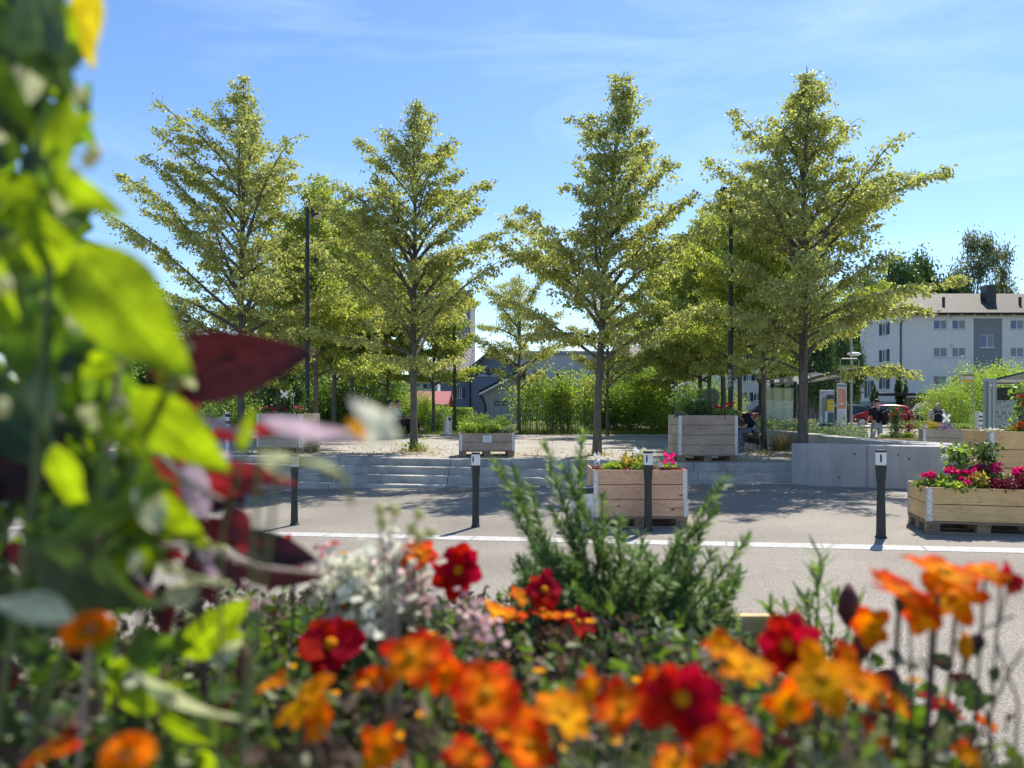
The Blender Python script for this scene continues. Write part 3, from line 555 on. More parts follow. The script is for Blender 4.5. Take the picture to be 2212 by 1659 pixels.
# ---------------- shrubs ----------------
S1 = shrub_meshes(1, 3.4, 2.4, 2.5, 9000, .10, 'shrub_leaf', clumps=34); S2 = shrub_meshes(2, 3.6, 2.6, 3.2, 9000, .11, 'dark_leaf', clumps=30)
S3 = shrub_meshes(3, 2.2, 1.8, 2.6, 7000, .09, 'bright_leaf', clumps=26, spiky=.25); S4 = shrub_meshes(4, 1.7, 1.3, .95, 3500, .075, 'shrub_leaf', clumps=24, stems=14, spiky=.3)
def at(px, Y, z=.43): return (XX(px, Y), Y, z)
SH = [(S1, 505, 32.5, 'rounded green shrub behind the info panel at the left', 0, 1.0, -.5), (S2, 600, 35, 'dark tall shrub between the left linden trunk and the left lamp', 1, 1.25, -.3), (S1, 690, 33, 'green shrub behind the left planter', 2, 1.1, 0.1), (S2, 740, 34, 'dark shrub right of the left lamp post', 3, 1.1, .2),
      (S2, 806, 32.5, 'dark shrub between the two rear lindens left of the bench', 4, .95, .43), (S1, 862, 31, 'green shrub behind the two people on the bench', 5, .75, .43), (S3, 905, 30.5, 'light green bush beside the red-roofed shed', 1, .6, .43), (S2, 452, 38, 'dark shrub at the far left behind the parked silver car', 2, 1.2, -.6), (S2, 660, 37, 'tall dark shrub behind the left lamp post', 5.1, 1.5, .1), (S2, 560, 39, 'tall dark shrub far behind the left linden', 4.1, 1.5, -.4), (S1, 780, 36.5, 'green shrub high behind the second rear linden', 2.1, 1.5, .1),
      (S4, 1000, 29.6, 'knee-high leafy bush behind the long low planter, left one', 0, .8, .43), (S4, 1040, 29.9, 'knee-high leafy bush behind the long low planter, middle one', 2, .62, .43), (S4, 1083, 29.7, 'knee-high leafy bush behind the long low planter, right one', 4, .58, .43),
      (S4, 955, 30.3, 'low leafy bush left of the steel bin', 1, .9, .43), (S3, 1372, 30.5, 'bright bush in front of the mauve house, left one', 0, 1.0, .43), (S1, 1345, 31.0, 'wide leafy shrub right of the thin-crowned linden', 3.3, .95, .43), (S3, 1425, 30.2, 'bright bush in front of the mauve house, right one', 2, .95, .43), (S1, 1463, 31.3, 'green shrub beside the rear dark lamp post', 1, .9, .43), (S1, 1400, 33, 'taller shrub behind the two bright bushes', 5, 1.1, .43), (S1, 1530, 32.5, 'green shrub behind the olive bush', 2.2, .8, .43), (S3, 1590, 31, 'bright bush behind the seated pair', 3, .5, .43)]
for ms, px, Y, lb, rz, sc, z in SH: shrub('shrub', lb, *at(px, Y, z), ms, rz, 'shrubs along the far edge of the square', scale=sc)
# thicket of upright canes with leaves on top
def thicket(seed, w_, h_, n):
    r_ = np.random.default_rng(seed); L = []; P = []
    for i in range(n):
        x = r_.uniform(-w_ / 2, w_ / 2); y = r_.uniform(-.5, .5); t = r_.normal(0, .22, 2) * h_ * .5; z = h_ * r_.uniform(.6, 1); q = np.array([[x, y, 0], [x + t[0] * .35, y + t[1] * .35, z * .5], [x + t[0], y + t[1], z]]); L.append((q, [.013, .01, .004]))
        for _ in range(130):
            f = r_.beta(2.3, 1.3); c = q[1] + (q[2] - q[1]) * (f * 2 - 1) if f > .5 else q[0] + (q[1] - q[0]) * f * 2; P.append(c + r_.normal(0, [.17, .17, .1]))
    return tubes('canes', L, 'bark', 5), leaves('foliage', P, .085, 'bright_leaf', r_, droop=.2)
for i, (px, Y, w_, h_, lb) in enumerate([(1175, 29.4, 1.9, 2.45, 'thicket of upright canes with leafy tops, left of the pale house'), (1238, 29.2, 2.0, 2.6, 'thicket of upright canes just left of the leaning-top linden'), (1295, 30.4, 1.4, 2.0, 'darker thicket of canes behind the leaning-top linden')]):
    t = thing('cane_thicket', lb, 'shrub', at(px, Y), 0, 'shrubs along the far edge of the square'); a, b = thicket(200 + i, w_, h_, 46); link('canes', a, t); link('foliage', b, t)
# clipped hedge
rh = np.random.default_rng(8); t = thing('clipped_hedge', 'clipped box-shaped hedge in front of the blue-grey house', 'hedge', at(980, 33, .1))
mb = MB(); mb.box(0, 0, .62, 1.55, .7, 1.2); mb.build('branches', 'bark', t)
q = rh.uniform(-1, 1, (7000, 3)); ax = rh.integers(0, 3, 7000); q[np.arange(7000), ax] = np.sign(q[np.arange(7000), ax]); link('foliage', leaves('foliage', q * np.array([.8, .38, .62]) + [0, 0, .65], .05, 'bright_leaf', rh, droop=-.3), t)
# ---------------- buildings ----------------
mat('render_white', (.66, .64, .63), .9, .2, noise=(1.2, .06), bump=(90, .15, .01)); mat('render_grey', (.22, .235, .26), .9, .2, noise=(1.2, .06)); mat('render_bluegrey', (.23, .28, .36), .85, .2, noise=(2, .08), bump=(8, .3, .02), stretch=(1, 1, 8))
mat('render_plinth', (.27, .29, .33), .9); mat('render_pale', (.55, .55, .53), .9, noise=(1, .06)); mat('render_mauve', (.30, .24, .24), .9, noise=(1.5, .06)); mat('render_cream', (.5, .45, .36), .9)
mat('shingle_white', (.42, .44, .47), .85, noise=(6, .12)); mat('win_frame', (.75, .75, .75), .5); mat('pane_dark', (.05, .07, .12), .08, .6); mat('pane_blue', (.06, .10, .24), .08, .6); mat('curtain', (.25, .27, .31), .6, noise=(20, .15), stretch=(4, 1, .2))
mat('shutter_blue', (.05, .11, .27), .6); mat('shutter_dark', (.03, .06, .075), .6); mat('gutter', (.05, .04, .04), .5, metal=.3); mat('door_blue_white', (.36, .41, .48), .6); mat('shed_orange', (.26, .10, .04), .8, noise=(4, .2), stretch=(1, 1, 8)); mat('shed_red_roof', (.33, .10, .10), .7, noise=(3, .15))
rooftile('roof_brown', (.075, .056, .048), (.045, .034, .03)); rooftile('roof_grey', (.24, .22, .22), (.15, .14, .14)); rooftile('roof_dark', (.10, .085, .08), (.06, .05, .05))
def wallface(mb, o, u, wd, h, ops, dep=.16, n=None):
    o = Vector(o); u = Vector(u).normalized(); z = Vector((0, 0, 1)); n = n or u.cross(z)   # n points out of the wall
    xs_ = sorted(set([0, wd] + [a for q in ops for a in q[:2]])); zs = sorted(set([0, h] + [a for q in ops for a in q[2:4]]))
    for i in range(len(xs_) - 1):
        for j in range(len(zs) - 1):
            cx, cz = (xs_[i] + xs_[i + 1]) / 2, (zs[j] + zs[j + 1]) / 2
            if any(q[0] < cx < q[1] and q[2] < cz < q[3] for q in ops): continue
            mb.add([o + u * xs_[i] + z * zs[j], o + u * xs_[i + 1] + z * zs[j], o + u * xs_[i + 1] + z * zs[j + 1], o + u * xs_[i] + z * zs[j + 1]], [(0, 1, 2, 3)])
    for q in ops:
        c = [o + u * q[0] + z * q[2], o + u * q[1] + z * q[2], o + u * q[1] + z * q[3], o + u * q[0] + z * q[3]]; b = [p - n * dep for p in c]
        for k in range(4): mb.add([c[k], c[(k + 1) % 4], b[(k + 1) % 4], b[k]], [(0, 1, 2, 3)])
def window(parent, o, u, q, pane=('pane_dark', 'curtain'), dep=.12, sill=True, shutters=None, bars=1, fr=.05):
    o = Vector(o); u = Vector(u).normalized(); z = Vector((0, 0, 1)); n = u.cross(z); x0, x1, z0, z1 = q[:4]; b = o - n * dep
    mb = MB(); W_, H_ = x1 - x0, z1 - z0
    for (a, c, e, f) in ((x0, x1, z0, z0 + fr), (x0, x1, z1 - fr, z1), (x0, x0 + fr, z0 + fr, z1 - fr), (x1 - fr, x1, z0 + fr, z1 - fr)) + tuple(((x0 + W_ * (k + 1) / (bars + 1) - fr * .6), (x0 + W_ * (k + 1) / (bars + 1) + fr * .6), z0 + fr, z1 - fr) for k in range(bars)):
        mb.slab(b + u * a + z * e, u * (c - a), n * .05, z * (f - e))
    f = mb.build('window', 'win_frame', parent)
    for k in range(bars + 1):
        xa = x0 + W_ * k / (bars + 1) + fr * .3; xb = x0 + W_ * (k + 1) / (bars + 1) - fr * .3; m = MB(); m.slab(b + u * xa + z * (z0 + .02) - n * .02, u * (xb - xa), n * .035, z * (H_ - .04)); m.build('pane', pane[k % len(pane)], f)
    if sill: m = MB(); m.slab(o + u * (x0 - .08) + z * (z0 - .1) + n * .002, u * (W_ + .16), n * .08, z * .09); m.build('sill', 'render_pale', f)
    if shutters:
        for sx in (x0 - W_ * .5 - .03, x1 + .03):
            m = MB(); m.slab(o + u * sx + z * z0 + n * .003, u * W_ * .5, n * .05, z * H_)
            for j in range(9): m.slab(o + u * (sx + .04) + z * (z0 + H_ * (j + .5) / 9.5) + n * .055, u * (W_ * .5 - .08), n * .015, z * (H_ / 22))
            m.build('shutter', shutters, parent)
    return f
def roofplane(mb, a, b, c, d, th=.18):   # a-b eave, c-d ridge (c above b)
    a, b, c, d = map(Vector, (a, b, c, d)); nn = (b - a).cross(d - a).normalized() * th; vs = [a, b, c, d, a - nn, b - nn, c - nn, d - nn]
    return mb.add(vs, [(0, 1, 2, 3), (7, 6, 5, 4), (0, 4, 5, 1), (1, 5, 6, 2), (2, 6, 7, 3), (3, 7, 4, 0)])
def roof(name, planes, m, parent):
    vs, fs, uv = [], [], []; mb = MB()
    for p in planes: roofplane(mb, *p)
    me = mb.mesh(name, m); l = me.uv_layers.new(name='UVMap')
    for poly in me.polygons:
        nn = poly.normal; u = Vector((-nn.y, nn.x, 0)); u = u.normalized() if u.length > 1e-4 else Vector((1, 0, 0)); v = nn.cross(u)
        for li in poly.loop_indices:
            co = me.vertices[me.loops[li].vertex_index].co; l.data[li].uv = (co.dot(u), co.dot(v))
    return link(name, me, parent)
# apartment block on the right
Yb = 74.5; s_ = 1640 / Yb; bx0 = XX(1943, Yb); zb = .6; H = ZZ(676, Yb) - zb
t = thing('apartment_block', 'three-storey pale grey apartment block with brown tiled roof at the right', 'building', (bx0, Yb, zb))
W_, D_ = 24.0, 8.4; u = (1, 0, 0); ops = []
def dz(a, b, c, d): return ((a - 1943) / s_, (b - 1943) / s_, ZZ(d, Yb) - zb, ZZ(c, Yb) - zb)
for (a, b) in ((2017, 2046), (2057, 2086), (2183, 2212), (2225, 2254), (2330, 2359), (2370, 2399)):
    for (c, d) in ((691, 711), (751, 771), (812, 832)): ops.append(dz(a, b, c, d))
st = [dz(2120, 2149, 723, 750), dz(2120, 2149, 784, 811), dz(2290, 2319, 723, 750)]
mb = MB(); main = [q for q in ops]; wallface(mb, (0, 0, 0), u, W_, H, main + [(dz(2103, 2165, 0, 0)[0], dz(2103, 2165, 0, 0)[1], .9, H - .55)])
lw = []
for py0, py1 in ((691, 711), (751, 771), (812, 832)):
    z0, z1 = ZZ(py1, Yb) - zb, ZZ(py0, Yb) - zb; lw.append((4.9, 5.9, z0 - .3, z1))
lw.append((1.6, 2.6, lw[-1][2] - .9, lw[-1][3] - .3))
wallface(mb, (0, D_, 0), (0, -1, 0), D_, H, lw)
mb.add([(0, 0, H), (0, D_, H), (0, D_ / 2, H + 2.35)], [(0, 2, 1)]); mb.add([(W_, 0, 0), (W_, D_, 0), (W_, D_, H), (W_, D_ / 2, H + 2.35), (W_, 0, H)], [(0, 1, 2, 3, 4)]); mb.add([(0, D_, 0), (W_, D_, 0), (W_, D_, H), (0, D_, H)], [(3, 2, 1, 0)])
mb.build('wall', 'render_white', t)
x0, x1 = dz(2103, 2165, 0, 0)[:2]; mb = MB(); wallface(mb, (x0, .12, .9), u, x1 - x0, H - .55 - .9, [(q[0] - x0, q[1] - x0, q[2] - .9, q[3] - .9) for q in st[:2]]); mb.build('stair_panel', 'render_grey', t)
for i, q in enumerate(ops): window(t, (0, 0, 0), u, q, (('pane_blue', 'curtain'), ('curtain', 'curtain'), ('pane_dark', 'curtain'))[i % 3 if i > 2 else (0, 1, 2)[i]])
for q in st[:2]: window(t, (0, .12, 0), u, q, ('pane_blue', 'curtain'))
for i, q in enumerate(lw): window(t, (0, D_, 0), (0, -1, 0), q, ('pane_dark',), shutters='shutter_dark')
mb = MB(); mb.slab((-.02, -.02, -1), (W_, 0, 0), (0, .015, 0), (0, 0, 1.9)); mb.slab((-.03, 0, -1), (.02, 0, 0), (0, D_, 0), (0, 0, 2.1)); mb.build('plinth', 'render_plinth', t)
ov = .7; roof('roof', [((-ov, -ov, H - .1), (W_ + ov, -ov, H - .1), (W_ + ov, D_ / 2, H + 2.5), (-ov, D_ / 2, H + 2.5)), ((W_ + ov, D_ + ov, H - .1), (-ov, D_ + ov, H - .1), (-ov, D_ / 2, H + 2.5), (W_ + ov, D_ / 2, H + 2.5))], 'roof_brown', t)
mb = MB(); mb.box(XX(2136, 76.8) - bx0, 2.4, H + 2.1, 1.0, 1.0, 1.9); mb.build('chimney', 'black_plastic', t)
for px in (2037, 2202): mb = MB(); mb.box(XX(px, 76) - bx0, 1.4, H + 1.3, .2, .2, .9); mb.build('vent_pipe', 'gutter', t)
mb = MB(); mb.tube([(-ov, -ov - .08, H - .1), (W_ + ov, -ov - .08, H - .1)], .09); mb.tube([(.05, -ov - .05, H - .15), (.25, -.3, H - .6), (.08, -.12, H - 1.1), (.08, -.12, 0)], .07); mb.build('gutter', 'gutter', t)
for k in range(18):
    mb = MB(); mb.box(.6 + k * 1.28, -.35, H - .22, .1, .6, .14); mb.build('rafter_end', 'win_frame', t)
for (px, py) in ((2056, 686), (2056, 745), (2222, 745)): mb = MB(); mb.box((px - 1943) / s_, -.07, ZZ(py, Yb) - zb, .26, .12, .22); mb.build('vent_box', 'render_pale', t)
# blue-grey house
Yh = 45.0; sh = 1640 / Yh; hx = XX(1012, Yh); hz = .3
t = thing('gabled_house', 'blue-grey clad house with blue shutters behind the small linden', 'building', (hx, Yh, hz)); W_ = 115 / sh; He = ZZ(795, Yh) - hz; Hp = ZZ(752, Yh) - hz
q1 = ((1035 - 1012) / sh, (1053 - 1012) / sh, ZZ(810, Yh) - hz, ZZ(786, Yh) - hz); q2 = ((1061 - 1012) / sh, (1078 - 1012) / sh, q1[2], q1[3])
mb = MB(); wallface(mb, (0, 0, 0), u, W_, He, [q1, q2] if q1[3] < He else [(q1[0], q1[1], q1[2], He - .02), (q2[0], q2[1], q2[2], He - .02)]); mb.add([(0, 0, He), (W_, 0, He), (W_ / 2, 0, Hp)], [(0, 1, 2)])
wallface(mb, (0, 8, 0), (0, -1, 0), 8, He, []); mb.add([(W_, 0, 0), (W_, 8, 0), (W_, 8, He), (W_, 0, He)], [(0, 1, 2, 3)])
mb.build('wall', 'render_bluegrey', t)
for q in (q1, q2): window(t, (0, 0, 0), u, (q[0], q[1], q[2], min(q[3], He - .02)), ('pane_dark', 'pane_dark'), shutters='shutter_blue')
roof('roof', [((-.4, -.5, He - .35), (-.4, 8.4, He - .35), (W_ / 2, 8.4, Hp + .12), (W_ / 2, -.5, Hp + .12))[::-1], ((W_ + .4, 8.4, He - .35), (W_ + .4, -.5, He - .35), (W_ / 2, -.5, Hp + .12), (W_ / 2, 8.4, Hp + .12))[::-1]], 'roof_grey', t)
lx0 = (950 - 1012) / sh; lh = ZZ(808, Yh) - hz; ql = ((986 - 950) / sh, (997 - 950) / sh, ZZ(859, Yh) - hz, ZZ(837, Yh) - hz)
mb = MB(); wallface(mb, (lx0, .3, 0), u, -lx0, lh, [ql]); mb.add([(lx0, .3, 0), (lx0, 8, 0), (lx0, 8, lh), (lx0, .3, lh)], [(0, 1, 2, 3)]); mb.build('side_wing', 'render_bluegrey', t)
window(t, (lx0, .3, 0), u, ql, ('pane_dark', 'pane_dark'), shutters='shutter_blue')
roof('roof', [((lx0 - .4, -.2, lh - .1), (0, -.2, lh - .1), (0, 4, lh + 1.8), (lx0 - .4, 4, lh + 1.8))], 'roof_grey', t)
mb = MB(); mb.slab((lx0 - .01, -.02, 0), (W_ - lx0 - 1, 0, 0), (0, .3, 0), (0, 0, ZZ(875, Yh) - hz)); mb.build('plinth', 'render_plinth', t)
mb = MB(); mb.tube([(.1, -.08, 0), (.1, -.08, He - .4)], .05); mb.build('downpipe', 'gutter', t)
# shingled annex with double door
Ya = 41.5; sa = 1640 / Ya; ax_ = XX(1046, Ya); az_ = .35; W_ = 70 / sa; He = ZZ(840, Ya) - az_; Hp = ZZ(806, Ya) - az_
t = thing('shingled_annex', 'small white shingled annex with a double door beside the blue-grey house', 'building', (ax_, Ya, az_))
qd = ((1066 - 1046) / sa, (1098 - 1046) / sa, .0, ZZ(862, Ya) - az_); mb = MB(); wallface(mb, (0, 0, 0), u, W_, He, [qd]); mb.add([(0, 0, He), (W_, 0, He), (W_, 0, Hp)], [(0, 1, 2)]); wallface(mb, (0, 3, 0), (0, -1, 0), 3, He, [])
m_ = bpy.data.materials.new('shingles'); m_.use_nodes = True; N = m_.node_tree.nodes; L = m_.node_tree.links
tcn = N.new('ShaderNodeTexCoord'); mpn = N.new('ShaderNodeMapping'); mpn.inputs['Rotation'].default_value = (R(90), 0, 0); L.new(tcn.outputs['Object'], mpn.inputs[0]); br = N.new('ShaderNodeTexBrick'); br.inputs['Scale'].default_value = 1; br.inputs['Brick Width'].default_value = .24; br.inputs['Row Height'].default_value = .12; br.inputs['Mortar Size'].default_value = .008
br.inputs['Color1'].default_value = (.46, .48, .50, 1); br.inputs['Color2'].default_value = (.38, .40, .43, 1); br.inputs['Mortar'].default_value = (.2, .21, .23, 1); L.new(mpn.outputs[0], br.inputs[0]); L.new(br.outputs[0], N['Principled BSDF'].inputs[0]); MATS['shingles'] = m_
mb.build('wall', 'shingles', t)
for k in range(2):
    a = qd[0] + k * (qd[1] - qd[0]) / 2 + .02; wd = (qd[1] - qd[0]) / 2 - .03; mb = MB(); mb.slab((a, .06, .02), (wd, 0, 0), (0, .05, 0), (0, 0, qd[3] - .04)); d = mb.build('door', 'door_blue_white', t, bevel=.01)
    mb = MB(); mb.slab((a + wd * .15, .045, qd[3] - .36), (wd * .7, 0, 0), (0, .02, 0), (0, 0, .25)); f = mb.build('window', 'black_plastic', d); mb = MB(); mb.slab((a + wd * .22, .035, qd[3] - .32), (wd * .56, 0, 0), (0, .015, 0), (0, 0, .17)); mb.build('pane', 'curtain', f)
mb = MB(); roofplane(mb, (-.3, 3.2, He - .12), (-.3, -.45, He - .12), (W_ + .1, -.45, Hp + .15), (W_ + .1, 3.2, Hp + .15), .12); mb.build('roof', 'roof_dark', t)
mb = MB(); roofplane(mb, (-.3, -.42, He - .26), (-.3, -.46, He - .26), (W_ + .1, -.46, Hp + .01), (W_ + .1, -.42, Hp + .01), .1); mb.build('verge_board', 'win_frame', t)
mb = MB(); mb.tube([(-.32, -.4, He - .2), (-.1, -.1, He - .5), (.06, -.07, He - .9), (.06, -.07, 0)], .055); mb.build('downpipe', 'gutter', t)
# pale house, mauve house, others
def house(name, label, px0, px1, Y, pyt, z0, wallm, depth=7, wins=(), pitch=None, roofm='roof_dark', panes=('pane_dark', 'curtain'), shut=None, flat=False):
    s = 1640 / Y; x = XX(px0, Y); W = (px1 - px0) / s; H = ZZ(pyt, Y) - z0; t = thing(name, label, 'building', (x, Y, z0)); ops = [((a - px0) / s, (b - px0) / s, ZZ(d, Y) - z0, ZZ(c, Y) - z0) for a, b, c, d in wins]
    mb = MB(); wallface(mb, (0, 0, 0), u, W, H, ops); mb.add([(0, 0, 0), (0, depth, 0), (0, depth, H), (0, 0, H)], [(0, 1, 2, 3)]); mb.add([(W, 0, 0), (W, depth, 0), (W, depth, H), (W, 0, H)], [(3, 2, 1, 0)]); mb.add([(0, depth, 0), (W, depth, 0), (W, depth, H), (0, depth, H)], [(0, 1, 2, 3)]); mb.build('wall', wallm, t)
    for q in ops: window(t, (0, 0, 0), u, q, panes, shutters=shut)
    if flat: m = MB(); m.box(W / 2, depth / 2, H + .1, W + .4, depth + .4, .2); m.build('roof', roofm, t)
    else: roof('roof', [((-.4, -.4, H - .1), (W + .4, -.4, H - .1), (W + .4, depth / 2, H + pitch), (-.4, depth / 2, H + pitch)), ((W + .4, depth + .4, H - .1), (-.4, depth + .4, H - .1), (-.4, depth / 2, H + pitch), (W + .4, depth / 2, H + pitch))], roofm, t); m = MB(); [m.add([(xx, 0, H), (xx, depth, H), (xx, depth / 2, H + pitch - .1)], [(0, 1, 2)]) for xx in (0, W)]; m.build('gable', wallm, t)
    return t
house('large_house', 'large pale rendered house half hidden behind the cane thickets', 1116, 1352, 52, 765, .3, 'render_pale', 9, [(1150, 1172, 800, 825), (1200, 1222, 800, 825), (1205, 1225, 845, 876), (1322, 1342, 800, 828), (1322, 1342, 841, 876)], 1, 'render_plinth', flat=True)
house('mauve_house', 'mauve rendered house with dark tiled roof behind the bright bushes', 1366, 1440, 46, 795, .3, 'render_mauve', 8, [(1385, 1398, 812, 838)], 1.6, 'roof_brown')
house('grey_house', 'grey clad house right of the mauve house', 1440, 1500, 47.5, 790, .3, 'render_grey', 8, [(1462, 1474, 830, 856)], 1.7, 'roof_brown', shut='shutter_blue')
house('white_house', 'white two-storey house seen through the lindens behind the red railing', 1560, 1668, 62, 790, .2, 'render_pale', 8, [(1588, 1597, 806, 822), (1612, 1622, 806, 822), (1632, 1644, 806, 822), (1600, 1608, 848, 868), (1628, 1642, 848, 866)], 2.0, 'roof_brown', shut='shutter_dark')
house('low_grey_house', 'low grey house behind the left bus shelter', 1662, 1790, 66, 828, .2, 'render_grey', 7, [(1690, 1699, 848, 862), (1745, 1757, 848, 862)], 1.2, 'roof_dark')
house('pale_house', 'pale house wall glimpsed above the posters', 1775, 1832, 70, 800, .4, 'render_white', 7, [(1790, 1800, 815, 830)], 1.2, 'roof_brown')
house('glazed_block', 'low pale block with window bands seen above the red shed roof', 845, 945, 58, 815, .3, 'render_pale', 8, [(856, 880, 828, 842), (884, 908, 828, 842), (912, 936, 828, 842)], 1, 'render_plinth', flat=True)
house('tower_block', 'grey high-rise block rising behind the slim linden', 958, 1016, 92, 637, 1.0, 'render_grey', 12, [(966, 976, 650, 664), (984, 994, 650, 664), (966, 976, 684, 698), (984, 994, 684, 698)], 1, 'render_plinth', flat=True)
house('red_roofed_shed', 'wooden garden shed with a flat-pitched red metal roof', 850, 951, 36, 869, .3, 'shed_orange', 3.2, [(872, 884, 876, 888)], .55, 'shed_red_roof', panes=('pane_dark',))
t = house('terraced_block', 'white modern block with stepped balconies at the far left', 283, 352, 72, 700, .5, 'render_white', 9, [(300, 312, 718, 732), (325, 340, 718, 732)], 1, 'render_plinth', flat=True)
for k in range(3): mb = MB(); mb.box(3.6 + k * .35, 0, ZZ(700, 72) - .5 - k * .55, 2.4, 1.6, .14); mb.build('balcony_slab', 'win_frame', t)
for px in (300, 335): mb = MB(); mb.box((px - 283) / 22.8, 3, ZZ(694, 72) - .5 + .35, .5, .5, .5); mb.build('chimney', 'black_plastic', t)
mb = MB(); mb.tube([(1.6, 3, ZZ(700, 72)), (1.6, 3, ZZ(668, 72) - .5)], .04); mb.tube([(1.3, 3, ZZ(672, 72) - .5), (1.3, 3, ZZ(690, 72) - .5)], .05); mb.build('antenna', 'gutter', t)
t = thing('flat_roofed_shed', 'cream shed with a flat overhanging dark roof in front of the apartment block', 'building', (XX(1985, 58), 58, .2)); mb = MB(); mb.box(1.6, 1.5, .85, 2.4, 3, 1.9); mb.build('wall', 'render_cream', t)
mb = MB(); mb.box(1.0, 1.5, 2.02, 5.2, 4, .2); mb.build('roof', 'roof_dark', t); mb = MB(); mb.box(1.9, -.04, .95, 1.0, .08, 1.5); mb.build('door', 'render_mauve', t); mb = MB(); mb.box(1.9, -.09, 1.2, .8, .04, .6); mb.build('window', 'pane_dark', t)
mb = MB(); mb.box(0, 0, .55, 60, .3, 1.1); o = mb.build('garden_wall', 'render_plinth', None, (12, 57.5, 0)); tagp(o, 'low dark garden wall running behind the road and parked cars', 'wall')
# ---------------- far trees ----------------
FT = shrub_meshes(21, 9, 8, 9.5, 26000, .32, 'dark_leaf', clumps=60, stems=10, shell=.8, spread=.075, stemr=.14, base=.25); FB = shrub_meshes(22, 7.5, 7, 11, 16000, .20, 'birch_leaf', clumps=70, stems=40, shell=.85, spread=.05, stemr=.05, base=.2, spiky=.15, droop=1.0)
FG = shrub_meshes(24, 9, 8, 9.5, 26000, .32, 'shrub_leaf', clumps=50, stems=10, shell=.8, spread=.08, stemr=.14, base=.2)
def ftree(lb, px, Y, pyt, ms, Hm, rz, name='broadleaf_tree', xy=1.0):
    z = float(Tz(XX(px, Y), Y)); s = (ZZ(pyt, Y) - z) / Hm; t = thing(name, lb, 'tree', (XX(px, Y), Y, z), rz, 'distant trees'); t.scale = (s * xy, s * xy, s); link('trunk', ms[0], t); link('crown', ms[1], t)
ftree('dark green tree above the left end of the apartment roof', 1925, 112, 575, FT, 9.5, 0, xy=.55); ftree('dark rounded tree next to the birch on the rise', 1990, 116, 568, FT, 9.5, 2, xy=.6); ftree('dark tree low behind the apartment roof', 1870, 108, 610, FT, 9.5, 1, xy=.5)
ftree('airy birch with drooping twigs above the apartment roof', 2112, 112, 500, FB, 11, 0, 'birch_tree', xy=.62); ftree('paler leafy tree between the birch and the dark trees', 2052, 120, 600, FG, 9.5, 4, xy=.5); ftree('thin small tree behind the right end of the roof', 2235, 112, 628, FB, 11, 2, 'birch_tree', xy=.3)
ftree('dark dense tree behind the left bus shelter', 1752, 45, 700, FT, 9.5, .5, xy=.45); ftree('dark tree beside the pale gable', 1822, 52, 720, FT, 9.5, 3, xy=.42); ftree('dark tree seen between the lindens at the right', 1700, 55, 740, FG, 9.5, 2.2, xy=.5)
ftree('green tree behind the left shrubs', 520, 50, 790, FG, 9.5, 1, xy=.8); ftree('dark green tree far behind the left planter', 640, 52, 760, FT, 9.5, 2, xy=.9); ftree('green tree far behind the left bench', 800, 54, 770, FG, 9.5, 3, xy=.9); ftree('tree behind the pale house', 1290, 80, 770, FG, 9.5, 5, xy=1.0); ftree('dark tree at the far left edge', 330, 60, 780, FT, 9.5, 4, xy=1.2); ftree('tree behind the large blurred leaf at the left', 200, 55, 760, FG, 9.5, 4.5, xy=1.2)
# columnar shrubs and roadside shrubs at the right
CY = shrub_meshes(31, .95, .95, 3.1, 9000, .09, 'dark_leaf', clumps=60, stems=3, shell=.9, spread=.05)
shrub('columnar_cypress', 'narrow dark cypress at the corner of the apartment block', XX(1946, 60), 60, .9, CY, 0, 'columnar cypresses', 'conifer'); shrub('columnar_cypress', 'narrow dark cypress behind the man, left one', XX(1889, 60), 60, .9, CY, 2, 'columnar cypresses', 'conifer', .68)
S5 = shrub_meshes(33, 3.6, 2.6, 2.6, 11000, .10, 'bright_leaf', clumps=36, spiky=.2)
for ms, px, Y, lb, rz, sc, z in [(S5, 2050, 45, 'bright green shrub behind the woman with the backpack', 0, .85, .0), (S5, 2105, 47, 'tall bright green shrub behind the yellow timetable sign', 2, 1.2, .0), (S5, 2165, 50, 'tall bright green shrub behind the tall sign panel', 4, 1.3, .0), (S5, 2225, 48, 'bright green shrub at the right edge behind the far shelter', 1, 1.15, .0), (S1, 2130, 40, 'lower darker shrub by the road at the right', 1, .55, .0), (S1, 2215, 38, 'lower shrub behind the far shelter bench', 3, .6, .0)]:
    shrub('roadside_shrub', lb, XX(px, Y), Y, z, ms, rz, 'roadside shrubs', scale=sc)
S6 = shrub_meshes(35, 1.5, 1.2, 1.3, 3600, .07, 'dark_leaf', clumps=24); o = shrub('flowering_shrub', 'dark round bush with white blossom beside the flat-roofed shed', XX(1996, 52), 52, .05, S6, 0, scale=1.0)
r6 = np.random.default_rng(6); q = r6.normal(size=(700, 3)); q /= np.linalg.norm(q, axis=1)[:, None]; q[:, 2] = np.abs(q[:, 2]); link('blossom', leaves('blossom', q * [.85, .7, 1.0] + [0, 0, .55], .06, 'white_petal', r6, droop=-.4), o)
S7 = shrub_meshes(36, 1.2, .8, .55, 1500, .06, 'shrub_leaf', clumps=14)
for i, (px, Y) in enumerate([(1975, 46.5), (2010, 46.2), (1945, 46.6)]): shrub('verge_plant', ['low plant behind the dark railing section', 'low plant at the right end of the red railing', 'low plant behind the red railing by the cypress'][i], XX(px, Y), Y, 0, S7, i, 'low plants behind the roadside railing')
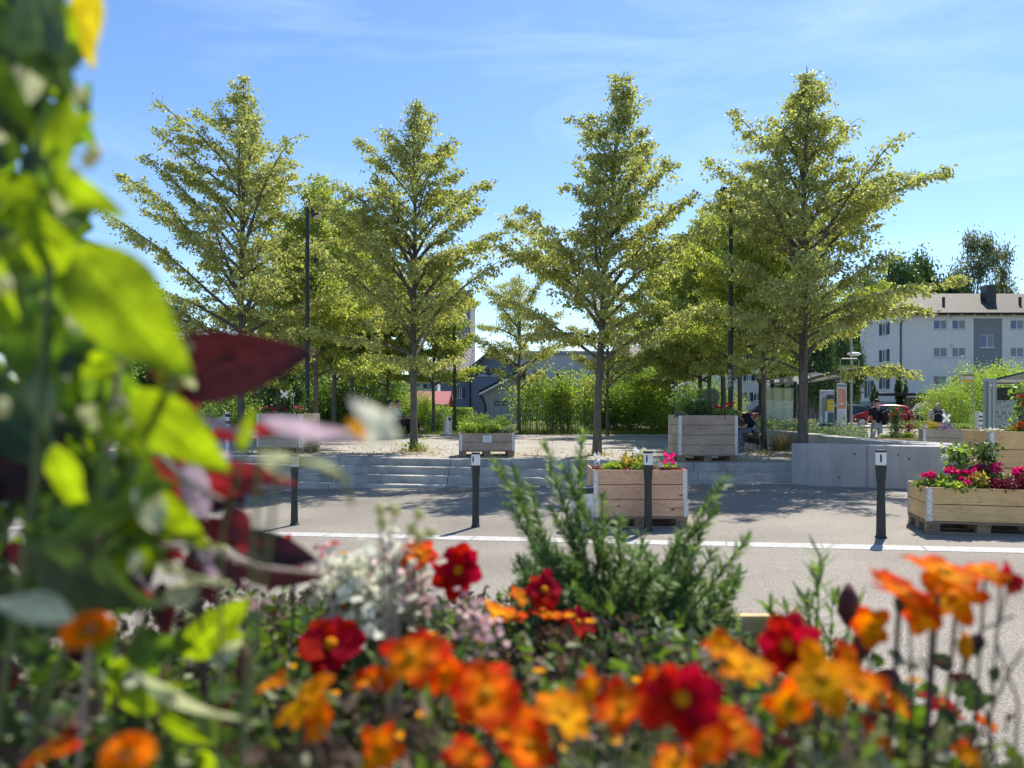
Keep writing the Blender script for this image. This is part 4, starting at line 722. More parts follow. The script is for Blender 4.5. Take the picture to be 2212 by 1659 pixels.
# ---------------- pallets and planters ----------------
HW = Matrix.Rotation
def pallet(label, loc, rz, text=None, W=1.2, D=.8, sc=1.0):
    t = thing('wooden_pallet', label, 'pallet', loc, rz, 'pallets carrying the planters'); 
    for k in range(3): m = MB(); m.box(0, (-.35 + .35 * k) * D / .8, .011, W, .1 if k != 1 else .145, .022); m.build('bottom_board', 'pallet_wood', t, bevel=.002)
    for i in range(3):
        for j in range(3):
            m = MB(); m.box((-.5275 + .5275 * i) * W / 1.2, (-.3275 + .3275 * j) * D / .8, .0615, .145, .1 if j != 1 else .145, .077); b = m.build('block', 'pallet_wood', t, bevel=.003)
            if j == 0 and text and i in text:
                xx = -.5275 + .5275 * i; link('stamp', text_mesh(text[i], .04, 'black_plastic', .0005), b, None, (xx * W / 1.2, -.3787 * D / .8 + .0, .0615), (R(90), 0, 0))
                if text[i] == 'EPAL':
                    m = MB(); c = (xx * W / 1.2, -.3785 * D / .8, .0615); n = 20
                    vs = [(c[0] + .062 * r * math.cos(a * 2 * math.pi / n), c[1], c[2] + .034 * r * math.sin(a * 2 * math.pi / n)) for r in (1, .92) for a in range(n)]; m.add(vs, [(a, (a + 1) % n, n + (a + 1) % n, n + a) for a in range(n)]); m.build('stamp', 'black_plastic', b)
    m = MB()
    for k in range(3): m.box((-.5275 + .5275 * k) * W / 1.2, 0, .111, .145, D, .022)
    for k in range(5): m.box(0, (-.35 + .175 * k) * D / .8, .133, W, .13, .022)
    m.build('deck', 'pallet_wood', t, bevel=.002); return t
def planter(label, loc, rz, tiers, woodm, W=1.2, D=.8, soil=True, pal=True, ptext=None, plabel=None, z0=None, sheet=False, shift=None):
    z = z0 if z0 is not None else (.144 if pal else 0)
    if pal: pallet(plabel, loc, rz, ptext)
    t = thing('raised_planter', label, 'planter', Vector(loc) + Vector((0, 0, z)), rz, 'wooden collar planters around the square'); zc = 0
    for ti, (boards, bh) in enumerate(tiers):
        ox = shift[ti] if shift else 0
        wm = woodm[ti % len(woodm)] if isinstance(woodm, (list, tuple)) else woodm; Ht = boards * bh
        for (cx, cy, L, a) in ((0, -D / 2, W, 0), (0, D / 2, W, math.pi), (-W / 2, 0, D, -math.pi / 2), (W / 2, 0, D, math.pi / 2)):
            m = MB()
            L2 = L - .044 if abs(a) == math.pi / 2 else L
            for b in range(boards): m.box(0, .01, bh * (b + .5), L2, .02, bh - .008)
            m.build('side_panel', wm, t, (cx + ox, cy, zc), (0, 0, a), bevel=.002)
            for sx in (-1, 1):
                m = MB(); m.box(sx * (L / 2 - .03), -.003, Ht / 2 - .01, .052, .004, Ht - .006)
                h = m.build('corner_hinge', 'zinc', t, (cx + ox, cy, zc), (0, 0, a), bevel=.001)
                m = MB(); q = 0
                for k in range(int(Ht / .028)):
                    xx = sx * (L / 2 - .03) + (.012 if k % 2 else -.012); m.box(xx, -.0058, .02 + k * .028, .007, .002, .007)
                    if k % 3 == 1: m.box(sx * (L / 2 - .03) - .004, -.0058, .033 + k * .028, .022, .002, .003)
                m.build('rivets', 'black_plastic', h, )
                h.children[0].location = (0, 0, 0)
        zc += Ht
    if soil: m = MB(); m.box(0, 0, zc - .09, W - .05, D - .05, .06); m.build('soil', 'soil', t)
    if sheet:
        m = MB(); m.box(0, -D / 2 - .002, zc - .12, .19, .004, .15); s_ = m.build('notice_sheet', 'white_paint', t)
        m = MB()
        for k in range(7): m.box(-.005, -D / 2 - .0048, zc - .065 - k * .016, .14 - .02 * (k % 3), .001, .004)
        m.build('print_lines', 'render_plinth', s_)
    return t, zc + z
def local(loc, rz, x, y, z): c, s = math.cos(rz), math.sin(rz); return Vector((loc[0] + x * c - y * s, loc[1] + x * s + y * c, loc[2] + z))
# plants used in the planters
def plantlet(name, label, loc, parts, cat='plant', group=None, rz=0):
    t = thing(name, label, cat, loc, rz, group)
    for nm, me in parts: link(nm, me, t)
    return t
def bush(seed, w, d, h, n, ls, m, droop=-.2, stems=6):
    a, b = shrub_meshes(seed, w, d, h, n, ls, m, clumps=14, stems=stems, shell=.6, spread=.13, stemr=.004, droop=droop); return [('stems', a), ('foliage', b)]
def flowerheads(seed, pts, size, m, n=26, rad=.035):
    r_ = np.random.default_rng(seed); P = []; O = []
    for p in pts:
        q = r_.normal(size=(n, 3)); q /= np.linalg.norm(q, axis=1)[:, None]; q[:, 2] = np.abs(q[:, 2]); P += [np.array(p) + v * rad * .6 for v in q]; O += [v * 2.2 for v in q]
    return ('flower_heads', leaves('flower_heads', P, size, m, r_, droop=0, out=np.array(O), width=.95, fold=.05))
def stemset(pts, base, r=.004):
    return ('flower_stems', tubes('flower_stems', [(np.array([[base[0] + (p[0] - base[0]) * .3, base[1] + (p[1] - base[1]) * .3, 0], [(p[0] + base[0]) / 2, (p[1] + base[1]) / 2, p[2] * .55], p]), [r, r, r * .7]) for p in map(np.array, pts)], 'bright_leaf', 4))
mat('rosemary', (.17, .255, .085), .6, .3, island=.4, hue=.015, transl=.35, tcol=(1.4, 1.5, .7))
def rosemary_mesh(seed, tips, base, nn=42, L=.024, w=.0022, m='rosemary', spreadb=.05, rad=.0022):
    """upright stems set all round with needle leaves"""
    r_ = np.random.default_rng(seed); lines = []; V = []; 
    for tp in tips:
        tp = np.array(tp); b = np.array(base) + np.array([r_.normal(0, spreadb), r_.normal(0, spreadb), 0]); mid = b + (tp - b) * .5 + np.array([r_.normal(0, .015), r_.normal(0, .015), .03 * np.linalg.norm(tp - b)])
        tt = np.linspace(0, 1, 8)[:, None]; Q = (1 - tt) ** 2 * b + 2 * tt * (1 - tt) * mid + tt ** 2 * tp; lines.append((Q, np.linspace(rad * 1.5, rad * .5, 8)))
        ln = np.linalg.norm(tp - b); n = int(nn * ln / .2) + 12
        f = r_.uniform(.12, 1, n) ** .8 * 7; i0 = np.minimum(6, f.astype(int)); P = Q[i0] + (Q[i0 + 1] - Q[i0]) * (f - i0)[:, None]; ax = Q[i0 + 1] - Q[i0]; ax /= np.linalg.norm(ax, axis=1)[:, None]
        rd = r_.normal(size=(n, 3)); rd -= ax * (rd * ax).sum(1)[:, None]; rd /= np.linalg.norm(rd, axis=1)[:, None]; d = ax * r_.uniform(.4, 1.4, n)[:, None] + rd; d /= np.linalg.norm(d, axis=1)[:, None]
        ll = (L * r_.uniform(.7, 1.15, n) * (1 - .35 * (f / 7) ** 6))[:, None]; s = np.cross(d, ax); s /= np.linalg.norm(s, axis=1)[:, None]; s *= w
        V.append(np.stack([P - s * .6, P + s * .6, P + d * ll * .55 + s, P + d * ll + s * .1, P + d * ll * .55 - s], 1).reshape(-1, 3))
    V = np.concatenate(V); i = np.arange(len(V) // 5)[:, None] * 5; F = np.concatenate([i + np.array([[0, 1, 2]]), i + np.array([[0, 2, 4]]), i + np.array([[4, 2, 3]])], 0)
    return [('stems', tubes('stems', lines, 'bark', 5)), ('needles', npmesh('needles', V, F, m))]
# A: left planter on the square
LA = (XX(622, 18.1), 18.15, .44); rA = -.30; tA, zA = planter('tall weathered planter with pink flowers behind the left bollard, two of its faces showing', LA, rA, [(2, .198), (2, .198)], 'grey_wood', plabel='pallet under the left weathered planter', sheet=False)
g = 'plants in the left weathered planter'
for i, (x, m_, lb) in enumerate([(-.42, 'magenta_petal', 'pink flower clump at the left end of the left weathered planter'), (.40, 'magenta_petal', 'pink flower clump at the right end of the left weathered planter')]):
    r_ = np.random.default_rng(i); hp = [(r_.normal(0, .1), r_.normal(0, .08), r_.uniform(.1, .2)) for _ in range(16)]; plantlet('pink_flower', lb, local(LA, rA, x, -.2, zA - .06), bush(300 + i, .42, .35, .18, 500, .05, 'dark_leaf') + [flowerheads(i, hp, .035, m_, 12, .02)], 'flower')
r_ = np.random.default_rng(12); plantlet('rosemary_bush', 'upright rosemary in the middle of the left weathered planter', local(LA, rA, -.05, -.05, zA - .06), rosemary_mesh(5, [(r_.normal(0, .13), r_.normal(0, .08), r_.uniform(.28, .48)) for _ in range(22)], (0, 0, 0), 60, .04, .005, 'dark_leaf'), 'shrub')
plantlet('leafy_plant', 'dark tall plant on a stem at the back of the left weathered planter', local(LA, rA, .25, .1, zA - .06), bush(310, .3, .3, .85, 900, .06, 'dark_leaf', stems=3))
def pinwheel(label, loc, h, r, m, rz=0, tilt=.3):
    t = thing('pinwheel', label, 'pinwheel', loc, rz); mb = MB(); mb.tube([(0, 0, 0), (0, 0, h)], .004, 6); mb.build('stick', 'win_frame', t)
    w_ = []; 
    for k in range(4):
        a = k * math.pi / 2 + .4; c, s = math.cos(a), math.sin(a); P = lambda x, y, d: (x * c - y * s, -d, h + x * s + y * c)
        mb = MB(); mb.add([P(0, 0, .012), P(r * .25, -.02, .02), P(r, .02, .03), P(r * .72, r * .52, .012), P(r * .3, r * .34, .05), P(.02, r * .12, .05)], [(0, 1, 2), (0, 2, 3), (0, 3, 4), (0, 4, 5)]); v = mb.build('vane', m, t)
    mb = MB(); mb.sphere((0, -.055, h), .009); mb.build('hub', 'white_paint', t); return t
mat('pink_foil', (.75, .01, .22), .25, .6, transl=.35, tcol=(1.3, 1, 1)); mat('white_foil', (.8, .8, .82), .3, .5, transl=.3, tcol=(1.1, 1.1, 1.1))
pinwheel('white paper pinwheel above the rosemary in the left weathered planter', local(LA, rA, -.12, 0, zA - .05), .5, .13, 'white_foil', .4); pinwheel('small pale pinwheel right of the white one in the left weathered planter', local(LA, rA, .2, -.1, zA - .05), .5, .06, 'white_foil', .2)
# B: long low planter
LB = (XX(1050, 16.9), 16.95, .44); rB = .09; tB, zB = planter('low two-board planter with a white notice sheet standing at the edge of the steps', LB, rB, [(2, .19)], 'weathered_wood', plabel='pallet under the low planter with the notice sheet', sheet=True)
for i, x in enumerate((-.42, -.12, .2, .44)): plantlet('leafy_plant', ['leafy herb at the left end of the low planter', 'leafy herb left of the middle of the low planter', 'leafy herb right of the middle of the low planter', 'lavender-like herb at the right end of the low planter'][i], local(LB, rB, x, 0, zB - .06), bush(320 + i, .38, .4, (.36, .26, .3, .2)[i], 800, .05, ('bright_leaf', 'shrub_leaf', 'shrub_leaf', 'grey_leaf')[i]))
# C: tall planter right
LC = (XX(1519, 15.55), 15.62, .44); rC = .10; rC = -.0; tC, zC = planter('tall four-board reddish-grey planter with olive bush on the square beside the seated pair', LC, .05, [(2, .2), (2, .2)], 'weathered_wood', plabel='pallet under the tall reddish-grey planter')
rC = .05
plantlet('white_flowering_bush', 'white flowering bush at the left of the tall reddish-grey planter', local(LC, rC, -.3, .05, zC - .06), bush(330, .65, .5, .72, 2600, .045, 'shrub_leaf', stems=12) + [flowerheads(33, [(np.random.default_rng(k).normal(0, .17), np.random.default_rng(k + 50).normal(0, .13), np.random.default_rng(k + 99).uniform(.3, .72)) for k in range(34)], .03, 'white_petal', 10, .03)], 'shrub')
plantlet('lavender_plant', 'dark lavender in the front middle of the tall reddish-grey planter', local(LC, rC, -.1, -.15, zC - .06), bush(331, .6, .3, .3, 1500, .04, 'dark_leaf'))
mat('olive_leaf', (.16, .20, .15), .5, .4, island=.3, transl=.15, tcol=(1.2, 1.3, .9))
t = plantlet('olive_bush', 'small round-headed olive tree in the tall reddish-grey planter', local(LC, rC, .2, .1, zC - .06), [], 'shrub'); mb = MB(); mb.tube([(0, 0, 0), (.01, 0, .15), (0, 0, .34)], .012, 6); mb.build('trunk', 'bark', t); r_ = np.random.default_rng(3); q = r_.normal(0, 1, (2200, 3)); q /= np.linalg.norm(q, axis=1)[:, None]; link('crown', leaves('crown', q * (r_.uniform(.3, 1, 2200) ** .5)[:, None] * [.2, .18, .2] + [0, 0, .42], .035, 'olive_leaf', r_, droop=-.3, width=.3, out=q), t)
for i, (x, h) in enumerate([(.26, .22), (.5, .26)]):
    r_ = np.random.default_rng(40 + i); hp = [(r_.normal(0, .05), r_.normal(0, .05), h + r_.normal(0, .03)) for _ in range(5 - i * 2)]; plantlet('red_geranium', ['red geranium at the right front of the tall reddish-grey planter', 'smaller red geranium at the right end of the tall reddish-grey planter'][i], local(LC, rC, x, -.22, zC - .06), bush(340 + i, .3, .28, .2, 500, .055, 'shrub_leaf') + [flowerheads(i + 5, hp, .035, 'magenta_petal' if i == 0 else 'red_petal', 26, .04)], 'flower')
plantlet('trailing_plant', 'pale trailing plant hanging over the left edge of the tall reddish-grey planter', local(LC, rC, -.56, -.3, zC - .05), bush(345, .16, .25, .12, 260, .045, 'grey_leaf'))
# D: planter with pinwheels, behind the bollard
zD0 = float(Sz(1.64, 10.1)); LD = (XX(1383.5, 9.75), 10.13, zD0); rD = .0
tD, zD = planter('reddish planter with pink and white pinwheels standing on the street behind a bollard', LD, rD, [(2, .112), (2, .19)], ['brown_wood', 'brown_wood'], plabel='pallet stamped EPAL under the pinwheel planter', ptext={1: 'HT', 2: 'EPAL', 0: 'EUR'}, shift=[.01, -.005])
pinwheel('pink pinwheel at the right of the pinwheel planter', local(LD, rD, .40, -.25, zD - .07), .21, .105, 'pink_foil', -.3); pinwheel('white pinwheel at the left corner of the pinwheel planter', local(LD, rD, -.55, -.12, zD - .07), .2, .10, 'white_foil', .9)
pinwheel('white pinwheel half hidden behind the bollard head', local(LD, rD, .06, .1, zD - .07), .24, .12, 'white_foil', .2)
for i, (x, y, w_, h, n, ls, m_, lb) in enumerate([(-.34, -.1, .32, .14, 900, .035, 'bright_leaf', 'feathery low green herb at the left of the pinwheel planter'), (-.1, -.1, .26, .27, 420, .06, 'yellow_leaf_small', 'yellow-green nettle-like plant left of the middle of the pinwheel planter'), (.02, -.25, .22, .13, 300, .05, 'bright_leaf', 'low yellow-green plant beside the bollard in the pinwheel planter'), (.1, .05, .16, .24, 130, .06, 'bright_leaf', 'thin leafy plant directly behind the bollard in the pinwheel planter'), (-.53, -.25, .12, .06, 160, .03, 'purple_leaf_small', 'dark red lettuce in the left corner of the pinwheel planter'), (.32, -.28, .16, .07, 300, .03, 'purple_leaf_small', 'dark red lettuce right of the bollard in the pinwheel planter'), (.5, -.26, .16, .08, 300, .03, 'purple_leaf_small', 'dark red lettuce in the right corner of the pinwheel planter'), (.44, -.05, .2, .12, 160, .05, 'bright_leaf', 'small green plant behind the pink pinwheel'), (-.2, -.3, .2, .06, 200, .035, 'purple_leaf_small', 'brownish low plant between the herbs of the pinwheel planter')]):
    plantlet('herb_plant', lb, local(LD, rD, x, y, zD - .06), bush(350 + i, w_, w_ * .9, h, n, ls, m_))
r_ = np.random.default_rng(4)
t = plantlet('tall_grass_stalks', 'thin bare stalks standing behind the herbs of the pinwheel planter', local(LD, rD, .22, .05, zD - .06), [('stalks', blades('stalks', 30, .28, .36, 'dry_grass', r_, w=.0025, lean=.12))]); 
mb = MB(); mb.box(0, 0, .09, .05, .004, .08); mb.tube([(0, .004, 0), (0, .004, .08)], .003, 5); o = mb.build('plant_label', 'white_paint', None, local(LD, rD, .30, -.15, zD - .05)); tagp(o, 'small white plant label stuck in the pinwheel planter beside the pink pinwheel', 'plant label')
# litter bin of white metal with dark rim next to the pinwheel planter
xb = XX(1263, 9.9); t = thing('litter_bin', 'white round litter bin with dark rim and slot beside the pinwheel planter', 'bin', (xb, 9.9, float(Sz(xb, 9.9))))
mb = MB(); mb.tube([(0, 0, 0), (0, 0, .01), (0, 0, .5)], [.17, .185, .19], 32); mb.build('body', 'white_paint', t, smooth=False); mb = MB(); mb.tube([(0, 0, .462), (0, 0, .53)], [.196, .196], 32); mb.build('rim', 'dark_paint', t)
mb = MB()
for k in range(40): a = k * math.pi / 20; mb.box(.165 * math.cos(a), .165 * math.sin(a), .538, .014, .014, .016, a)
mb.build('ash_grid', 'zinc', t); mb = MB()
for k in range(9): a = k / 8 * math.pi; mb.box(-.02 + 0, -.191, .13 + .19 * k / 8, .03 + .025 * math.sin(a), .01, .03)
mb.build('slot', 'black_plastic', t); mb = MB(); mb.box(0, -.2, .25, .02, .012, .1); mb.build('handle', 'white_paint', t)
# E: big fresh wooden planter right front
rE = -.23; cE = (4.81 + (.6 * math.cos(rE) - .4 * math.sin(rE)), 8.80 + (.6 * math.sin(rE) + .4 * math.cos(rE))); LE = (cE[0], cE[1], .125)
tE, zE = planter('fresh pine planter full of pink geraniums at the right, nearest to the kerb line', LE, rE, [(2, .197)], 'fresh_wood', plabel='stamped pallet under the fresh pine geranium planter', ptext={0: 'EPAL'})
for i, (x, y, h, lb) in enumerate([(-.50, -.12, .13, 'leftmost dark pink geranium of the fresh pine planter'), (-.30, -.15, .20, 'bright pink geranium second from the left in the fresh pine planter'), (-.10, -.05, .20, 'pink geranium in front of the left climber'), (-.17, -.30, .10, 'low pink geranium hanging just inside the front board'), (.08, .05, .22, 'dark pink geranium between the two climbers'), (.28, .0, .24, 'magenta geranium just right of the right climber'), (.44, -.1, .22, 'pink geranium near the right frame edge'), (.2, .2, .2, 'pink geranium at the back of the fresh pine planter')]):
    r_ = np.random.default_rng(60 + i); hp = [(r_.normal(0, .055), r_.normal(0, .05), h + r_.normal(0, .018)) for _ in range(6)]; plantlet('pink_geranium', lb, local(LE, rE, x, y, zE - .05), bush(360 + i, .24, .24, h * .75, 260, .055, 'shrub_leaf') + [stemset(hp, (0, 0, 0), .003), flowerheads(70 + i, hp, .034, 'magenta_petal', 40, .036)], 'flower')
for i, (x, y, w_, h, n, ls, m_, lb) in enumerate([(-.33, -.3, .34, .12, 700, .05, 'bright_leaf', 'bright green low leaves at the left front of the fresh pine planter'), (-.03, -.22, .3, .19, 420, .07, 'yellow_leaf_small', 'yellow-orange coleus in the middle of the fresh pine planter'), (.2, -.25, .4, .17, 1500, .035, 'purple_leaf_small', 'dark red ruffled foliage right of the coleus'), (.48, -.22, .35, .2, 1300, .035, 'purple_leaf_small', 'dark purple fine foliage at the right of the fresh pine planter')]):
    plantlet('foliage_plant', lb, local(LE, rE, x, y, zE - .05), bush(370 + i, w_, w_ * .8, h, n, ls, m_))
r_ = np.random.default_rng(44); plantlet('ornamental_grass', 'pale grey ornamental grass in the left corner of the fresh pine planter', local(LE, rE, -.46, .05, zE - .05), [('blades', blades('blades', 220, .06, .30, 'grey_leaf', r_, w=.0025, lean=.75))])
def climber(seed, h, w_, n, ls, m_='shrub_leaf'):
    r_ = np.random.default_rng(seed); L = []; P = []
    for i in range(4):
        q = np.array([[0, 0, 0], [r_.normal(0, .03), r_.normal(0, .03), h * .4], [r_.normal(0, .05), r_.normal(0, .04), h * .8], [r_.normal(0, w_ * .4), r_.normal(0, w_ * .3), h * r_.uniform(.9, 1.05)]]); L.append((q, [.006, .005, .004, .002]))
    tt = r_.beta(1.4, 1.2, n); P = np.stack([r_.normal(0, w_ * .35, n), r_.normal(0, w_ * .3, n), tt * h], 1); P[:, :2] *= (.6 + .6 * np.abs(np.sin(tt * 5)))[:, None]
    return [('stems', tubes('stems', L, 'bark', 5)), ('foliage', leaves('foliage', P, ls, m_, r_, droop=.1))]
plantlet('climbing_plant', 'upright climber with white flowers, left of the two in the fresh pine planter', local(LE, rE, -.12, .12, zE - .05), climber(80, .52, .22, 260, .085) + [flowerheads(81, [(-.19, -.05, .33), (-.17, 0, .37), (-.09, -.08, .28), (.06, -.09, .24)], .045, 'white_petal', 9, .02)], 'plant')
plantlet('climbing_plant', 'upright small-leaved climber, right of the two in the fresh pine planter', local(LE, rE, .18, .12, zE - .05), climber(82, .56, .24, 620, .05, 'dark_leaf') + [flowerheads(83, [(.15, -.05, .2), (.2, 0, .16)], .03, 'white_petal', 9, .02)], 'plant')
# F: far right tall planter
rF = -.1; LF = (XX(2156, 9.9) + .6, 10.35, .14); tF, zF = planter('tall four-board fresh pine planter cut by the right picture edge', LF, rF, [(2, .245), (2, .245)], 'fresh_wood', plabel='pallet under the tall fresh pine planter at the right edge')
r_ = np.random.default_rng(45); plantlet('orange_flower', 'orange flower clump in the tall fresh pine planter at the right edge', local(LF, rF, -.1, -.25, zF - .05), bush(380, .35, .3, .14, 400, .045, 'shrub_leaf') + [flowerheads(84, [(r_.normal(0, .09), r_.normal(0, .07), r_.uniform(.07, .16)) for _ in range(34)], .025, 'orange_petal_small', 10, .02)], 'flower')
plantlet('white_flower', 'low white flowers in the left corner of the right-edge pine planter', local(LF, rF, -.5, -.25, zF - .05), bush(381, .2, .3, .07, 200, .035, 'grey_leaf') + [flowerheads(85, [(r_.normal(0, .05), r_.normal(0, .1), r_.uniform(.04, .07)) for _ in range(30)], .018, 'white_petal', 8, .012)], 'flower')
plantlet('climbing_plant', 'tall plant with red flowers rising out of the right-edge planter', local(LF, rF, .04, 0, zF - .05), climber(86, .7, .22, 360, .07, 'shrub_leaf') + [flowerheads(87, [(-.12, -.1, .5), (-.05, -.1, .4), (.02, -.1, .62)], .04, 'red_petal', 14, .025)])
# G: mid right planter
rG = -.38; LG = (XX(2060, 16.9), 17.0, .12); tG, zG = planter('tall old grey planter in front of the woman with the backpack', LG, rG, [(2, .197), (2, .197)], 'grey_wood', plabel='pallet under the old grey planter')
for i, (x, y, w_, h, n, m_, lb) in enumerate([(-.35, -.1, .35, .2, 500, 'yellow_leaf_small', 'yellow-green plant at the left of the old grey planter'), (-.08, -.15, .3, .16, 500, 'lilac_petal', 'grey-lilac heather in the old grey planter'), (.2, -.1, .4, .17, 700, 'shrub_leaf', 'low green plants at the right of the old grey planter')]): plantlet('planter_plant', lb, local(LG, rG, x, y, zG - .05), bush(390 + i, w_, .3, h, n, .035, m_))
pinwheel('white pinwheel in the old grey planter in front of the woman', local(LG, rG, -.12, -.1, zG - .05), .28, .14, 'white_foil', .2)
# H: low planter behind the wall
rH = -.1; LH = (XX(1945, 23.2), 23.3, .02); tH, zH = planter('low fresh pine planter with red flowering bush seen over the concrete wall', LH, rH, [(2, .197)], 'fresh_wood', plabel='pallet under the low planter seen over the wall')
plantlet('climbing_plant', 'dark columnar climber with red blooms in the low planter behind the wall', local(LH, rH, -.1, 0, zH - .05), climber(90, 1.0, .28, 900, .06, 'dark_leaf') + [flowerheads(91, [(.0, -.12, .9), (-.1, -.1, .72), (.1, -.1, .8)], .05, 'red_petal', 12, .03)])
plantlet('small_bush', 'small bronze-leaved bush right of the columnar climber', local(LH, rH, .28, 0, zH - .05), climber(92, .5, .3, 400, .05, 'purple_leaf_small'))
plantlet('planter_plant', 'low green plants along the low planter behind the wall', local(LH, rH, 0, -.2, zH - .05), bush(395, 1.0, .3, .22, 900, .05, 'bright_leaf')); plantlet('planter_plant', 'white blossoms at the left end of the low planter behind the wall', local(LH, rH, -.48, -.2, zH - .05), bush(396, .2, .3, .14, 160, .04, 'grey_leaf') + [flowerheads(97, [(r_.normal(0, .06), r_.normal(0, .08), .14) for _ in range(16)], .03, 'white_petal', 8, .015)])
# ---------------- bollards ----------------
def make_bollard(label, loc, rz=0):
    t = thing('bollard', label, 'bollard', loc, rz, 'dark bollards with white heads along the kerb line')
    V = []; F = []; n = 20; prof = [(0, .062, .062, 0), (.012, .062, .062, 0), (.03, .050, .048, 0), (.2, .047, .044, .0), (.42, .045, .036, .25), (.6, .046, .036, .5), (.74, .053, .05, .6), (.83, .0565, .0565, .6)]
    for z, a, b, tw in prof:
        for k in range(n):
            th = 2 * math.pi * k / n; e = .75; cx, cy = math.cos(th), math.sin(th); x = a * math.copysign(abs(cx) ** e, cx); y = b * math.copysign(abs(cy) ** e, cy); V.append((x * math.cos(tw) - y * math.sin(tw), x * math.sin(tw) + y * math.cos(tw), z))
    for i in range(len(prof) - 1):
        for k in range(n): F.append((i * n + k, i * n + (k + 1) % n, (i + 1) * n + (k + 1) % n, (i + 1) * n + k))
    F += [tuple(range(n))[::-1]]; mb = MB(); mb.add(V, F); mb.build('post', 'dark_paint', t, smooth=False)
    mb = MB(); mb.tube([(0, 0, .83), (0, 0, .975)], [.0575, .0575], 28); mb.build('head', 'white_paint', t)
    mb = MB(); mb.tube([(0, 0, .975), (0, 0, .992), (0, 0, 1.0)], [.0595, .0595, .054], 28); mb.build('cap', 'dark_paint', t)
    mb = MB(); [mb.box(-.026, -.0545 + .0005 * abs(k - 4), .868 + k * .01, .011 + .006 * math.sin(math.pi * (k + .5) / 9), .012, .0101) for k in range(9)]; mb.build('slot', 'black_plastic', t); return t
BL = [(1903, 8.63, 'bollard nearest to the fresh pine geranium planter'), (1400, 9.5, 'bollard standing in front of the pinwheel planter'), (1027.5, 10.19, 'bollard in the middle, left of the rosemary'), (636, 10.8, 'bollard under the tip of the red leaf at the left'), (337, 11.55, 'bollard mostly hidden by the large leaves at the left')]
b0 = None
for px, Y, lb in BL:
    x = XX(px, Y); loc = (x, Y, float(Sz(x, Y)) + .0)
    if b0 is None: b0 = make_bollard(lb, loc)
    else: copy_tree(b0, loc, .0 if Y < 10 else -.12, lb)
copy_tree(b0, (XX(1999, 22.7), 22.7, 0.0), .2, 'distant bollard showing just above the left end of the old grey planter'); copy_tree(b0, (XX(2121, 18.2), 18.2, .1), .2, 'distant bollard between the old grey planter and the tall sign panel')
# ---------------- lamp posts ----------------
def make_lamp(label, loc, H, side, rz=0, stickers=False):
    t = thing('lamp_post', label, 'street lamp', loc, rz, 'dark lamp posts on the square'); mb = MB(); mb.tube([(0, 0, 0), (0, 0, 2.9), (0, 0, 2.95), (0, 0, H)], [.062, .06, .052, .045], 20); mb.build('pole', 'dark_paint', t)
    mb = MB(); mb.tube([(0, 0, H - .12), (side * .12, -.02, H - .12)], .022, 8); mb.build('bracket', 'dark_paint', t)
    mb = MB(); a = side * .42; c = Vector((side * .20, -.03, H - .17)); d = Vector((math.sin(a) * 1, -.12, -math.cos(a))).normalized(); mb.tube([c - d * .14, c + d * .14], [.095, .125], 20); h = mb.build('lamp_head', 'dark_paint', t)
    mb = MB(); mb.tube([c + d * .141, c + d * .146], [.112, .112], 20); mb.build('lens', 'white_paint', h)
    if stickers:
        for k, z in enumerate((1.18, 1.07, .96, .85)):
            mb = MB(); n = 16; vs = []; fs = []
            for kk in range(n): th = 2 * math.pi * kk / n; xx = .040 * math.cos(th); an = -.62 + xx / .062; vs.append((.0635 * math.sin(an), -.0635 * math.cos(an), z + .75 + .045 * math.sin(th)))
            mb.add(vs, [tuple(range(n))]); s_ = mb.build('sticker', 'white_paint', t)
            mb = MB(); an = -.62; q = [(.0655 * math.sin(an + dx / .062), -.0655 * math.cos(an + dx / .062), z + .75 + dz_) for dx, dz_ in [((-.02, -.012), (.018, -.02), (.02, .006), (-.008, .02)), ((-.018, .022), (.0, .0), (.02, .024), (.004, -.03)), ((-.022, -.02), (.022, -.02), (.022, .02), (-.022, .02)), ((-.022, .016), (.0, -.004), (.02, -.006), (.01, .018))][k]]; mb.add(q, [(0, 1, 2, 3)]); mb.build('pictogram', 'render_plinth', s_)
        link('lettering', text_mesh('Schule', .045, 'grey_leaf', .001), t, None, (-.02, -.066, 1.50), (R(90), 0, -.3))
    return t
make_lamp('left lamp post behind the weathered planter, its round lamp aimed right', (XX(664, 18.6), 18.6, .44), ZZ(443, 18.6) - .44, 1)
make_lamp('lamp post with four round stickers behind the tall reddish-grey planter', (XX(1578.5, 17.9), 17.9, .44), ZZ(404, 17.9) - .44, -1, stickers=True)
make_lamp('rear lamp post standing beside the steel bin in front of the blue-grey house', (XX(982, 28.0), 28.0, .44), ZZ(640, 28) - .44, 1)
make_lamp('rear lamp post standing left of the tall reddish-grey planter', (XX(1455, 28.0), 28.0, .44), 5.4, -1)
# ---------------- bins, info panels, benches ----------------
t = thing('steel_bin', 'upright stainless steel bin with a slanted top beside the rear lamp post', 'bin', (XX(967, 27.0), 27.0, .44))
n = 20; vs = [(.15 * math.cos(2 * math.pi * k / n), .15 * math.sin(2 * math.pi * k / n), 0) for k in range(n)]; vs += [(x, y, .66 + x * .55) for x, y, _ in vs]; mb = MB(); mb.add(vs, [tuple(range(n))[::-1], tuple(range(n, 2 * n))] + [(k, (k + 1) % n, n + (k + 1) % n, n + k) for k in range(n)]); mb.build('body', 'zinc', t); mb = MB(); mb.box(.06, -.125, .6, .12, .04, .1); mb.build('opening', 'black_plastic', t); mb = MB(); mb.box(.35, 0, .03, 1.2, .5, .1); mb.build('base_slab', 'step_concrete', t)
t = thing('info_pillar', 'slatted silver panel with slanted top and black-banded round post at the left', 'info pillar', (XX(476, 17.6), 17.6, .44)); mb = MB()
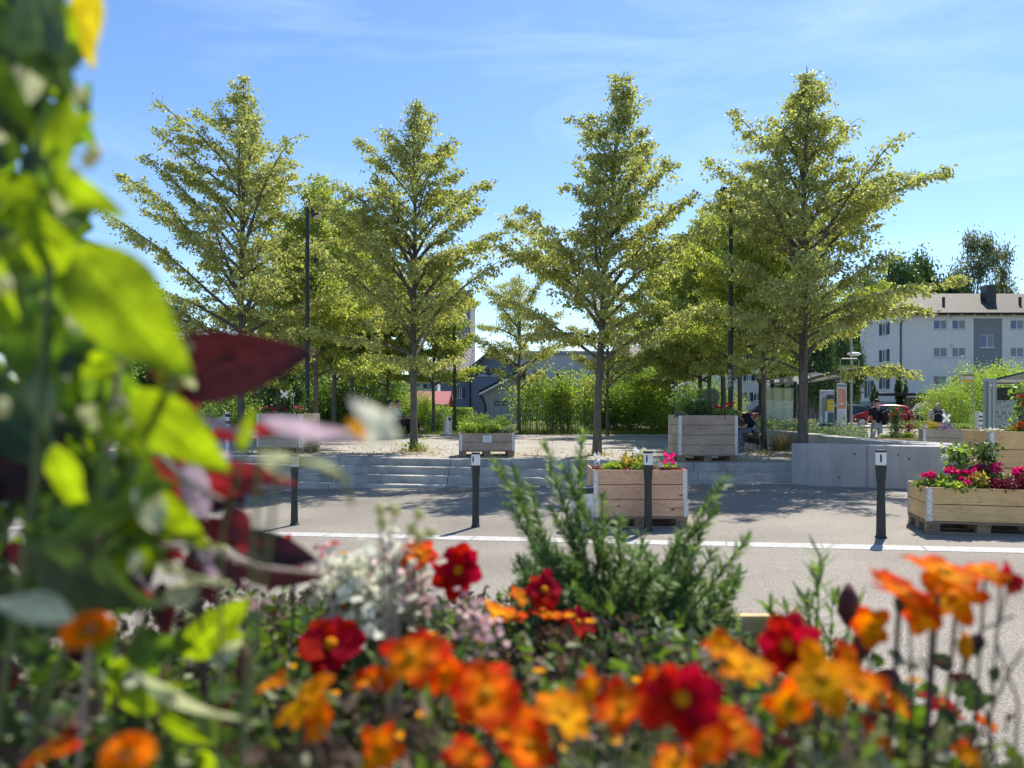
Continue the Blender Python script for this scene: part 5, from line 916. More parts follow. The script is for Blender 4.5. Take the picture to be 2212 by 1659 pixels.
for k in range(7): h = .70 + .037 * k; mb.box(-.2 + k * .05, 0, h / 2, .046, .06, h)
mb.build('panel', 'alu', t); mb = MB(); mb.tube([(.17, 0, 0), (.17, 0, .98)], .055, 20); mb.build('post', 'zinc', t); mb = MB()
for z in (.70, .86): mb.tube([(.17, 0, z), (.17, 0, z + .07)], .0565, 20)
mb.build('black_bands', 'black_plastic', t)
mat('bench_green', (.07, .10, .09), .5, .4)
def bench(label, loc, rz, L=1.1, back=True, arm=True):
    t = thing('park_bench', label, 'bench', loc, rz, 'green wire benches on the square'); mb = MB()
    for k in range(9): mb.tube([(-L / 2, -.2 + k * .05, .44), (L / 2, -.2 + k * .05, .44)], .008, 6)
    for x in np.linspace(-L / 2, L / 2, 14): mb.tube([(x, -.2, .432), (x, .2, .432)], .005, 5)
    mb.build('seat', 'bench_green', t)
    if back:
        mb = MB()
        for k in range(7): mb.tube([(-L / 2, .22 + k * .02, .52 + k * .055), (L / 2, .22 + k * .02, .52 + k * .055)], .008, 6)
        for x in (-L / 2, 0, L / 2): mb.tube([(x, .2, .44), (x, .36, .88)], .011, 6)
        mb.build('backrest', 'bench_green', t)
    for sx in (-1, 1):
        for sy in (-1, 1): mb = MB(); mb.tube([(sx * (L / 2 - .08), sy * .12, .435), (sx * (L / 2 - .02), sy * .24, 0)], .013, 6); mb.build('leg', 'bench_green', t)
    return t
bench('green wire bench under the two people with crossed legs', (XX(852, 26.2), 26.2, .44), -1.25, 1.2); bench('empty green wire bench right of the slim linden', (XX(921, 26.6), 26.6, .44), -1.1, 1.0); bench('dark wire bench half hidden by the blurred white petal', (XX(795, 24.5), 24.5, .44), -1.2, 1.2)
bench('dark wire bench carrying the leaning young man', (XX(1622, 18.9), 18.95, .44), 1.35, 1.3)
# ---------------- signs, shelters, railings ----------------
mat('poster_white', (.62, .62, .63), .5); mat('poster_photo', (.33, .36, .42), .5, noise=(6, .35)); mat('poster_dark', (.05, .055, .10), .5, noise=(18, .6)); mat('poster_olive', (.22, .21, .15), .5, noise=(12, .3)); mat('poster_blue', (.14, .21, .27), .5, noise=(10, .3)); mat('poster_green', (.02, .13, .11), .5, noise=(20, .5)); mat('poster_yellow', (.75, .55, .03), .5)
mat('poster_orange', (.62, .25, .13), .5, noise=(3, .08)); mat('sign_blue', (.01, .05, .11), .4); mat('sign_yellow', (.68, .42, .05), .4); mat('sign_back', (.27, .34, .28), .55, .4, .2, noise=(2, .12)); mat('rail_red', (.20, .015, .035), .45, .4); mat('rail_dark', (.05, .05, .055), .5)
def rect(p, m, x0, x1, z0, z1, y, name, th=.004): mb = MB(); mb.box((x0 + x1) / 2, y, (z0 + z1) / 2, x1 - x0, th, z1 - z0); return mb.build(name, m, p)
def txt(p, s, size, m, x, y, z, name='lettering', al='CENTER'): return link(name, text_mesh(s, size, m, .0008, al), p, None, (x, y, z), (R(90), 0, 0))
Yp = 24.0; zg = .55
t = thing('poster_stand', 'poster of two standing figures with a yellow notice in the planting bed', 'poster stand', (XX(1786, Yp - 4), Yp - 4, .55), .25); s_ = (Yp - 4) / 1640; W2 = .20; z1 = ZZ(844, Yp - 4) - .55; z0 = ZZ(921, Yp - 4) - .55
def poster_frame(t, hw, z0, z1, m='zinc'):
    mb = MB(); mb.box(0, 0, (z0 + z1) / 2, hw * 2 + .03, .03, z1 - z0 + .03); mb.build('frame', m, t, bevel=.003); mb = MB(); mb.tube([(0, .02, 0), (0, .02, z0)], .022, 10); mb.build('post', 'alu', t)
poster_frame(t, W2, z0, z1); h = z1 - z0
p = rect(t, 'poster_white', -W2, W2, z0, z1, -.018, 'poster'); rect(p, 'poster_photo', -W2, W2, z0 + h * .30, z1 - h * .01, -.021, 'picture'); rect(p, 'poster_dark', -.02, W2, z0 + h * .68, z1 - h * .12, -.0235, 'tree_picture'); rect(p, 'poster_green', 0, W2, z0 + .10 * h, z0 + h * .38, -.0235, 'crates_picture'); rect(p, 'poster_green', -W2, W2, z0, z0 + h * .08, -.0245, 'footer')
def figure(p, x, z, hh, up, low):   # printed figure: head, torso and legs cut from flat shapes
    mb = MB(); n = 12; mb.add([(x + .028 * math.cos(2 * math.pi * k / n), -.0262, z + hh * .92 + .035 * math.sin(2 * math.pi * k / n)) for k in range(n)], [tuple(range(n))]); mb.build('printed_head', 'bark', p)
    mb = MB(); mb.add([(x - .03, -.0258, z + hh * .86), (x + .03, -.0258, z + hh * .86), (x + .055, -.0258, z + hh * .62), (x + .045, -.0258, z + hh * .45), (x - .045, -.0258, z + hh * .45), (x - .05, -.0258, z + hh * .7)], [tuple(range(6))]); mb.build('printed_torso', up, p)
    mb = MB(); mb.add([(x - .043, -.0255, z + hh * .45), (x + .043, -.0255, z + hh * .45), (x + .03, -.0255, z), (x - .03, -.0255, z)], [(0, 1, 2, 3)]); mb.build('printed_legs', low, p)
figure(p, -.11, z0 + h * .09, h * .75, 'poster_olive', 'poster_blue'); figure(p, -.03, z0 + h * .09, h * .75, 'poster_olive', 'poster_white')
txt(p, 'ltertrisch', .085, 'poster_white', .06, -.03, z1 - h * .075); yp = rect(p, 'poster_yellow', .0, .185, z0 + h * .44, z0 + h * .755, -.029, 'notice')
for k, (s, sz) in enumerate([('Jeden Freitag', .029), ('Kulinarischer', .031), ('Genussmarkt', .033), ('10.30 - 13.30 Uhr', .022), ('Auf dem Lindenplatz', .018)]): txt(yp, s, sz, 'black_plastic', .092, -.0325, z0 + h * (.725, .665, .615, .525, .475)[k])
txt(p, 'coop', .05, 'poster_white', .03, -.0265, z0 + h * .04) if False else None
t = thing('poster_stand', 'narrow orange and white poster on a pole beside the figure poster', 'poster stand', (XX(1818, 20.2), 20.2, .55), .2); W2 = .125; z1 = ZZ(830, 20.2) - .55; z0 = ZZ(918, 20.2) - .55; h = z1 - z0; poster_frame(t, W2, z0, z1)
p = rect(t, 'poster_white', -W2, W2, z0, z1, -.018, 'poster'); q = rect(p, 'poster_orange', -W2 + .012, W2 - .015, z0 + h * .40, z1 - h * .11, -.0215, 'orange_field'); rect(p, 'render_plinth', -W2, W2, z1 - h * .07, z1, -.0215, 'header')
for (a, b, c, d) in ((-.085, -.03, .72, .83), (-.07, -.005, .62, .73), (-.09, -.03, .52, .63)):
    for (e, f, g_, h_) in ((a, b, c, c + .015), (a, b, d - .015, d), (a, a + .012, c, d), (b - .012, b, c, d)): rect(q, 'poster_white', e, f, z0 + h * g_, z0 + h * h_, -.0245, 'printed_frame')
mb = MB(); mb.box(-.02, -.0245, z0 + h * .52, .14, .002, .05, M=HW(-.18, 3, 'Y')); mb.build('printed_bar', 'poster_white', q)
for k in range(7): rect(p, 'render_plinth', -.095, .03 + (.05 if k == 2 else 0), z0 + h * (.33 - k * .043), z0 + h * (.337 - k * .043), -.0215, 'print_line')
rect(p, 'poster_orange', .06, .085, z0 + h * .12, z0 + h * .23, -.0215, 'red_mark')
# timetable frames on poles
def stop_sign(label, px, px1, Y, ptop, z_ground, yz0, yz1):
    s = Y / 1640; t = thing('bus_stop_sign', label, 'bus stop sign', (XX(px, Y), Y, z_ground), 0, 'yellow bus stop signs'); W = (px1 - px) * s; zt = ZZ(ptop, Y) - z_ground; z0 = ZZ(yz1, Y) - z_ground; z1 = ZZ(yz0, Y) - z_ground; sg = 1 if W > 0 else -1; W = abs(W)
    mb = MB(); mb.tube([(0, 0, 0), (0, 0, zt - .05), (sg * .05, 0, zt), (sg * (W - .05), 0, zt), (sg * W, 0, zt - .05), (sg * W, 0, z0 - .08)], .018, 8); mb.build('frame', 'alu', t); x0, x1 = (.03, W - .03) if sg > 0 else (-W + .03, -.03); hh = z1 - z0
    for a, b, m, nm in ((0, .42, 'sign_yellow', 'yellow_band'), (.42, .47, 'poster_white', 'white_band'), (.47, .72, 'poster_white', 'white_panel'), (.72, .86, 'sign_yellow', 'yellow_band'), (.86, 1, 'sign_blue', 'blue_header')): rect(t, m, x0, x1, z0 + hh * a + .001, z0 + hh * b - .001, -.01, nm, .012)
    rect(t, 'sign_blue', x0 + .02, x0 + .2, z0 + hh * .62, z0 + hh * .65, -.0185, 'print_line'); rect(t, 'sign_blue', x0 + .02, x0 + .1, z0 + hh * .54, z0 + hh * .56, -.0185, 'print_line'); return t
stop_sign('yellow and blue bus stop sign on a pole in front of the bright shrubs', 2103, 2074, 24, 804, 0, 809, 826); stop_sign('yellow bus stop sign hanging under the linden branches above the posters', 1815, 1855, 24.5, 775, 0, 788, 807)
t = thing('traffic_pole', 'grey steel pole carrying a small dark street name plate by the left shelter', 'pole', (XX(1838.5, 26), 26, 0)); mb = MB(); mb.tube([(0, 0, 0), (0, 0, 4.4)], .045, 12); mb.build('pole', 'alu', t); zz_ = ZZ(823, 26); b = rect(t, 'rail_dark', -.60, -.06, zz_ - .07, zz_ + .07, -.02, 'name_plate', .02); txt(b, 'Lindenplatz', .085, 'poster_white', -.33, -.032, zz_)
mb = MB(); mb.sphere((0, 0, 0), .14, 12, 6, (1.8, 1, .5)); mb.build('lamp_head', 'white_paint', t, (.1, 0, ZZ(765, 26)))
# tall sign panel seen from behind
t = thing('sign_panel', 'tall grey-green sign panel seen from behind on two steel posts', 'sign', (XX(2143, 14.8), 14.8, .14), .55); z0 = ZZ(949, 14.8) - .14; z1 = ZZ(817, 14.8) - .14
mb = MB(); mb.box(0, .05, (z0 + z1) / 2, .46, .02, z1 - z0); mb.build('panel', 'sign_back', t, bevel=.004); mb = MB(); mb.box(.238, .045, (z0 + z1) / 2, .016, .03, z1 - z0); mb.build('edge_frame', 'alu', t, bevel=.003)
for x, r, zb_ in ((-.10, .024, 0), (.03, .02, z0 + .0)): mb = MB(); mb.tube([(x, 0, zb_), (x, 0, z1 - .06)], r, 12); mb.build('post', 'alu', t)
for z in (z0 + .12, z1 - .14): mb = MB(); mb.tube([(-.2, .02, z), (.2, .02, z)], .007, 6); mb.box(-.1, -.02, z, .07, .03, .035); mb.build('clamp', 'zinc', t)
# second bin-like ticket pillar
t = thing('ticket_pillar', 'white pillar with slanted top and two black bands left of the tall sign panel', 'pillar', (XX(2119.5, 23), 23, 0)); mb = MB(); mb.add([(-.13, -.1, 0), (.13, -.1, 0), (.13, .1, 0), (-.13, .1, 0), (-.13, -.1, 1.36), (.13, -.1, 1.24), (.13, .1, 1.24), (-.13, .1, 1.36)], [(3, 2, 1, 0), (4, 5, 6, 7), (0, 1, 5, 4), (1, 2, 6, 5), (2, 3, 7, 6), (3, 0, 4, 7)]); mb.build('body', 'white_paint', t, bevel=.01)
mb = MB(); mb.box(-.06, -.103, 1.2, .13, .004, .05); mb.box(-.06, -.103, 1.08, .13, .004, .05); mb.build('black_bands', 'black_plastic', t)
glass('glass_clear', (.86, .95, .93), 0, .06, (.5, .6, .58)); glass('glass_frosted', (.7, .85, .82), .1, .45, (.42, .56, .53)); glass('glass_dotted', (.9, .97, .95), .05, .4, (.62, .72, .70), dots=True); glass('glass_roof', (.8, .88, .86), 0, .35, (.55, .6, .6))
def shelter(label, loc, rz, L=4.2, Dp=1.5, H=2.35):
    t = thing('bus_shelter', label, 'bus shelter', loc, rz, 'glass bus shelters beside the road')
    for x in np.linspace(-L / 2, L / 2, 4): mb = MB(); mb.box(x, Dp / 2, H / 2, .14, .14, H); mb.build('post', 'dark_paint', t)
    mb = MB(); mb.box(-L / 2, -Dp / 2 + .3, H / 2, .1, .1, H); mb.build('post', 'dark_paint', t)
    mb = MB(); mb.box(0, Dp / 2, H + .06, L + .5, .12, .14); [mb.add(*(lambda b: (b.v, b.f))(MB().slab((x, -Dp / 2 - .35, H + .34), (.07, 0, 0), (0, Dp + .5, -.28), (0, 0, .09)))) for x in np.linspace(-L / 2, L / 2 - .07, 4)]; mb.build('roof_frame', 'dark_paint', t)
    mb = MB(); mb.slab((-L / 2 - .3, -Dp / 2 - .4, H + .30), (L + .6, 0, 0), (0, Dp + .6, -.33), (0, 0, .02)); mb.build('roof_pane', 'glass_roof', t)
    for k in range(3): xa = -L / 2 + .1 + k * L / 3; mb = MB(); mb.slab((xa, Dp / 2, .25), (L / 3 - .2, 0, 0), (0, .012, 0), (0, 0, 1.9)); mb.build('back_pane', 'glass_clear', t); mb = MB(); mb.slab((xa + .02, Dp / 2 - .012, .75), (L / 3 - .24, 0, 0), (0, .008, 0), (0, 0, .95)); mb.build('frosted_film', 'glass_dotted' if k == 2 else 'glass_frosted', t)
    mb = MB(); mb.slab((-L / 2, -Dp / 2 + .35, .25), (.012, 0, 0), (0, Dp - .45, 0), (0, 0, 1.9)); mb.build('side_pane', 'glass_clear', t); mb = MB(); mb.slab((-L / 2 - .012, -Dp / 2 + .37, .75), (.008, 0, 0), (0, Dp - .5, 0), (0, 0, .95)); mb.build('frosted_film', 'glass_dotted', t)
    mb = MB(); mb.box(0, Dp / 2 - .35, .45, L * .6, .35, .05); mb.box(-L * .25, Dp / 2 - .35, .22, .06, .3, .44); mb.box(L * .25, Dp / 2 - .35, .22, .06, .3, .44); mb.build('seat', 'rail_dark', t); return t
shelter('left glass bus shelter behind the lindens, dotted frosted panes and dark posts', (XX(1724, 29.0), 29.0, .0), .98, 4.6, 1.5, 2.35)
shelter('right glass bus shelter with dotted panes cut by the right picture edge', (XX(2300, 26.5), 26.5, 0), .12, 4.2, 1.5, 2.3)
def railing(label, p0, p1, m, h=.95, z=0, n=14, posts=3, cap=False):
    p0, p1 = Vector((*p0, z)), Vector((*p1, z)); t = thing('railing', label, 'railing', p0, 0, 'railings along the road'); d = p1 - p0; mb = MB(); mb.tube([(0, 0, h), d + Vector((0, 0, h))], .03, 8); mb.tube([(0, 0, .12), d + Vector((0, 0, .12))], .02, 8); mb.build('rail', m, t)
    for k in range(posts): q = d * (k / (posts - 1)); mb = MB(); mb.box(q.x, q.y, h / 2 + .03, .09, .09, h + .06); mb.build('post', m, t)
    mb = MB(); [mb.tube([d * ((k + .5) / n) + Vector((0, 0, .12)), d * ((k + .5) / n) + Vector((0, 0, h))], .012, 5) for k in range(n)]; mb.build('bars', m, t)
railing('dark red railing behind the man with the shoulder bag', (XX(1935, 47), 47), (XX(1962, 47.3), 47.3), 'rail_red', .85, 0, 12); railing('grey railing right of the dark red railing', (XX(1963, 47.3), 47.3), (XX(2001, 47.6), 47.6), 'rail_dark', .8, 0, 16); railing('dark red railing with a sloping handrail behind the seated pair', (XX(1605, 34), 34), (XX(1638, 36), 36), 'rail_red', 1.0, .1, 16, 5)
mb = MB(); mb.box(0, 0, .03, 60, 8, .22); o = mb.build('far_pavement', 'step_concrete', None, (46, 51.2, -.02)); struct(o)
# ---------------- cars ----------------
mat('car_red', (.42, .012, .018), .22, .6, noise=(.8, .04)); mat('car_dark', (.03, .035, .04), .2, .6); mat('car_black', (.012, .013, .016), .2, .6); mat('car_silver', (.5, .51, .52), .25, .6, .5); mat('car_glass', (.02, .028, .03), .05, .7); mat('tyre', (.015, .015, .015), .85); mat('tail_red', (.5, .01, .01), .2, .6); mat('head_lamp', (.7, .7, .7), .1, .7)
def car(label, loc, rz, paint, L=4.0, W=1.7, H=1.48):
    t = thing('parked_car', label, 'car', loc, rz, 'cars beside the square')
    # stations along x (front +x): x, half width, sill z, belt z, roof z (or belt)
    st = [(-.5, .74, .34, .72, .74), (-.485, .80, .26, .88, .92), (-.44, .84, .24, .93, 1.28), (-.36, .85, .23, .94, 1.43), (-.15, .86, .22, .93, 1.48), (.05, .86, .22, .91, 1.46), (.16, .86, .22, .90, 1.32), (.27, .855, .22, .89, .96), (.40, .83, .23, .80, .83), (.475, .77, .26, .70, .72), (.5, .68, .34, .58, .60)]
    vs = []; n = 12
    for x, hw, sz, bz, rz_ in st:
        k = H / 1.48; tw = hw * (.78 if rz_ > bz + .2 else .93); ring = [(-hw * .92, sz), (-hw, sz + .12), (-hw, bz - .12), (-hw * .97, bz), (-tw, (bz + rz_) / 2 + (rz_ - bz) * .3), (-tw * .85, rz_), (tw * .85, rz_), (tw, (bz + rz_) / 2 + (rz_ - bz) * .3), (hw * .97, bz), (hw, bz - .12), (hw, sz + .12), (hw * .92, sz)]
        vs += [(x * L, y * W / 1.72, z * k) for y, z in ring]
    fs = [(i * n + a, i * n + (a + 1) % n, (i + 1) * n + (a + 1) % n, (i + 1) * n + a) for i in range(len(st) - 1) for a in range(n)] + [tuple(range(n)), tuple((len(st) - 1) * n + a for a in range(n))[::-1]]
    mb = MB(); mb.add(vs, fs); b = mb.build('body', paint, t, smooth=True); sb = b.modifiers.new('sub', 'SUBSURF'); sb.levels = 2; sb.render_levels = 2
    k = H / 1.48
    for sy in (-1, 1):
        for (xa, xb_, za, zb2) in ((-.36, -.17, .96, 1.34), (-.155, .03, .96, 1.37), (.045, .19, .95, 1.20)):
            y0, y1 = sy * .835 * W / 1.72, sy * .70 * W / 1.72; mb = MB(); ya = lambda z: y0 + (y1 - y0) * (z / k - .93) / .45; P_ = [(xa * L, ya(za * k), za * k), (xb_ * L, ya(za * k), za * k), ((xb_ - (.07 if xb_ > .1 else 0)) * L, ya(zb2 * k), zb2 * k), ((xa + (.04 if xa < -.3 else 0)) * L, ya(zb2 * k), zb2 * k)]
            mb.add(P_ + [(p[0], p[1] + sy * .025, p[2]) for p in P_], [(0, 1, 2, 3), (7, 6, 5, 4), (0, 4, 5, 1), (1, 5, 6, 2), (2, 6, 7, 3), (3, 7, 4, 0)]); mb.build('side_window', 'car_glass', t)
        for x in (-.31, .32):
            mb = MB(); mb.tube([(x * L, sy * (W / 2 - .19), .31), (x * L, sy * (W / 2 + .01), .31)], .31, 22); wl = mb.build('wheel', 'tyre', t); mb = MB(); mb.tube([(x * L, sy * (W / 2 + .0), .31), (x * L, sy * (W / 2 + .02), .31)], .2, 12); mb.build('rim', 'car_silver', wl)
        mb = MB(); mb.box(.465 * L, sy * .6 * W / 1.72, .64, .12, .28, .14); mb.build('headlight', 'head_lamp', t); mb = MB(); mb.box(-.487 * L, sy * .66 * W / 1.72, .86 * k, .07, .2, .24); mb.build('tail_light', 'tail_red', t); mb = MB(); mb.box(.15 * L, sy * (W / 2 + .07), .96, .12, .18, .12); mb.build('mirror', paint, t)
    mb = MB(); mb.add([(-.492 * L, -.6, .97 * k), (-.492 * L, .6, .97 * k), (-.435 * L, .52, 1.33 * k), (-.435 * L, -.52, 1.33 * k)], [(0, 1, 2, 3)]); mb.build('rear_window', 'car_glass', t); mb = MB(); mb.add([(.30 * L, -.66, .94 * k), (.30 * L, .66, .94 * k), (.165 * L, .56, 1.36 * k), (.165 * L, -.56, 1.36 * k)], [(3, 2, 1, 0)]); mb.build('windscreen', 'car_glass', t)
    mb = MB(); mb.box(-.502 * L, 0, .62, .02, .5, .11); mb.build('number_plate', 'white_paint', t); mb = MB(); mb.box(.502 * L, 0, .42, .02, .5, .11); mb.build('number_plate', 'white_paint', t); return t
car('red hatchback on the road behind the man with the shoulder bag', (XX(1905, 51), 51, 0), math.pi - .45, 'car_red', 3.7, 1.66, 1.5); car('dark grey car parked left of the red hatchback', (XX(1846, 56), 56, 0), .1, 'car_dark', 4.0); car('black car seen at the left edge of the left bus shelter', (XX(1664, 52), 52, 0), math.pi / 2 + .5, 'car_black', 4.0, 1.72, 1.5)
car('silver car parked low behind the info pillar at the far left', (XX(438, 33.5), 33.5, -.74), .5, 'car_silver', 4.2); car('red car parked lower than the square, only its roof showing behind the left planter', (XX(528, 36), 36, -.84), .1, 'car_red', 4.0, 1.7, 1.5)
# ---------------- people ----------------
mat('skin', (.52, .32, .24), .6, .3); mat('hair_dark', (.025, .018, .014), .6, noise=(40, .4)); mat('hair_blond', (.30, .21, .12), .6, noise=(40, .3)); mat('cloth_navy', (.012, .015, .028), .85, noise=(6, .3)); mat('cloth_jeans', (.14, .18, .25), .9, noise=(12, .25)); mat('cloth_pale_jeans', (.27, .33, .40), .9, noise=(12, .2)); mat('cloth_cream', (.62, .57, .50), .9, noise=(8, .12)); mat('cloth_black', (.012, .012, .015), .85, noise=(8, .3)); mat('cloth_brown', (.19, .13, .09), .9, noise=(8, .2)); mat('cloth_pale', (.48, .52, .55), .9, noise=(20, .3)); mat('shoe', (.30, .29, .27), .7); mat('shoe_white', (.7, .7, .7), .6)
def skin_obj(name, verts, edges, rad, m, parent, root=0, sub=2):
    me = bpy.data.meshes.new(name); me.from_pydata([tuple(v) for v in verts], edges, []); o = bpy.data.objects.new(name, me); COL.objects.link(o)
    o.modifiers.new('skin', 'SKIN'); s_ = o.modifiers.new('sub', 'SUBSURF'); s_.levels = sub; s_.render_levels = sub
    for i, r in enumerate(rad): me.skin_vertices[0].data[i].radius = (r, r) if not hasattr(r, '__len__') else r; me.skin_vertices[0].data[i].use_root = (i == root)
    dg = bpy.context.evaluated_depsgraph_get(); me2 = bpy.data.meshes.new_from_object(o.evaluated_get(dg)); bpy.data.objects.remove(o); me2.name = name
    me2.materials.clear(); me2.materials.append(MATS[m]); me2.polygons.foreach_set('use_smooth', [True] * len(me2.polygons)); return link(name, me2, parent)
def chain(J, names, rad, m, parent, name, extra=()):
    """skin a set of joints: names = list of joint-name chains"""
    idx = {}; V = []; Rr = []; E = []
    for ch in names:
        for a in ch:
            if a not in idx: idx[a] = len(V); V.append(J[a]); Rr.append(rad[a])
        E += [(idx[a], idx[b]) for a, b in zip(ch[:-1], ch[1:])]
    return skin_obj(name, V, E, Rr, m, parent)
def person(label, loc, rz, J, top='cloth_navy', trousers='cloth_jeans', shoes='shoe', hair='hair_dark', sleeves='short', hairlen=.0, bag=None, scale=1.0):
    t = thing('person', label, 'person', loc, rz); t.scale = (scale,) * 3; J = {k: Vector(v) for k, v in J.items()}
    rad = dict(pelvis=.115, spine=.105, chest=.125, neck=.052, head0=.075, head1=.092, head2=.06, hipL=.085, hipR=.085, kneeL=.055, kneeR=.055, ankL=.038, ankR=.038, toeL=.03, toeR=.03, shL=.055, shR=.055, elL=.037, elR=.037, wrL=.025, wrR=.025)
    ch = [['pelvis', 'spine', 'chest', 'neck', 'head0', 'head1', 'head2']]
    for s in 'LR':
        w_, e_ = J['wr' + s], J['el' + s]; d = (w_ - e_).normalized(); pd = J.get('hd' + s, d); pd = Vector(pd).normalized(); sd_ = pd.cross(Vector((0, 0, 1))); sd_ = sd_.normalized() if sd_.length > .1 else Vector((1, 0, 0)); nrm = sd_.cross(pd)
        J['palm' + s] = w_ + pd * .06; rad['palm' + s] = (.034, .018); ch.append(['chest', 'sh' + s, 'el' + s, 'wr' + s, 'palm' + s])
        for k, (off, ln) in enumerate(((-.027, .060), (-.009, .072), (.009, .068), (.027, .052))):
            a = 'f%d%s' % (k, s); J[a + 'a'] = w_ + pd * .085 + sd_ * off; J[a + 'b'] = J[a + 'a'] + pd * ln * .5 - nrm * .008; J[a + 'c'] = J[a + 'b'] + pd * ln * .4 - nrm * .022
            for q, r in (('a', .0095), ('b', .0085), ('c', .0075)): rad[a + q] = r
            ch.append(['palm' + s, a + 'a', a + 'b', a + 'c'])
        J['th' + s + 'a'] = w_ + pd * .035 + sd_ * .038 * (1 if s == 'L' else -1); J['th' + s + 'b'] = J['th' + s + 'a'] + pd * .035 + sd_ * .018 * (1 if s == 'L' else -1) - nrm * .01; rad['th' + s + 'a'] = .012; rad['th' + s + 'b'] = .009; ch.append(['palm' + s, 'th' + s + 'a', 'th' + s + 'b'])
        ch.append(['pelvis', 'hip' + s, 'knee' + s, 'ank' + s, 'toe' + s])
    chain(J, ch, rad, 'skin', t, 'body')
    # face: nose, eyes, ears, mouth
    f = Vector(J['face']).normalized(); up = (J['head2'] - J['head0']).normalized(); sd_ = f.cross(up).normalized(); hc = J['head1']
    mb = MB(); mb.tube([hc + f * .080 + up * .02, hc + f * .108 - up * .018, hc + f * .085 - up * .025], [.006, .013, .008], 6); mb.build('nose', 'skin', t, smooth=True)
    for s in (-1, 1): mb = MB(); mb.sphere(hc + f * .078 + sd_ * s * .032 + up * .015, .011, 8, 6); mb.build('eye', 'hair_dark', t, smooth=True); mb = MB(); mb.sphere(hc + sd_ * s * .088 - up * .005 - f * .005, .022, 8, 6, (.5, 1, 1.3)); mb.build('ear', 'skin', t, smooth=True)
    mb = MB(); mb.tube([hc + f * .083 - up * .05 - sd_ * .02, hc + f * .09 - up * .05, hc + f * .083 - up * .05 + sd_ * .02], .005, 6); mb.build('mouth', 'tail_red', t)
    # hair cap
    hv = [hc - f * .025 + up * .03, hc - f * .048 - up * .05]; hr = [.098, .085]
    if hairlen: hv += [J['neck'] - f * .09 + up * 0, J['neck'] - f * .12 - Vector((0, 0, hairlen))]; hr += [.085, .05]
    hv.insert(0, hc + f * .035 + up * .075); hr.insert(0, .05); skin_obj('hair', hv, [(i, i + 1) for i in range(len(hv) - 1)], hr, hair, t)
    # clothes follow the body a little larger
    R2 = {k: v for k, v in rad.items()}; g_ = .018
    for k in ('pelvis', 'spine', 'chest', 'shL', 'shR', 'elL', 'elR', 'wrL', 'wrR', 'hipL', 'hipR', 'kneeL', 'kneeR', 'ankL', 'ankR'): R2[k] = rad[k] + g_
    R2['pelvis'] = .125; J['collar'] = J['chest'] + (J['neck'] - J['chest']) * .75; R2['collar'] = .068; J['hem'] = J['pelvis'] + (J['pelvis'] - J['spine']) * .35; R2['hem'] = .15
    ends = {}
    for s in 'LR': J['slv' + s] = J['el' + s] + (J['sh' + s] - J['el' + s]) * .15; R2['slv' + s] = .055; J['cuf' + s] = J['wr' + s] + (J['el' + s] - J['wr' + s]) * .08; R2['cuf' + s] = .04
    sl_ = [['chest', 'sh' + s] + (['slv' + s] if sleeves == 'short' else ['el' + s, 'cuf' + s]) for s in 'LR']; chain(J, [['hem', 'spine', 'chest', 'collar']] + sl_, R2, top, t, 'shirt')
    R2['pelvis'] = .128; R2['kneeL'] = R2['kneeR'] = .078; R2['cfL'] = R2['cfR'] = .062; R2['waist'] = .118; J['waist'] = J['pelvis'] + (J['spine'] - J['pelvis']) * .6
    for s in 'LR': J['cf' + s] = J['ank' + s] + (J['knee' + s] - J['ank' + s]) * .08
    chain(J, [['waist', 'pelvis', 'hipL', 'kneeL', 'cfL'], ['pelvis', 'hipR', 'kneeR', 'cfR']], R2, trousers, t, 'trousers')
    for s in 'LR': a, b = J['ank' + s], J['toe' + s]; d = (b - a); skin_obj('shoe', [a - d * .25 + Vector((0, 0, -.02)), a + d * .4 + Vector((0, 0, -.01)), b + d * .1], [(0, 1), (1, 2)], [.045, .045, .036], shoes, t)
    return t, J
STAND = dict(pelvis=(0, 0, .95), spine=(0, -.01, 1.12), chest=(0, -.01, 1.34), neck=(0, 0, 1.49), head0=(0, .02, 1.57), head1=(0, .03, 1.65), head2=(0, .03, 1.72), face=(0, 1, 0), hipL=(.10, 0, .88), hipR=(-.10, 0, .88), kneeL=(.14, .05, .48), kneeR=(-.13, .02, .48), ankL=(.20, -.12, .08), ankR=(-.2, .10, .08), toeL=(.23, .05, .04), toeR=(-.22, .26, .04),
    shL=(.19, -.01, 1.40), shR=(-.19, -.01, 1.40), elL=(.27, .0, 1.13), elR=(-.27, .0, 1.13), wrL=(.20, .20, 1.02), wrR=(-.20, .20, 1.02))
# man walking away from the camera
t, J = person('man in black t-shirt and pale jeans walking away, dark bag slung on his back', (XX(1894, 24.8), 24.8, .0), .1, dict(STAND), 'cloth_navy', 'cloth_pale_jeans', scale=1.0)
m = MB(); m.box(.16, -.19, 1.13, .26, .13, .42, M=HW(-.25, 3, 'Y'), taper=.8); b = m.build('shoulder_bag', 'cloth_black', None, t.location, (0, 0, .1), bevel=.04); tagp(b, 'dark rounded bag slung across the back of the walking man', 'bag'); m = MB(); m.tube([(.14, -.18, 1.32), (.0, -.16, 1.38), (-.14, -.10, 1.46), (-.16, .02, 1.45)], .014, 6); m.build('strap', 'cloth_black', b)
m = MB(); m.box(.17, -.265, 1.05, .17, .03, .18, M=HW(-.25, 3, 'Y')); m.build('front_pocket', 'cloth_black', b, bevel=.012)
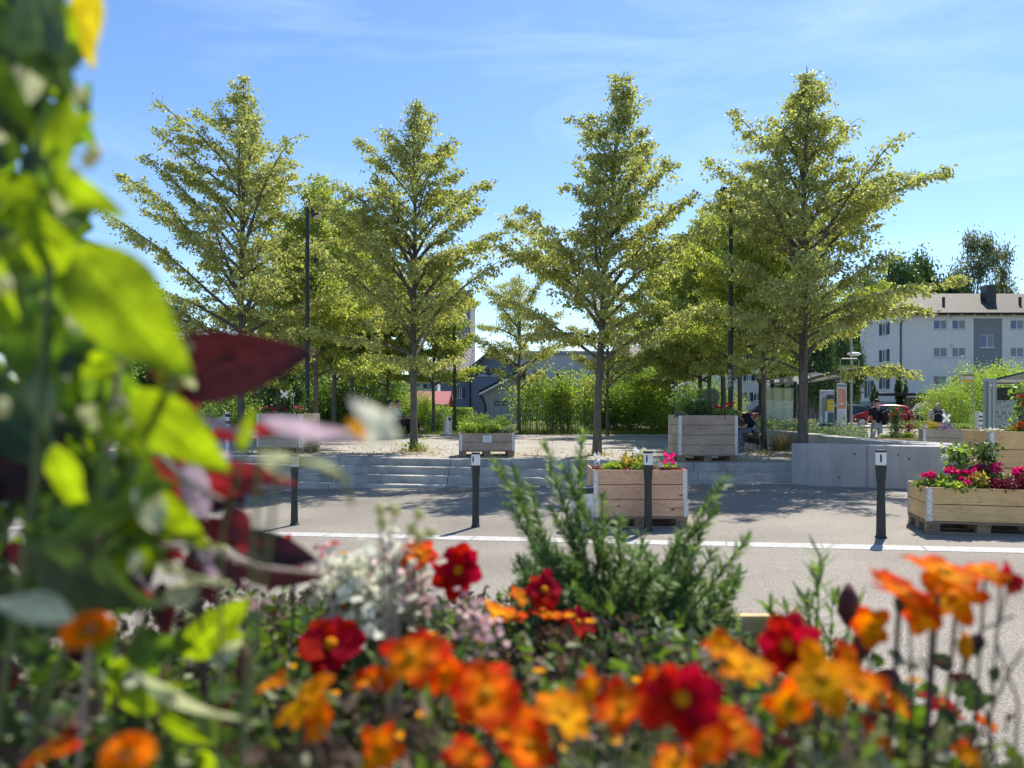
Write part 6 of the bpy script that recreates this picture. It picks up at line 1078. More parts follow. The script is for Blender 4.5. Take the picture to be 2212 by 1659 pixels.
# woman with backpack
Jw = dict(STAND); Jw.update(head0=(.02, .06, 1.52), head1=(.03, .11, 1.59), head2=(.03, .13, 1.66), face=(.2, 1, -.3), neck=(.0, .03, 1.46), chest=(0, .02, 1.32)); t, J = person('fair-haired woman in cream jumper wearing a dark backpack beyond the old grey planter', (XX(2024, 26.5), 26.5, 0), -.5, Jw, 'cloth_cream', 'cloth_jeans', hair='hair_blond', sleeves='long', hairlen=.12, scale=.955)
m = MB(); m.box(.04, -.24, 1.2, .32, .2, .46, taper=.75); b = m.build('backpack', 'cloth_navy', None, t.location, (0, 0, -.5), bevel=.05); b.scale = (.955,) * 3; tagp(b, 'dark rounded backpack with grey trim on the back of the fair-haired woman', 'backpack')
for s in (-1, 1): m = MB(); m.tube([(.04 + s * .1, -.18, 1.38), (s * .12, -.12, 1.47), (s * .12, .1, 1.38), (s * .13, .12, 1.2)], .02, 6); m.build('strap', 'cloth_navy', b)
m = MB(); m.tube([(-.1, -.345, 1.1), (-.1, -.345, 1.25), (0.04, -.335, 1.34), (.18, -.345, 1.25), (.18, -.345, 1.1)], .01, 6); m.build('trim', 'zinc', b)
# two seated on the right bench, leaning forward, facing left
SIT = dict(pelvis=(0, 0, .52), spine=(0, .09, .68), chest=(0, .26, .84), neck=(0, .38, .92), head0=(0, .45, .93), head1=(0, .51, .92), head2=(0, .55, .97), face=(0, .75, -.65), hipL=(.1, .05, .5), hipR=(-.1, .05, .5), kneeL=(.16, .46, .50), kneeR=(-.15, .44, .50), ankL=(.15, .52, .09), ankR=(-.16, .40, .09), toeL=(.16, .68, .04), toeR=(-.17, .57, .04), shL=(.19, .27, .87), shR=(-.19, .27, .87), elL=(.22, .34, .60), elR=(-.22, .34, .60), wrL=(.06, .56, .60), wrR=(-.06, .56, .60), hdL=(-.3, 1, .2), hdR=(.3, 1, .2))
xs_ = XX(1630, 18.8); person('young man in dark t-shirt bent forward over a phone on the right bench', (xs_, 18.8, .42), math.pi / 2 + .15, dict(SIT), 'cloth_navy', 'cloth_jeans', 'shoe', scale=1.02)
m = MB(); m.box(0, 0, 0, .07, .14, .01, M=HW(.5, 3, 'Y')); o = m.build('phone', 'black_plastic', None, local((xs_, 18.8, .42), math.pi / 2 + .15, 0, .66, .63), bevel=.003); tagp(o, 'phone held by the young man leaning forward on the right bench', 'phone')
S2_ = dict(SIT); S2_.update(head1=(.02, .48, .97), head2=(.02, .5, 1.04), head0=(.01, .43, .95), face=(0, .9, -.4)); person('person sitting behind the young man, mostly hidden by the lamp post', (XX(1612, 19.5), 19.5, .42), math.pi / 2 + .1, S2_, 'cloth_brown', 'cloth_jeans', 'shoe', hair='hair_dark', scale=1.03)
# two on the left bench leaning back, facing right
LN = dict(pelvis=(0, 0, .50), spine=(0, -.07, .68), chest=(0, -.13, .89), neck=(0, -.12, 1.05), head0=(0, -.08, 1.12), head1=(0, -.06, 1.20), head2=(0, -.06, 1.28), face=(0, 1, .05), hipL=(.1, .04, .48), hipR=(-.1, .04, .48), kneeL=(.07, .48, .60), kneeR=(-.14, .46, .52), ankL=(-.12, .68, .30), ankR=(-.14, .55, .09), toeL=(-.14, .80, .26), toeR=(-.15, .72, .04), shL=(.18, -.12, .96), shR=(-.18, -.12, .96), elL=(.24, .02, .72), elR=(-.24, .02, .72), wrL=(.14, .28, .66), wrR=(-.12, .28, .66))
rzl = -math.pi / 2 - .12
person('person in brown top and black trousers leaning back on the left bench', (XX(850, 26.1), 25.95, .42), rzl, dict(LN), 'cloth_brown', 'cloth_black', 'shoe_white', sleeves='long', hairlen=.05); person('person in pale patterned top on the far side of the left bench', (XX(864, 26.5), 26.55, .42), rzl, dict(LN), 'cloth_pale', 'cloth_black', 'shoe_white')
# ---------------- foreground planter (the camera looks over it) ----------------
leafmat('lime_leaf', (.125, .22, .015), .55, (2.5, 2.25, .35), rough=.6, spec=.2, island=.3, hue=.02); leafmat('green_leaf', (.07, .14, .022), .5, (2.3, 2.4, .5), island=.35, hue=.02); leafmat('deep_leaf', (.03, .06, .02), .3, (1.8, 2.0, .6)); leafmat('pale_leaf', (.46, .50, .33), .35, (1.3, 1.3, 1.0))
leafmat('burgundy_leaf', (.030, .009, .014), .3, (2.6, 1.0, 1.0), hue=.012, island=.35); leafmat('red_leaf', (.14, .016, .018), .45, (2.3, 1.3, 1.1), hue=.01); leafmat('lavender_leaf', (.42, .36, .42), .35, (1.4, 1.2, 1.3), hue=.01); leafmat('yellow_lime', (.30, .29, .02), .55, (1.9, 1.7, .3))
leafmat('petal_orange', (.78, .125, .002), .5, (1.25, 1.1, .6), False, .15, .016, .8, (.88, .46, .004), .1); leafmat('petal_redorange', (.70, .045, .003), .5, (1.25, 1.05, .7), False, .15, .012, .8, (.88, .32, .003), .1); leafmat('petal_amber', (.82, .26, .002), .5, (1.15, 1.1, .6), False, .15, .014, .8, (.90, .52, .004), .1); leafmat('petal_red', (.48, .005, .014), .5, (1.35, 1, 1), False, .15, .01, .8, (.40, .004, .010), .1); leafmat('petal_yellow', (.80, .40, .004), .5, (1.15, 1.1, .8), False, .1, .01, .8, None, .1)
leafmat('petal_white', (.78, .78, .66), .45, (1.1, 1.1, 1.0), False, .1, .0); leafmat('petal_pinkwhite', (.72, .48, .50), .45, (1.1, 1.05, 1.05), False, .12, .01); mat('flower_eye', (.60, .22, .004), .8, .1, noise=(260, .45), bump=(320, 1, .003)); mat('pompom', (.80, .26, .004), .7, .2, noise=(160, .3)); mat('stem_green', (.13, .17, .07), .6, .3, transl=.2); mat('stem_brown', (.085, .065, .06), .8, .2); mat('stem_pale', (.34, .28, .24), .7, .2); mat('bud_brown', (.10, .022, .02), .6, .3); mat('sepal', (.05, .065, .03), .7, .2)
mat('under_grey', (.13, .16, .09), .6, .35, island=.45, hue=.03, transl=.35, tcol=(1.4, 1.4, .8)); mat('under_brown', (.11, .075, .055), .7, .3, island=.5, hue=.02, transl=.25, tcol=(1.4, 1.2, .9)); mat('under_green', (.09, .15, .035), .5, .4, island=.45, hue=.03, transl=.4, tcol=(1.8, 1.7, .5)); mat('bud_cream', (.55, .56, .32), .7, .2, transl=.3)
def leafgrid(base, tip, width, face, curl=.15, fold=.18, wav=.0, nu=12, nv=7, prof=(.75, .9), seed=0, bend=0.0, ser=0.0):
    if ser: nu = 60
    b, tp = np.array(base, float), np.array(tip, float); ax = tp - b; L = np.linalg.norm(ax); ax /= L; f = np.array(face, float); f -= ax * f.dot(ax); f /= np.linalg.norm(f); s = np.cross(ax, f); r_ = np.random.default_rng(seed)
    u = np.linspace(0, 1, nu)[:, None]; v = np.linspace(-1, 1, nv)[None, :]; wd = np.sin(np.pi * u ** prof[0]) ** prof[1]; wd = np.maximum(wd, 0) * (1 + ser * 1.6 * ((u * 15) % 1 - .5))
    ph = r_.uniform(0, 6); P = b + ax * (u * L)[..., None] + s * (v * wd * width / 2)[..., None] + s * (bend * L * np.sin(np.pi * u))[..., None] * np.ones_like(v)[..., None] + f * (-curl * L * (u - .15) ** 2 + fold * width * .5 * np.abs(v) * wd + wav * width * np.sin(u * 9 + ph + v * 2) * np.abs(v))[..., None]
    i, j = np.meshgrid(np.arange(nu - 1), np.arange(nv - 1), indexing='ij'); a = (i * nv + j).ravel(); F = np.stack([a, a + 1, a + nv + 1, a + nv], 1); UV = np.stack([u * np.ones_like(v), .5 + .5 * v * np.ones_like(u)], -1)
    return P.reshape(-1, 3), F, UV.reshape(-1, 2)
def merge(L):
    V, F, U, o = [], [], [], 0
    for v, f, u in L: V.append(v); F.append(f + o); U.append(u); o += len(v)
    return np.concatenate(V), np.concatenate(F), np.concatenate(U)
def FP(px, py, Y): return pt(px, py, Y)
SOIL = 1.13
LFc = (-.03, 1.03, 0.0); planter('flower-filled wooden planter right in front of the viewer', (-.03, 1.03, 0), 0, [(2, .2), (2, .2), (1, .256)], 'fresh_wood', W=1.2, D=1.2, plabel='pallet under the foreground flower planter'); COL.objects[-1] if False else None
def big_leaf(parent, a, b, w, Y, m, Y2=None, roll=0, curl=.15, seed=0, fold=.16, wav=.07, name='leaf', prof=(.75, .9), ser=0.035, bend=0.0):
    Y2 = Y if Y2 is None else Y2; p0, p1 = FP(*a, Y), FP(*b, Y2); ax = (p1 - p0).normalized(); f = Vector((0, -1, .12)); f = (Matrix.Rotation(R(roll), 3, ax) @ f); V, F, U = leafgrid(p0, p1, w / FPX * (Y + Y2) / 2, f, curl, fold, wav, seed=seed, prof=prof, ser=ser, bend=bend)
    return link(name, npmesh(name, V, F, m, True, U), parent)
# the tall leafy plant at the left
t = thing('tall_leafy_plant', 'tall plant with large lime-green and dark leaves filling the left edge', 'plant', (0, 0, 0))
stems_ = [[(-.44, .62, SOIL), (-.36, .52, 1.38), (-.27, .43, 1.6), (-.25, .42, 1.8), (-.245, .42, 2.05)], [(-.43, .64, SOIL), (-.32, .50, 1.42), (-.215, .42, 1.60), (-.17, .40, 1.68)], [(-.34, .62, SOIL), (-.38, .6, 1.5), (-.36, .58, 1.9), (-.35, .56, 2.1)]]
for q in stems_: mb = MB(); mb.tube(q, [.0028, .0026, .0024, .002, .0016][:len(q)], 8); mb.build('stem', 'stem_green', t, smooth=True)
LV = [((165, 540), (395, 815), 195, .38, 'lime_leaf', 0), ((285, 840), (492, 1035), 120, .40, 'lime_leaf', 6), ((130, 690), (40, 1010), 210, .43, 'deep_leaf', 50), ((60, 640), (210, 930), 190, .45, 'green_leaf', -40), ((110, 380), (247, 458), 70, .40, 'lime_leaf', 10), ((60, 450), (175, 660), 100, .41, 'lime_leaf', -12),
      ((150, 210), (120, 430), 80, .40, 'lime_leaf', 15), ((200, -60), (178, 150), 75, .38, 'yellow_lime', 0), ((50, -80), (110, 220), 190, .42, 'deep_leaf', 35), ((0, 10), (40, 320), 170, .44, 'deep_leaf', -30), ((-20, 120), (60, 285), 60, .40, 'lime_leaf', 0), ((-20, 390), (130, 440), 80, .40, 'lime_leaf', 8),
      ((20, 720), (-10, 560), 70, .40, 'lime_leaf', 0), ((215, 960), (280, 862), 45, .38, 'lime_leaf', 20), ((205, 880), (330, 1010), 45, .38, 'lime_leaf', -20), ((120, 960), (180, 1130), 75, .40, 'lime_leaf', 0), ((60, 1180), (350, 1010), 190, .42, 'green_leaf', -45), ((320, 1050), (455, 1205), 62, .44, 'lime_leaf', -10),
      ((40, 1150), (330, 1330), 210, .43, 'deep_leaf', 30), ((240, 1010), (110, 1200), 170, .46, 'deep_leaf', -35), ((160, 1335), (-10, 1285), 80, .36, 'pale_leaf', 60), ((330, 1210), (495, 1275), 62, .48, 'pale_leaf', 55), ((400, 1420), (525, 1300), 85, .55, 'lime_leaf', 0), ((230, 1440), (410, 1405), 45, .52, 'lime_leaf', 25),
      ((262, 1525), (390, 1485), 70, .46, 'lime_leaf', 10), ((345, 1540), (462, 1628), 45, .46, 'lime_leaf', 12), ((280, 1440), (482, 1600), 60, .45, 'pale_leaf', 40), ((340, 1150), (300, 1010), 60, .40, 'pale_leaf', 30), ((150, 560), (190, 720), 140, .44, 'green_leaf', 25), ((-40, 1080), (120, 830), 200, .48, 'burgundy_leaf', 20),
      ((-40, 860), (130, 1000), 150, .47, 'deep_leaf', -20), ((170, 500), (100, 330), 110, .45, 'green_leaf', 30), ((200, 330), (160, 180), 70, .43, 'green_leaf', -35), ((270, 1440), (220, 1530), 50, .5, 'lime_leaf', 15), ((90, 330), (180, 240), 75, .42, 'lime_leaf', 0), ((10, 560), (120, 500), 75, .42, 'lime_leaf', 18),
      ((250, 1330), (210, 1430), 60, .5, 'lime_leaf', 18), ((120, 800), (210, 790), 70, .42, 'deep_leaf', 10), ((-30, 1250), (60, 1440), 160, .5, 'deep_leaf', 10), ((20, 90), (130, 10), 110, .45, 'green_leaf', -25), ((30, 230), (150, 300), 130, .47, 'deep_leaf', 20)]
for i, (a, b, w_, Y, m, ro) in enumerate(LV): big_leaf(t, a, b, w_, Y, m, Y + (.02 if i % 2 else -.02), ro, seed=i, curl=.12 + .1 * (i % 3))
r_ = np.random.default_rng(17)
for i in range(130):
    py = r_.uniform(-60, 1330); ed = np.interp(py, [0, 250, 450, 600, 750, 900, 1000, 1200, 1330], [120, 100, 120, 150, 230, 250, 300, 260, 230]); px = r_.uniform(-130, ed + 20); a = r_.uniform(0, 6.28); l = r_.uniform(90, 190)
    big_leaf(t, (px, py), (px + l * math.cos(a) * .6, py + l * abs(math.sin(a)) * .9), l * r_.uniform(.5, .85), r_.uniform(.47, .72), ['deep_leaf', 'green_leaf', 'deep_leaf', 'deep_leaf', 'green_leaf', 'lime_leaf'][i % 6], None, r_.uniform(-60, 60), seed=100 + i)
for i in range(80):
    py = r_.uniform(820, 1340); ed = np.interp(py, [820, 1000, 1150, 1340], [250, 330, 330, 250]); px = r_.uniform(-80, ed); a = r_.uniform(0, 6.28); l = r_.uniform(80, 170)
    big_leaf(t, (px, py), (px + l * math.cos(a) * .7, py + l * math.sin(a) * .7), l * r_.uniform(.45, .8), r_.uniform(.5, .68), ['deep_leaf', 'green_leaf', 'burgundy_leaf', 'deep_leaf', 'green_leaf', 'deep_leaf', 'lime_leaf'][i % 7], None, r_.uniform(-60, 60), seed=1100 + i)
for i in range(70):
    py = r_.uniform(-40, 1240); ed = np.interp(py, [0, 250, 450, 600, 750, 900, 1000, 1200], [190, 150, 170, 210, 310, 330, 380, 330]); px = ed - r_.uniform(10, 150); a = r_.uniform(-.6, 2.2); l = r_.uniform(55, 125)
    big_leaf(t, (px - l * .5 * math.cos(a), py - l * .5 * math.sin(a)), (px + l * .5 * math.cos(a), py + l * .5 * math.sin(a)), l * r_.uniform(.4, .7), r_.uniform(.40, .5), ['lime_leaf', 'green_leaf', 'green_leaf', 'lime_leaf', 'deep_leaf', 'green_leaf', 'pale_leaf'][i % 7], None, r_.uniform(-45, 45), seed=1400 + i)
for (px, py, Y) in [(170, 205, .38), (190, 345, .37), (205, 330, .37), (10, 615, .37), (5, 880, .37)]:
    mb = MB(); mb.sphere(FP(px, py, Y), .0035, 8, 6, (1, 1, 1.4)); mb.build('bud', 'bud_cream', t, smooth=True)
# pinkish dry stalk
q = [FP(225, 1000, .46), FP(262, 760, .44), FP(276, 640, .44), FP(282, 575, .44)]; mb = MB(); mb.tube([(-.34, .56, SOIL)] + [tuple(v) for v in q], [.0022, .002, .002, .0017, .0014], 8); o = mb.build('dry_stalk', 'stem_pale', None, smooth=True); tagp(o, 'thin pinkish dry stalk rising above the large lime leaf', 'stalk')
# broad-leaved plant filling the lower left corner
t = thing('broad_leaved_plant', 'low plant with broad dark and grey-green leaves in the bottom left corner', 'plant', (0, 0, 0)); r_ = np.random.default_rng(31)
mb = MB(); mb.tube([(-.30, .62, SOIL), (-.28, .6, 1.3), (-.25, .56, 1.42)], [.003, .0026, .002], 8); mb.build('stem', 'stem_green', t, smooth=True)
for i in range(96):
    px, py = r_.uniform(-60, 540), r_.uniform(1270, 1690); px *= 1 - .25 * (py < 1350); a = r_.uniform(0, 6.28); l = r_.uniform(60, 150); big_leaf(t, (px, py), (px + l * math.cos(a), py + l * .6 * math.sin(a)), l * r_.uniform(.35, .65), r_.uniform(.5, .78), ['deep_leaf', 'green_leaf', 'pale_leaf', 'deep_leaf', 'lime_leaf', 'deep_leaf', 'burgundy_leaf', 'green_leaf'][i % 8], None, r_.uniform(-70, 70), seed=600 + i)
t = thing('low_leafy_plant', 'low dark leafy plant covering the right rim corner below the orange flowers', 'plant', (0, 0, 0)); mb = MB(); mb.tube([(.42, .75, SOIL), (.40, .72, 1.28)], [.003, .002], 8); mb.build('stem', 'stem_brown', t, smooth=True)
for i in range(90):
    Y = r_.uniform(.55, .95); px = r_.uniform(1640, 2120); py = r_.uniform(1480, 1680) - (Y - .55) * 250; a = r_.uniform(0, 6.28); l = r_.uniform(35, 80); big_leaf(t, (px, py), (px + l * math.cos(a), py + l * .6 * math.sin(a)), l * r_.uniform(.4, .7), Y, ['deep_leaf', 'green_leaf', 'burgundy_leaf', 'deep_leaf', 'pale_leaf'][i % 5], None, r_.uniform(-70, 70), seed=800 + i)
# burgundy-leaved plant
t = thing('purple_leaved_plant', 'plant with dark burgundy and red pointed leaves beside the lime leaves', 'plant', (0, 0, 0)); mb = MB(); mb.tube([(-.22, .60, SOIL), FP(420, 1220, .56), FP(390, 1040, .54), FP(345, 880, .52)], [.004, .0035, .003, .0022], 8); mb.build('stem', 'stem_brown', t, smooth=True)
mb = MB(); mb.tube([FP(260, 860, .42), FP(320, 960, .45), FP(400, 1040, .47), FP(480, 1080, .5)], [.0016, .0019, .0019, .0012], 8); mb.build('stem', 'stem_pale', t, smooth=True)
for i, (a, b, w_, Y, m, ro, se) in enumerate([((318, 808), (676, 764), 155, .52, 'burgundy_leaf', 18, .06), ((420, 830), (356, 935), 90, .53, 'red_leaf', 0, 0), ((430, 800), (375, 900), 80, .55, 'burgundy_leaf', 0, 0), ((520, 760), (484, 716), 50, .53, 'burgundy_leaf', 0, 0), ((425, 942), (670, 922), 34, .55, 'red_leaf', 25, 0), ((415, 892), (560, 950), 36, .5, 'lavender_leaf', 55, 0),
      ((560, 905), (845, 962), 58, .40, 'lavender_leaf', 50, .02), ((470, 1005), (642, 1048), 44, .52, 'red_leaf', 0, 0), ((270, 985), (420, 1085), 75, .5, 'red_leaf', 20, 0), ((400, 1000), (450, 1125), 62, .5, 'lavender_leaf', -30, 0), ((350, 985), (440, 1085), 66, .52, 'burgundy_leaf', 30, 0), ((300, 1095), (435, 1170), 84, .52, 'burgundy_leaf', 10, 0),
      ((420, 1120), (585, 1190), 60, .6, 'burgundy_leaf', 25, 0), ((480, 1160), (700, 1215), 74, .62, 'burgundy_leaf', -25, 0), ((500, 1225), (700, 1255), 60, .65, 'burgundy_leaf', 15, 0), ((380, 1080), (300, 1040), 50, .5, 'red_leaf', 0, 0), ((320, 1130), (250, 1180), 70, .52, 'burgundy_leaf', 0, 0), ((345, 850), (400, 790), 60, .5, 'yellow_lime', 30, 0), ((400, 800), (420, 845), 30, .45, 'pale_leaf', 10, 0)]):
    big_leaf(t, a, b, w_, Y, m, Y + .01, ro, .12, 200 + i, .22, .05, ser=se)
r_ = np.random.default_rng(23)
for i in range(34):
    px, py = r_.uniform(270, 500), r_.uniform(930, 1270); a = r_.uniform(-.7, 1.6); l = r_.uniform(60, 130); big_leaf(t, (px, py), (px + l * math.cos(a), py + l * math.sin(a)), l * r_.uniform(.35, .6), r_.uniform(.52, .66), ['burgundy_leaf', 'red_leaf', 'burgundy_leaf', 'lavender_leaf', 'burgundy_leaf'][i % 5], None, r_.uniform(-50, 50), seed=1600 + i)
mb = MB(); mb.tube([FP(300, 1180, .5), FP(430, 1180, .5), FP(560, 1225, .52), FP(700, 1240, .56)], [.0016, .002, .0018, .0012], 8); mb.build('stem', 'stem_pale', t, smooth=True)
# blurred white flower and pale lime spikes very near the lens
t = thing('white_flower', 'strongly blurred white petal with yellow tips above the gravel at the left', 'flower', (0, 0, 0)); mb = MB(); mb.tube([(-.18, .42, 1.2), FP(600, 1010, .34), FP(690, 960, .33), FP(770, 940, .33)], [.0012, .0011, .001, .0008], 6); mb.build('stem', 'stem_green', t)
for i, (a, b, w_, m) in enumerate([((860, 950), (752, 858), 52, 'petal_white'), ((790, 965), (855, 880), 46, 'petal_white'), ((820, 915), (862, 955), 30, 'petal_white'), ((750, 905), (800, 960), 24, 'petal_yellow')]): big_leaf(t, a, b, w_, .33, m, None, 0, .1, 230 + i, name='petal')
t = thing('pale_sprig', 'faint pale green blurred sprig below the lavender leaf', 'sprig', (0, 0, 0)); mb = MB(); mb.tube([(-.17, .44, 1.2), FP(560, 990, .36), FP(650, 1000, .35), FP(740, 1030, .35), FP(760, 1090, .36)], [.0012] * 5, 6); mb.build('stem', 'stem_green', t)
for i, (a, b, w_) in enumerate([((555, 978), (700, 1010), 26), ((690, 995), (755, 1045), 26), ((560, 985), (620, 1040), 18)]): big_leaf(t, a, b, w_, .35, 'bright_pale' if 'bright_pale' in MATS else 'pale_leaf', None, 30, name='leaf', seed=240 + i)
t = thing('lime_sprig', 'single upright yellow-lime blade in front of the left weathered planter', 'sprig', (0, 0, 0)); mb = MB(); mb.tube([(-.22, .56, SOIL), FP(480, 1150, .46), FP(522, 1000, .4), FP(526, 970, .4)], [.001] * 4, 6); mb.build('stem', 'stem_green', t); big_leaf(t, (520, 975), (548, 875), 30, .40, 'lime_leaf', None, 0, .1, 250)
# flowers
def flower(label, px, py, dpx, Y, pm, up=.5, n=8, az=0.0, eye=True, name='orange_flower', cup=.1, pomp=False, stem='stem_brown', base=None, wd=.74, tilt=None):
    c = FP(px, py, Y); r = dpx / FPX * Y / 2; r_ = np.random.default_rng(int(px * 7 + py)); nn = Vector((math.sin(az) * (1 - up), -math.cos(az) * (1 - up), up)).normalized(); t = thing(name, label, 'flower', (0, 0, 0), 0, 'flowers in the foreground planter')
    a = nn.cross(Vector((0.13, .2, 1))).normalized(); b = nn.cross(a); L = []
    if pomp:
        for ring in range(7):
            for k in range(18):
                th = 2 * math.pi * (k + ring * .5) / 18; el = R(-5 + ring * 14); d = (a * math.cos(th) + b * math.sin(th)) * math.cos(el) + nn * math.sin(el) * .7; p1 = c + d * r * (1 - .02 * ring); L.append(leafgrid(c + d * r * .45, p1, r * .3, nn * 1.0 - d * .6, .1, .3, .05, 5, 4, (.8, .4), seed=k))
    else:
        for k in range(n):
            th = 2 * math.pi * (k + r_.uniform(-.2, .2)) / n; d = (a * math.cos(th) + b * math.sin(th)); p1 = c + d * r * r_.uniform(.88, 1.1) + nn * r * (cup + r_.uniform(-.22, .28)); L.append(leafgrid(c + d * r * .06, p1, r * wd * r_.uniform(.8, 1.2), nn + d * r_.uniform(-.4, .4), r_.uniform(-.1, .5), .12, .06, 9, 7, (.9, .5), seed=k + int(px)))
    V, F, U = merge(L); link('petals', npmesh('petals', V, F, pm, True, U), t)
    if eye and not pomp:
        mb = MB(); M_ = nn.to_track_quat('Z', 'Y').to_matrix(); vs = MB().sphere((0, 0, 0), r * .19, 12, 8, (1, 1, .6)); mb.add([M_ @ Vector(v) + c + nn * r * .07 for v in vs.v], vs.f); mb.build('flower_eye', 'flower_eye', t, smooth=True)
    mb = MB(); c2 = c - nn * r * .35; bs = base or (c.x + r_.uniform(-.02, .02), min(max(c.y + .03, .47), 1.55), SOIL); mb.tube([c - nn * r * .02, c2, (c2 + Vector(bs)) / 2 + Vector((r_.uniform(-.01, .01), .01, .01)), bs], [r * .10, r * .07, .0011, .0013], 8); mb.build('stem', stem, t, smooth=True)
    mb = MB(); mb.tube([c - nn * r * .04, c - nn * r * .2, c - nn * r * .42], [r * .16, r * .17, r * .06], 10); mb.build('calyx', 'sepal', t, smooth=True); return t
FL = [('red flower with yellow eye nearest to the burgundy leaves', 617, 1218, 125, .85, 'petal_red', .35, 8, 'red_flower'), ('red flower with yellow eye above the white blossom', 992, 1233, 125, .88, 'petal_red', .3, 8, 'red_flower'), ('wide open red flower below the white blossom at the left', 715, 1393, 150, .72, 'petal_red', .5, 9, 'red_flower'),
      ('red flower just left of the rosemary base', 1175, 1275, 92, 1.02, 'petal_red', .4, 7, 'red_flower'), ('small red flower at the foot of the rosemary', 1248, 1345, 80, 1.0, 'petal_red', .4, 7, 'red_flower'), ('small orange-red flower above the white blossom', 712, 1190, 60, .9, 'petal_redorange', .6, 6, 'orange_flower'),
      ('small orange flower at the left of the pink blossom', 735, 1300, 62, .85, 'petal_orange', .5, 6, 'orange_flower'), ('red-orange flower over the centre of the white blossom', 905, 1200, 95, .86, 'petal_redorange', .65, 7, 'orange_flower'), ('flat orange flower beyond the pink blossom', 1085, 1335, 110, .95, 'petal_orange', .85, 7, 'orange_flower'), ('flat orange flower left of the small red one', 1185, 1330, 85, 1.0, 'petal_redorange', .8, 7, 'orange_flower'),
      ('orange flower at the left of the centre, strongly blurred', 662, 1515, 165, .5, 'petal_amber', .45, 6, 'orange_flower'), ('orange-red flower with tall upright petal left of the centre', 890, 1420, 190, .5, 'petal_redorange', .55, 5, 'orange_flower'), ('large orange flower in the centre front', 1050, 1500, 200, .48, 'petal_redorange', .5, 7, 'orange_flower'), ('low orange flower at the bottom centre', 1140, 1610, 150, .48, 'petal_redorange', .5, 7, 'orange_flower'),
      ('orange flower right of the bottom centre', 1215, 1545, 170, .5, 'petal_amber', .6, 6, 'orange_flower'), ('orange flower left of the big red one', 1345, 1530, 165, .48, 'petal_redorange', .55, 6, 'orange_flower'), ('big red flower with yellow eye at the bottom right of the centre', 1475, 1510, 205, .45, 'petal_red', .35, 7, 'red_flower'), ('red-orange flower behind the big red one', 1425, 1480, 110, .52, 'petal_redorange', .3, 7, 'orange_flower'), ('orange-red flower at the right of the big red one', 1585, 1575, 150, .47, 'petal_redorange', .5, 6, 'orange_flower'),
      ('yellow-orange flower left of the upright red petals', 1610, 1440, 150, .52, 'petal_amber', .7, 6, 'orange_flower'), ('red flower with upright petals right of the rosemary', 1705, 1395, 180, .55, 'petal_red', .15, 7, 'red_flower'), ('orange-yellow flower below the upright red petals', 1775, 1465, 190, .5, 'petal_amber', .6, 6, 'orange_flower'), ('orange flower drooping right of the orange-yellow one', 1860, 1480, 130, .5, 'petal_orange', .6, 6, 'orange_flower'),
      ('tallest orange flower at the right, above the road', 2035, 1240, 165, .6, 'petal_orange', .75, 7, 'orange_flower'), ('red-orange flower left of the tallest orange one', 1950, 1290, 175, .6, 'petal_redorange', .8, 7, 'orange_flower'), ('orange flower below the tallest orange one', 2060, 1290, 140, .62, 'petal_orange', .55, 6, 'orange_flower'), ('nodding orange flower at the left end of the right group', 1884, 1352, 95, .6, 'petal_orange', .2, 5, 'orange_flower'), ('orange flower with yellow eye near the right picture edge', 2130, 1235, 100, .62, 'petal_orange', .8, 6, 'orange_flower'), ('reddish bud-like flower at the right picture edge', 2175, 1250, 80, .62, 'petal_red', .3, 6, 'red_flower'),
      ('shaded dark orange flower at the bottom left of the centre', 815, 1620, 130, .5, 'petal_orange', .2, 6, 'orange_flower'), ('orange-red flower at the bottom left corner', 112, 1625, 150, .42, 'petal_redorange', .6, 5, 'orange_flower'), ('orange flower cut by the bottom edge right of the centre', 1455, 1648, 130, .46, 'petal_orange', .7, 6, 'orange_flower'), ('orange flower low between the two front groups', 1130, 1565, 120, .5, 'petal_orange', .6, 6, 'orange_flower'), ('dull red flower low in the right front', 2035, 1525, 95, .7, 'petal_red', .7, 5, 'red_flower'), ('small pale orange flower low at the right', 2130, 1560, 60, .7, 'petal_redorange', .6, 5, 'orange_flower')]
for i, (lb, px, py, d, Y, m, up, n, nm) in enumerate(FL): flower(lb, px, py, d * (.88 if Y < .56 else 1), Y, m, up, n, (i % 5 - 2) * .45, name=nm, cup=.25 if up < .4 else .12)
flower('orange pompom flower at the left', 188, 1365, 118, .37, 'petal_amber', .75, pomp=True, name='pompom_flower', stem='stem_green'); flower('orange pompom flower at the bottom left', 275, 1632, 125, .38, 'petal_amber', .75, pomp=True, name='pompom_flower', stem='stem_green')
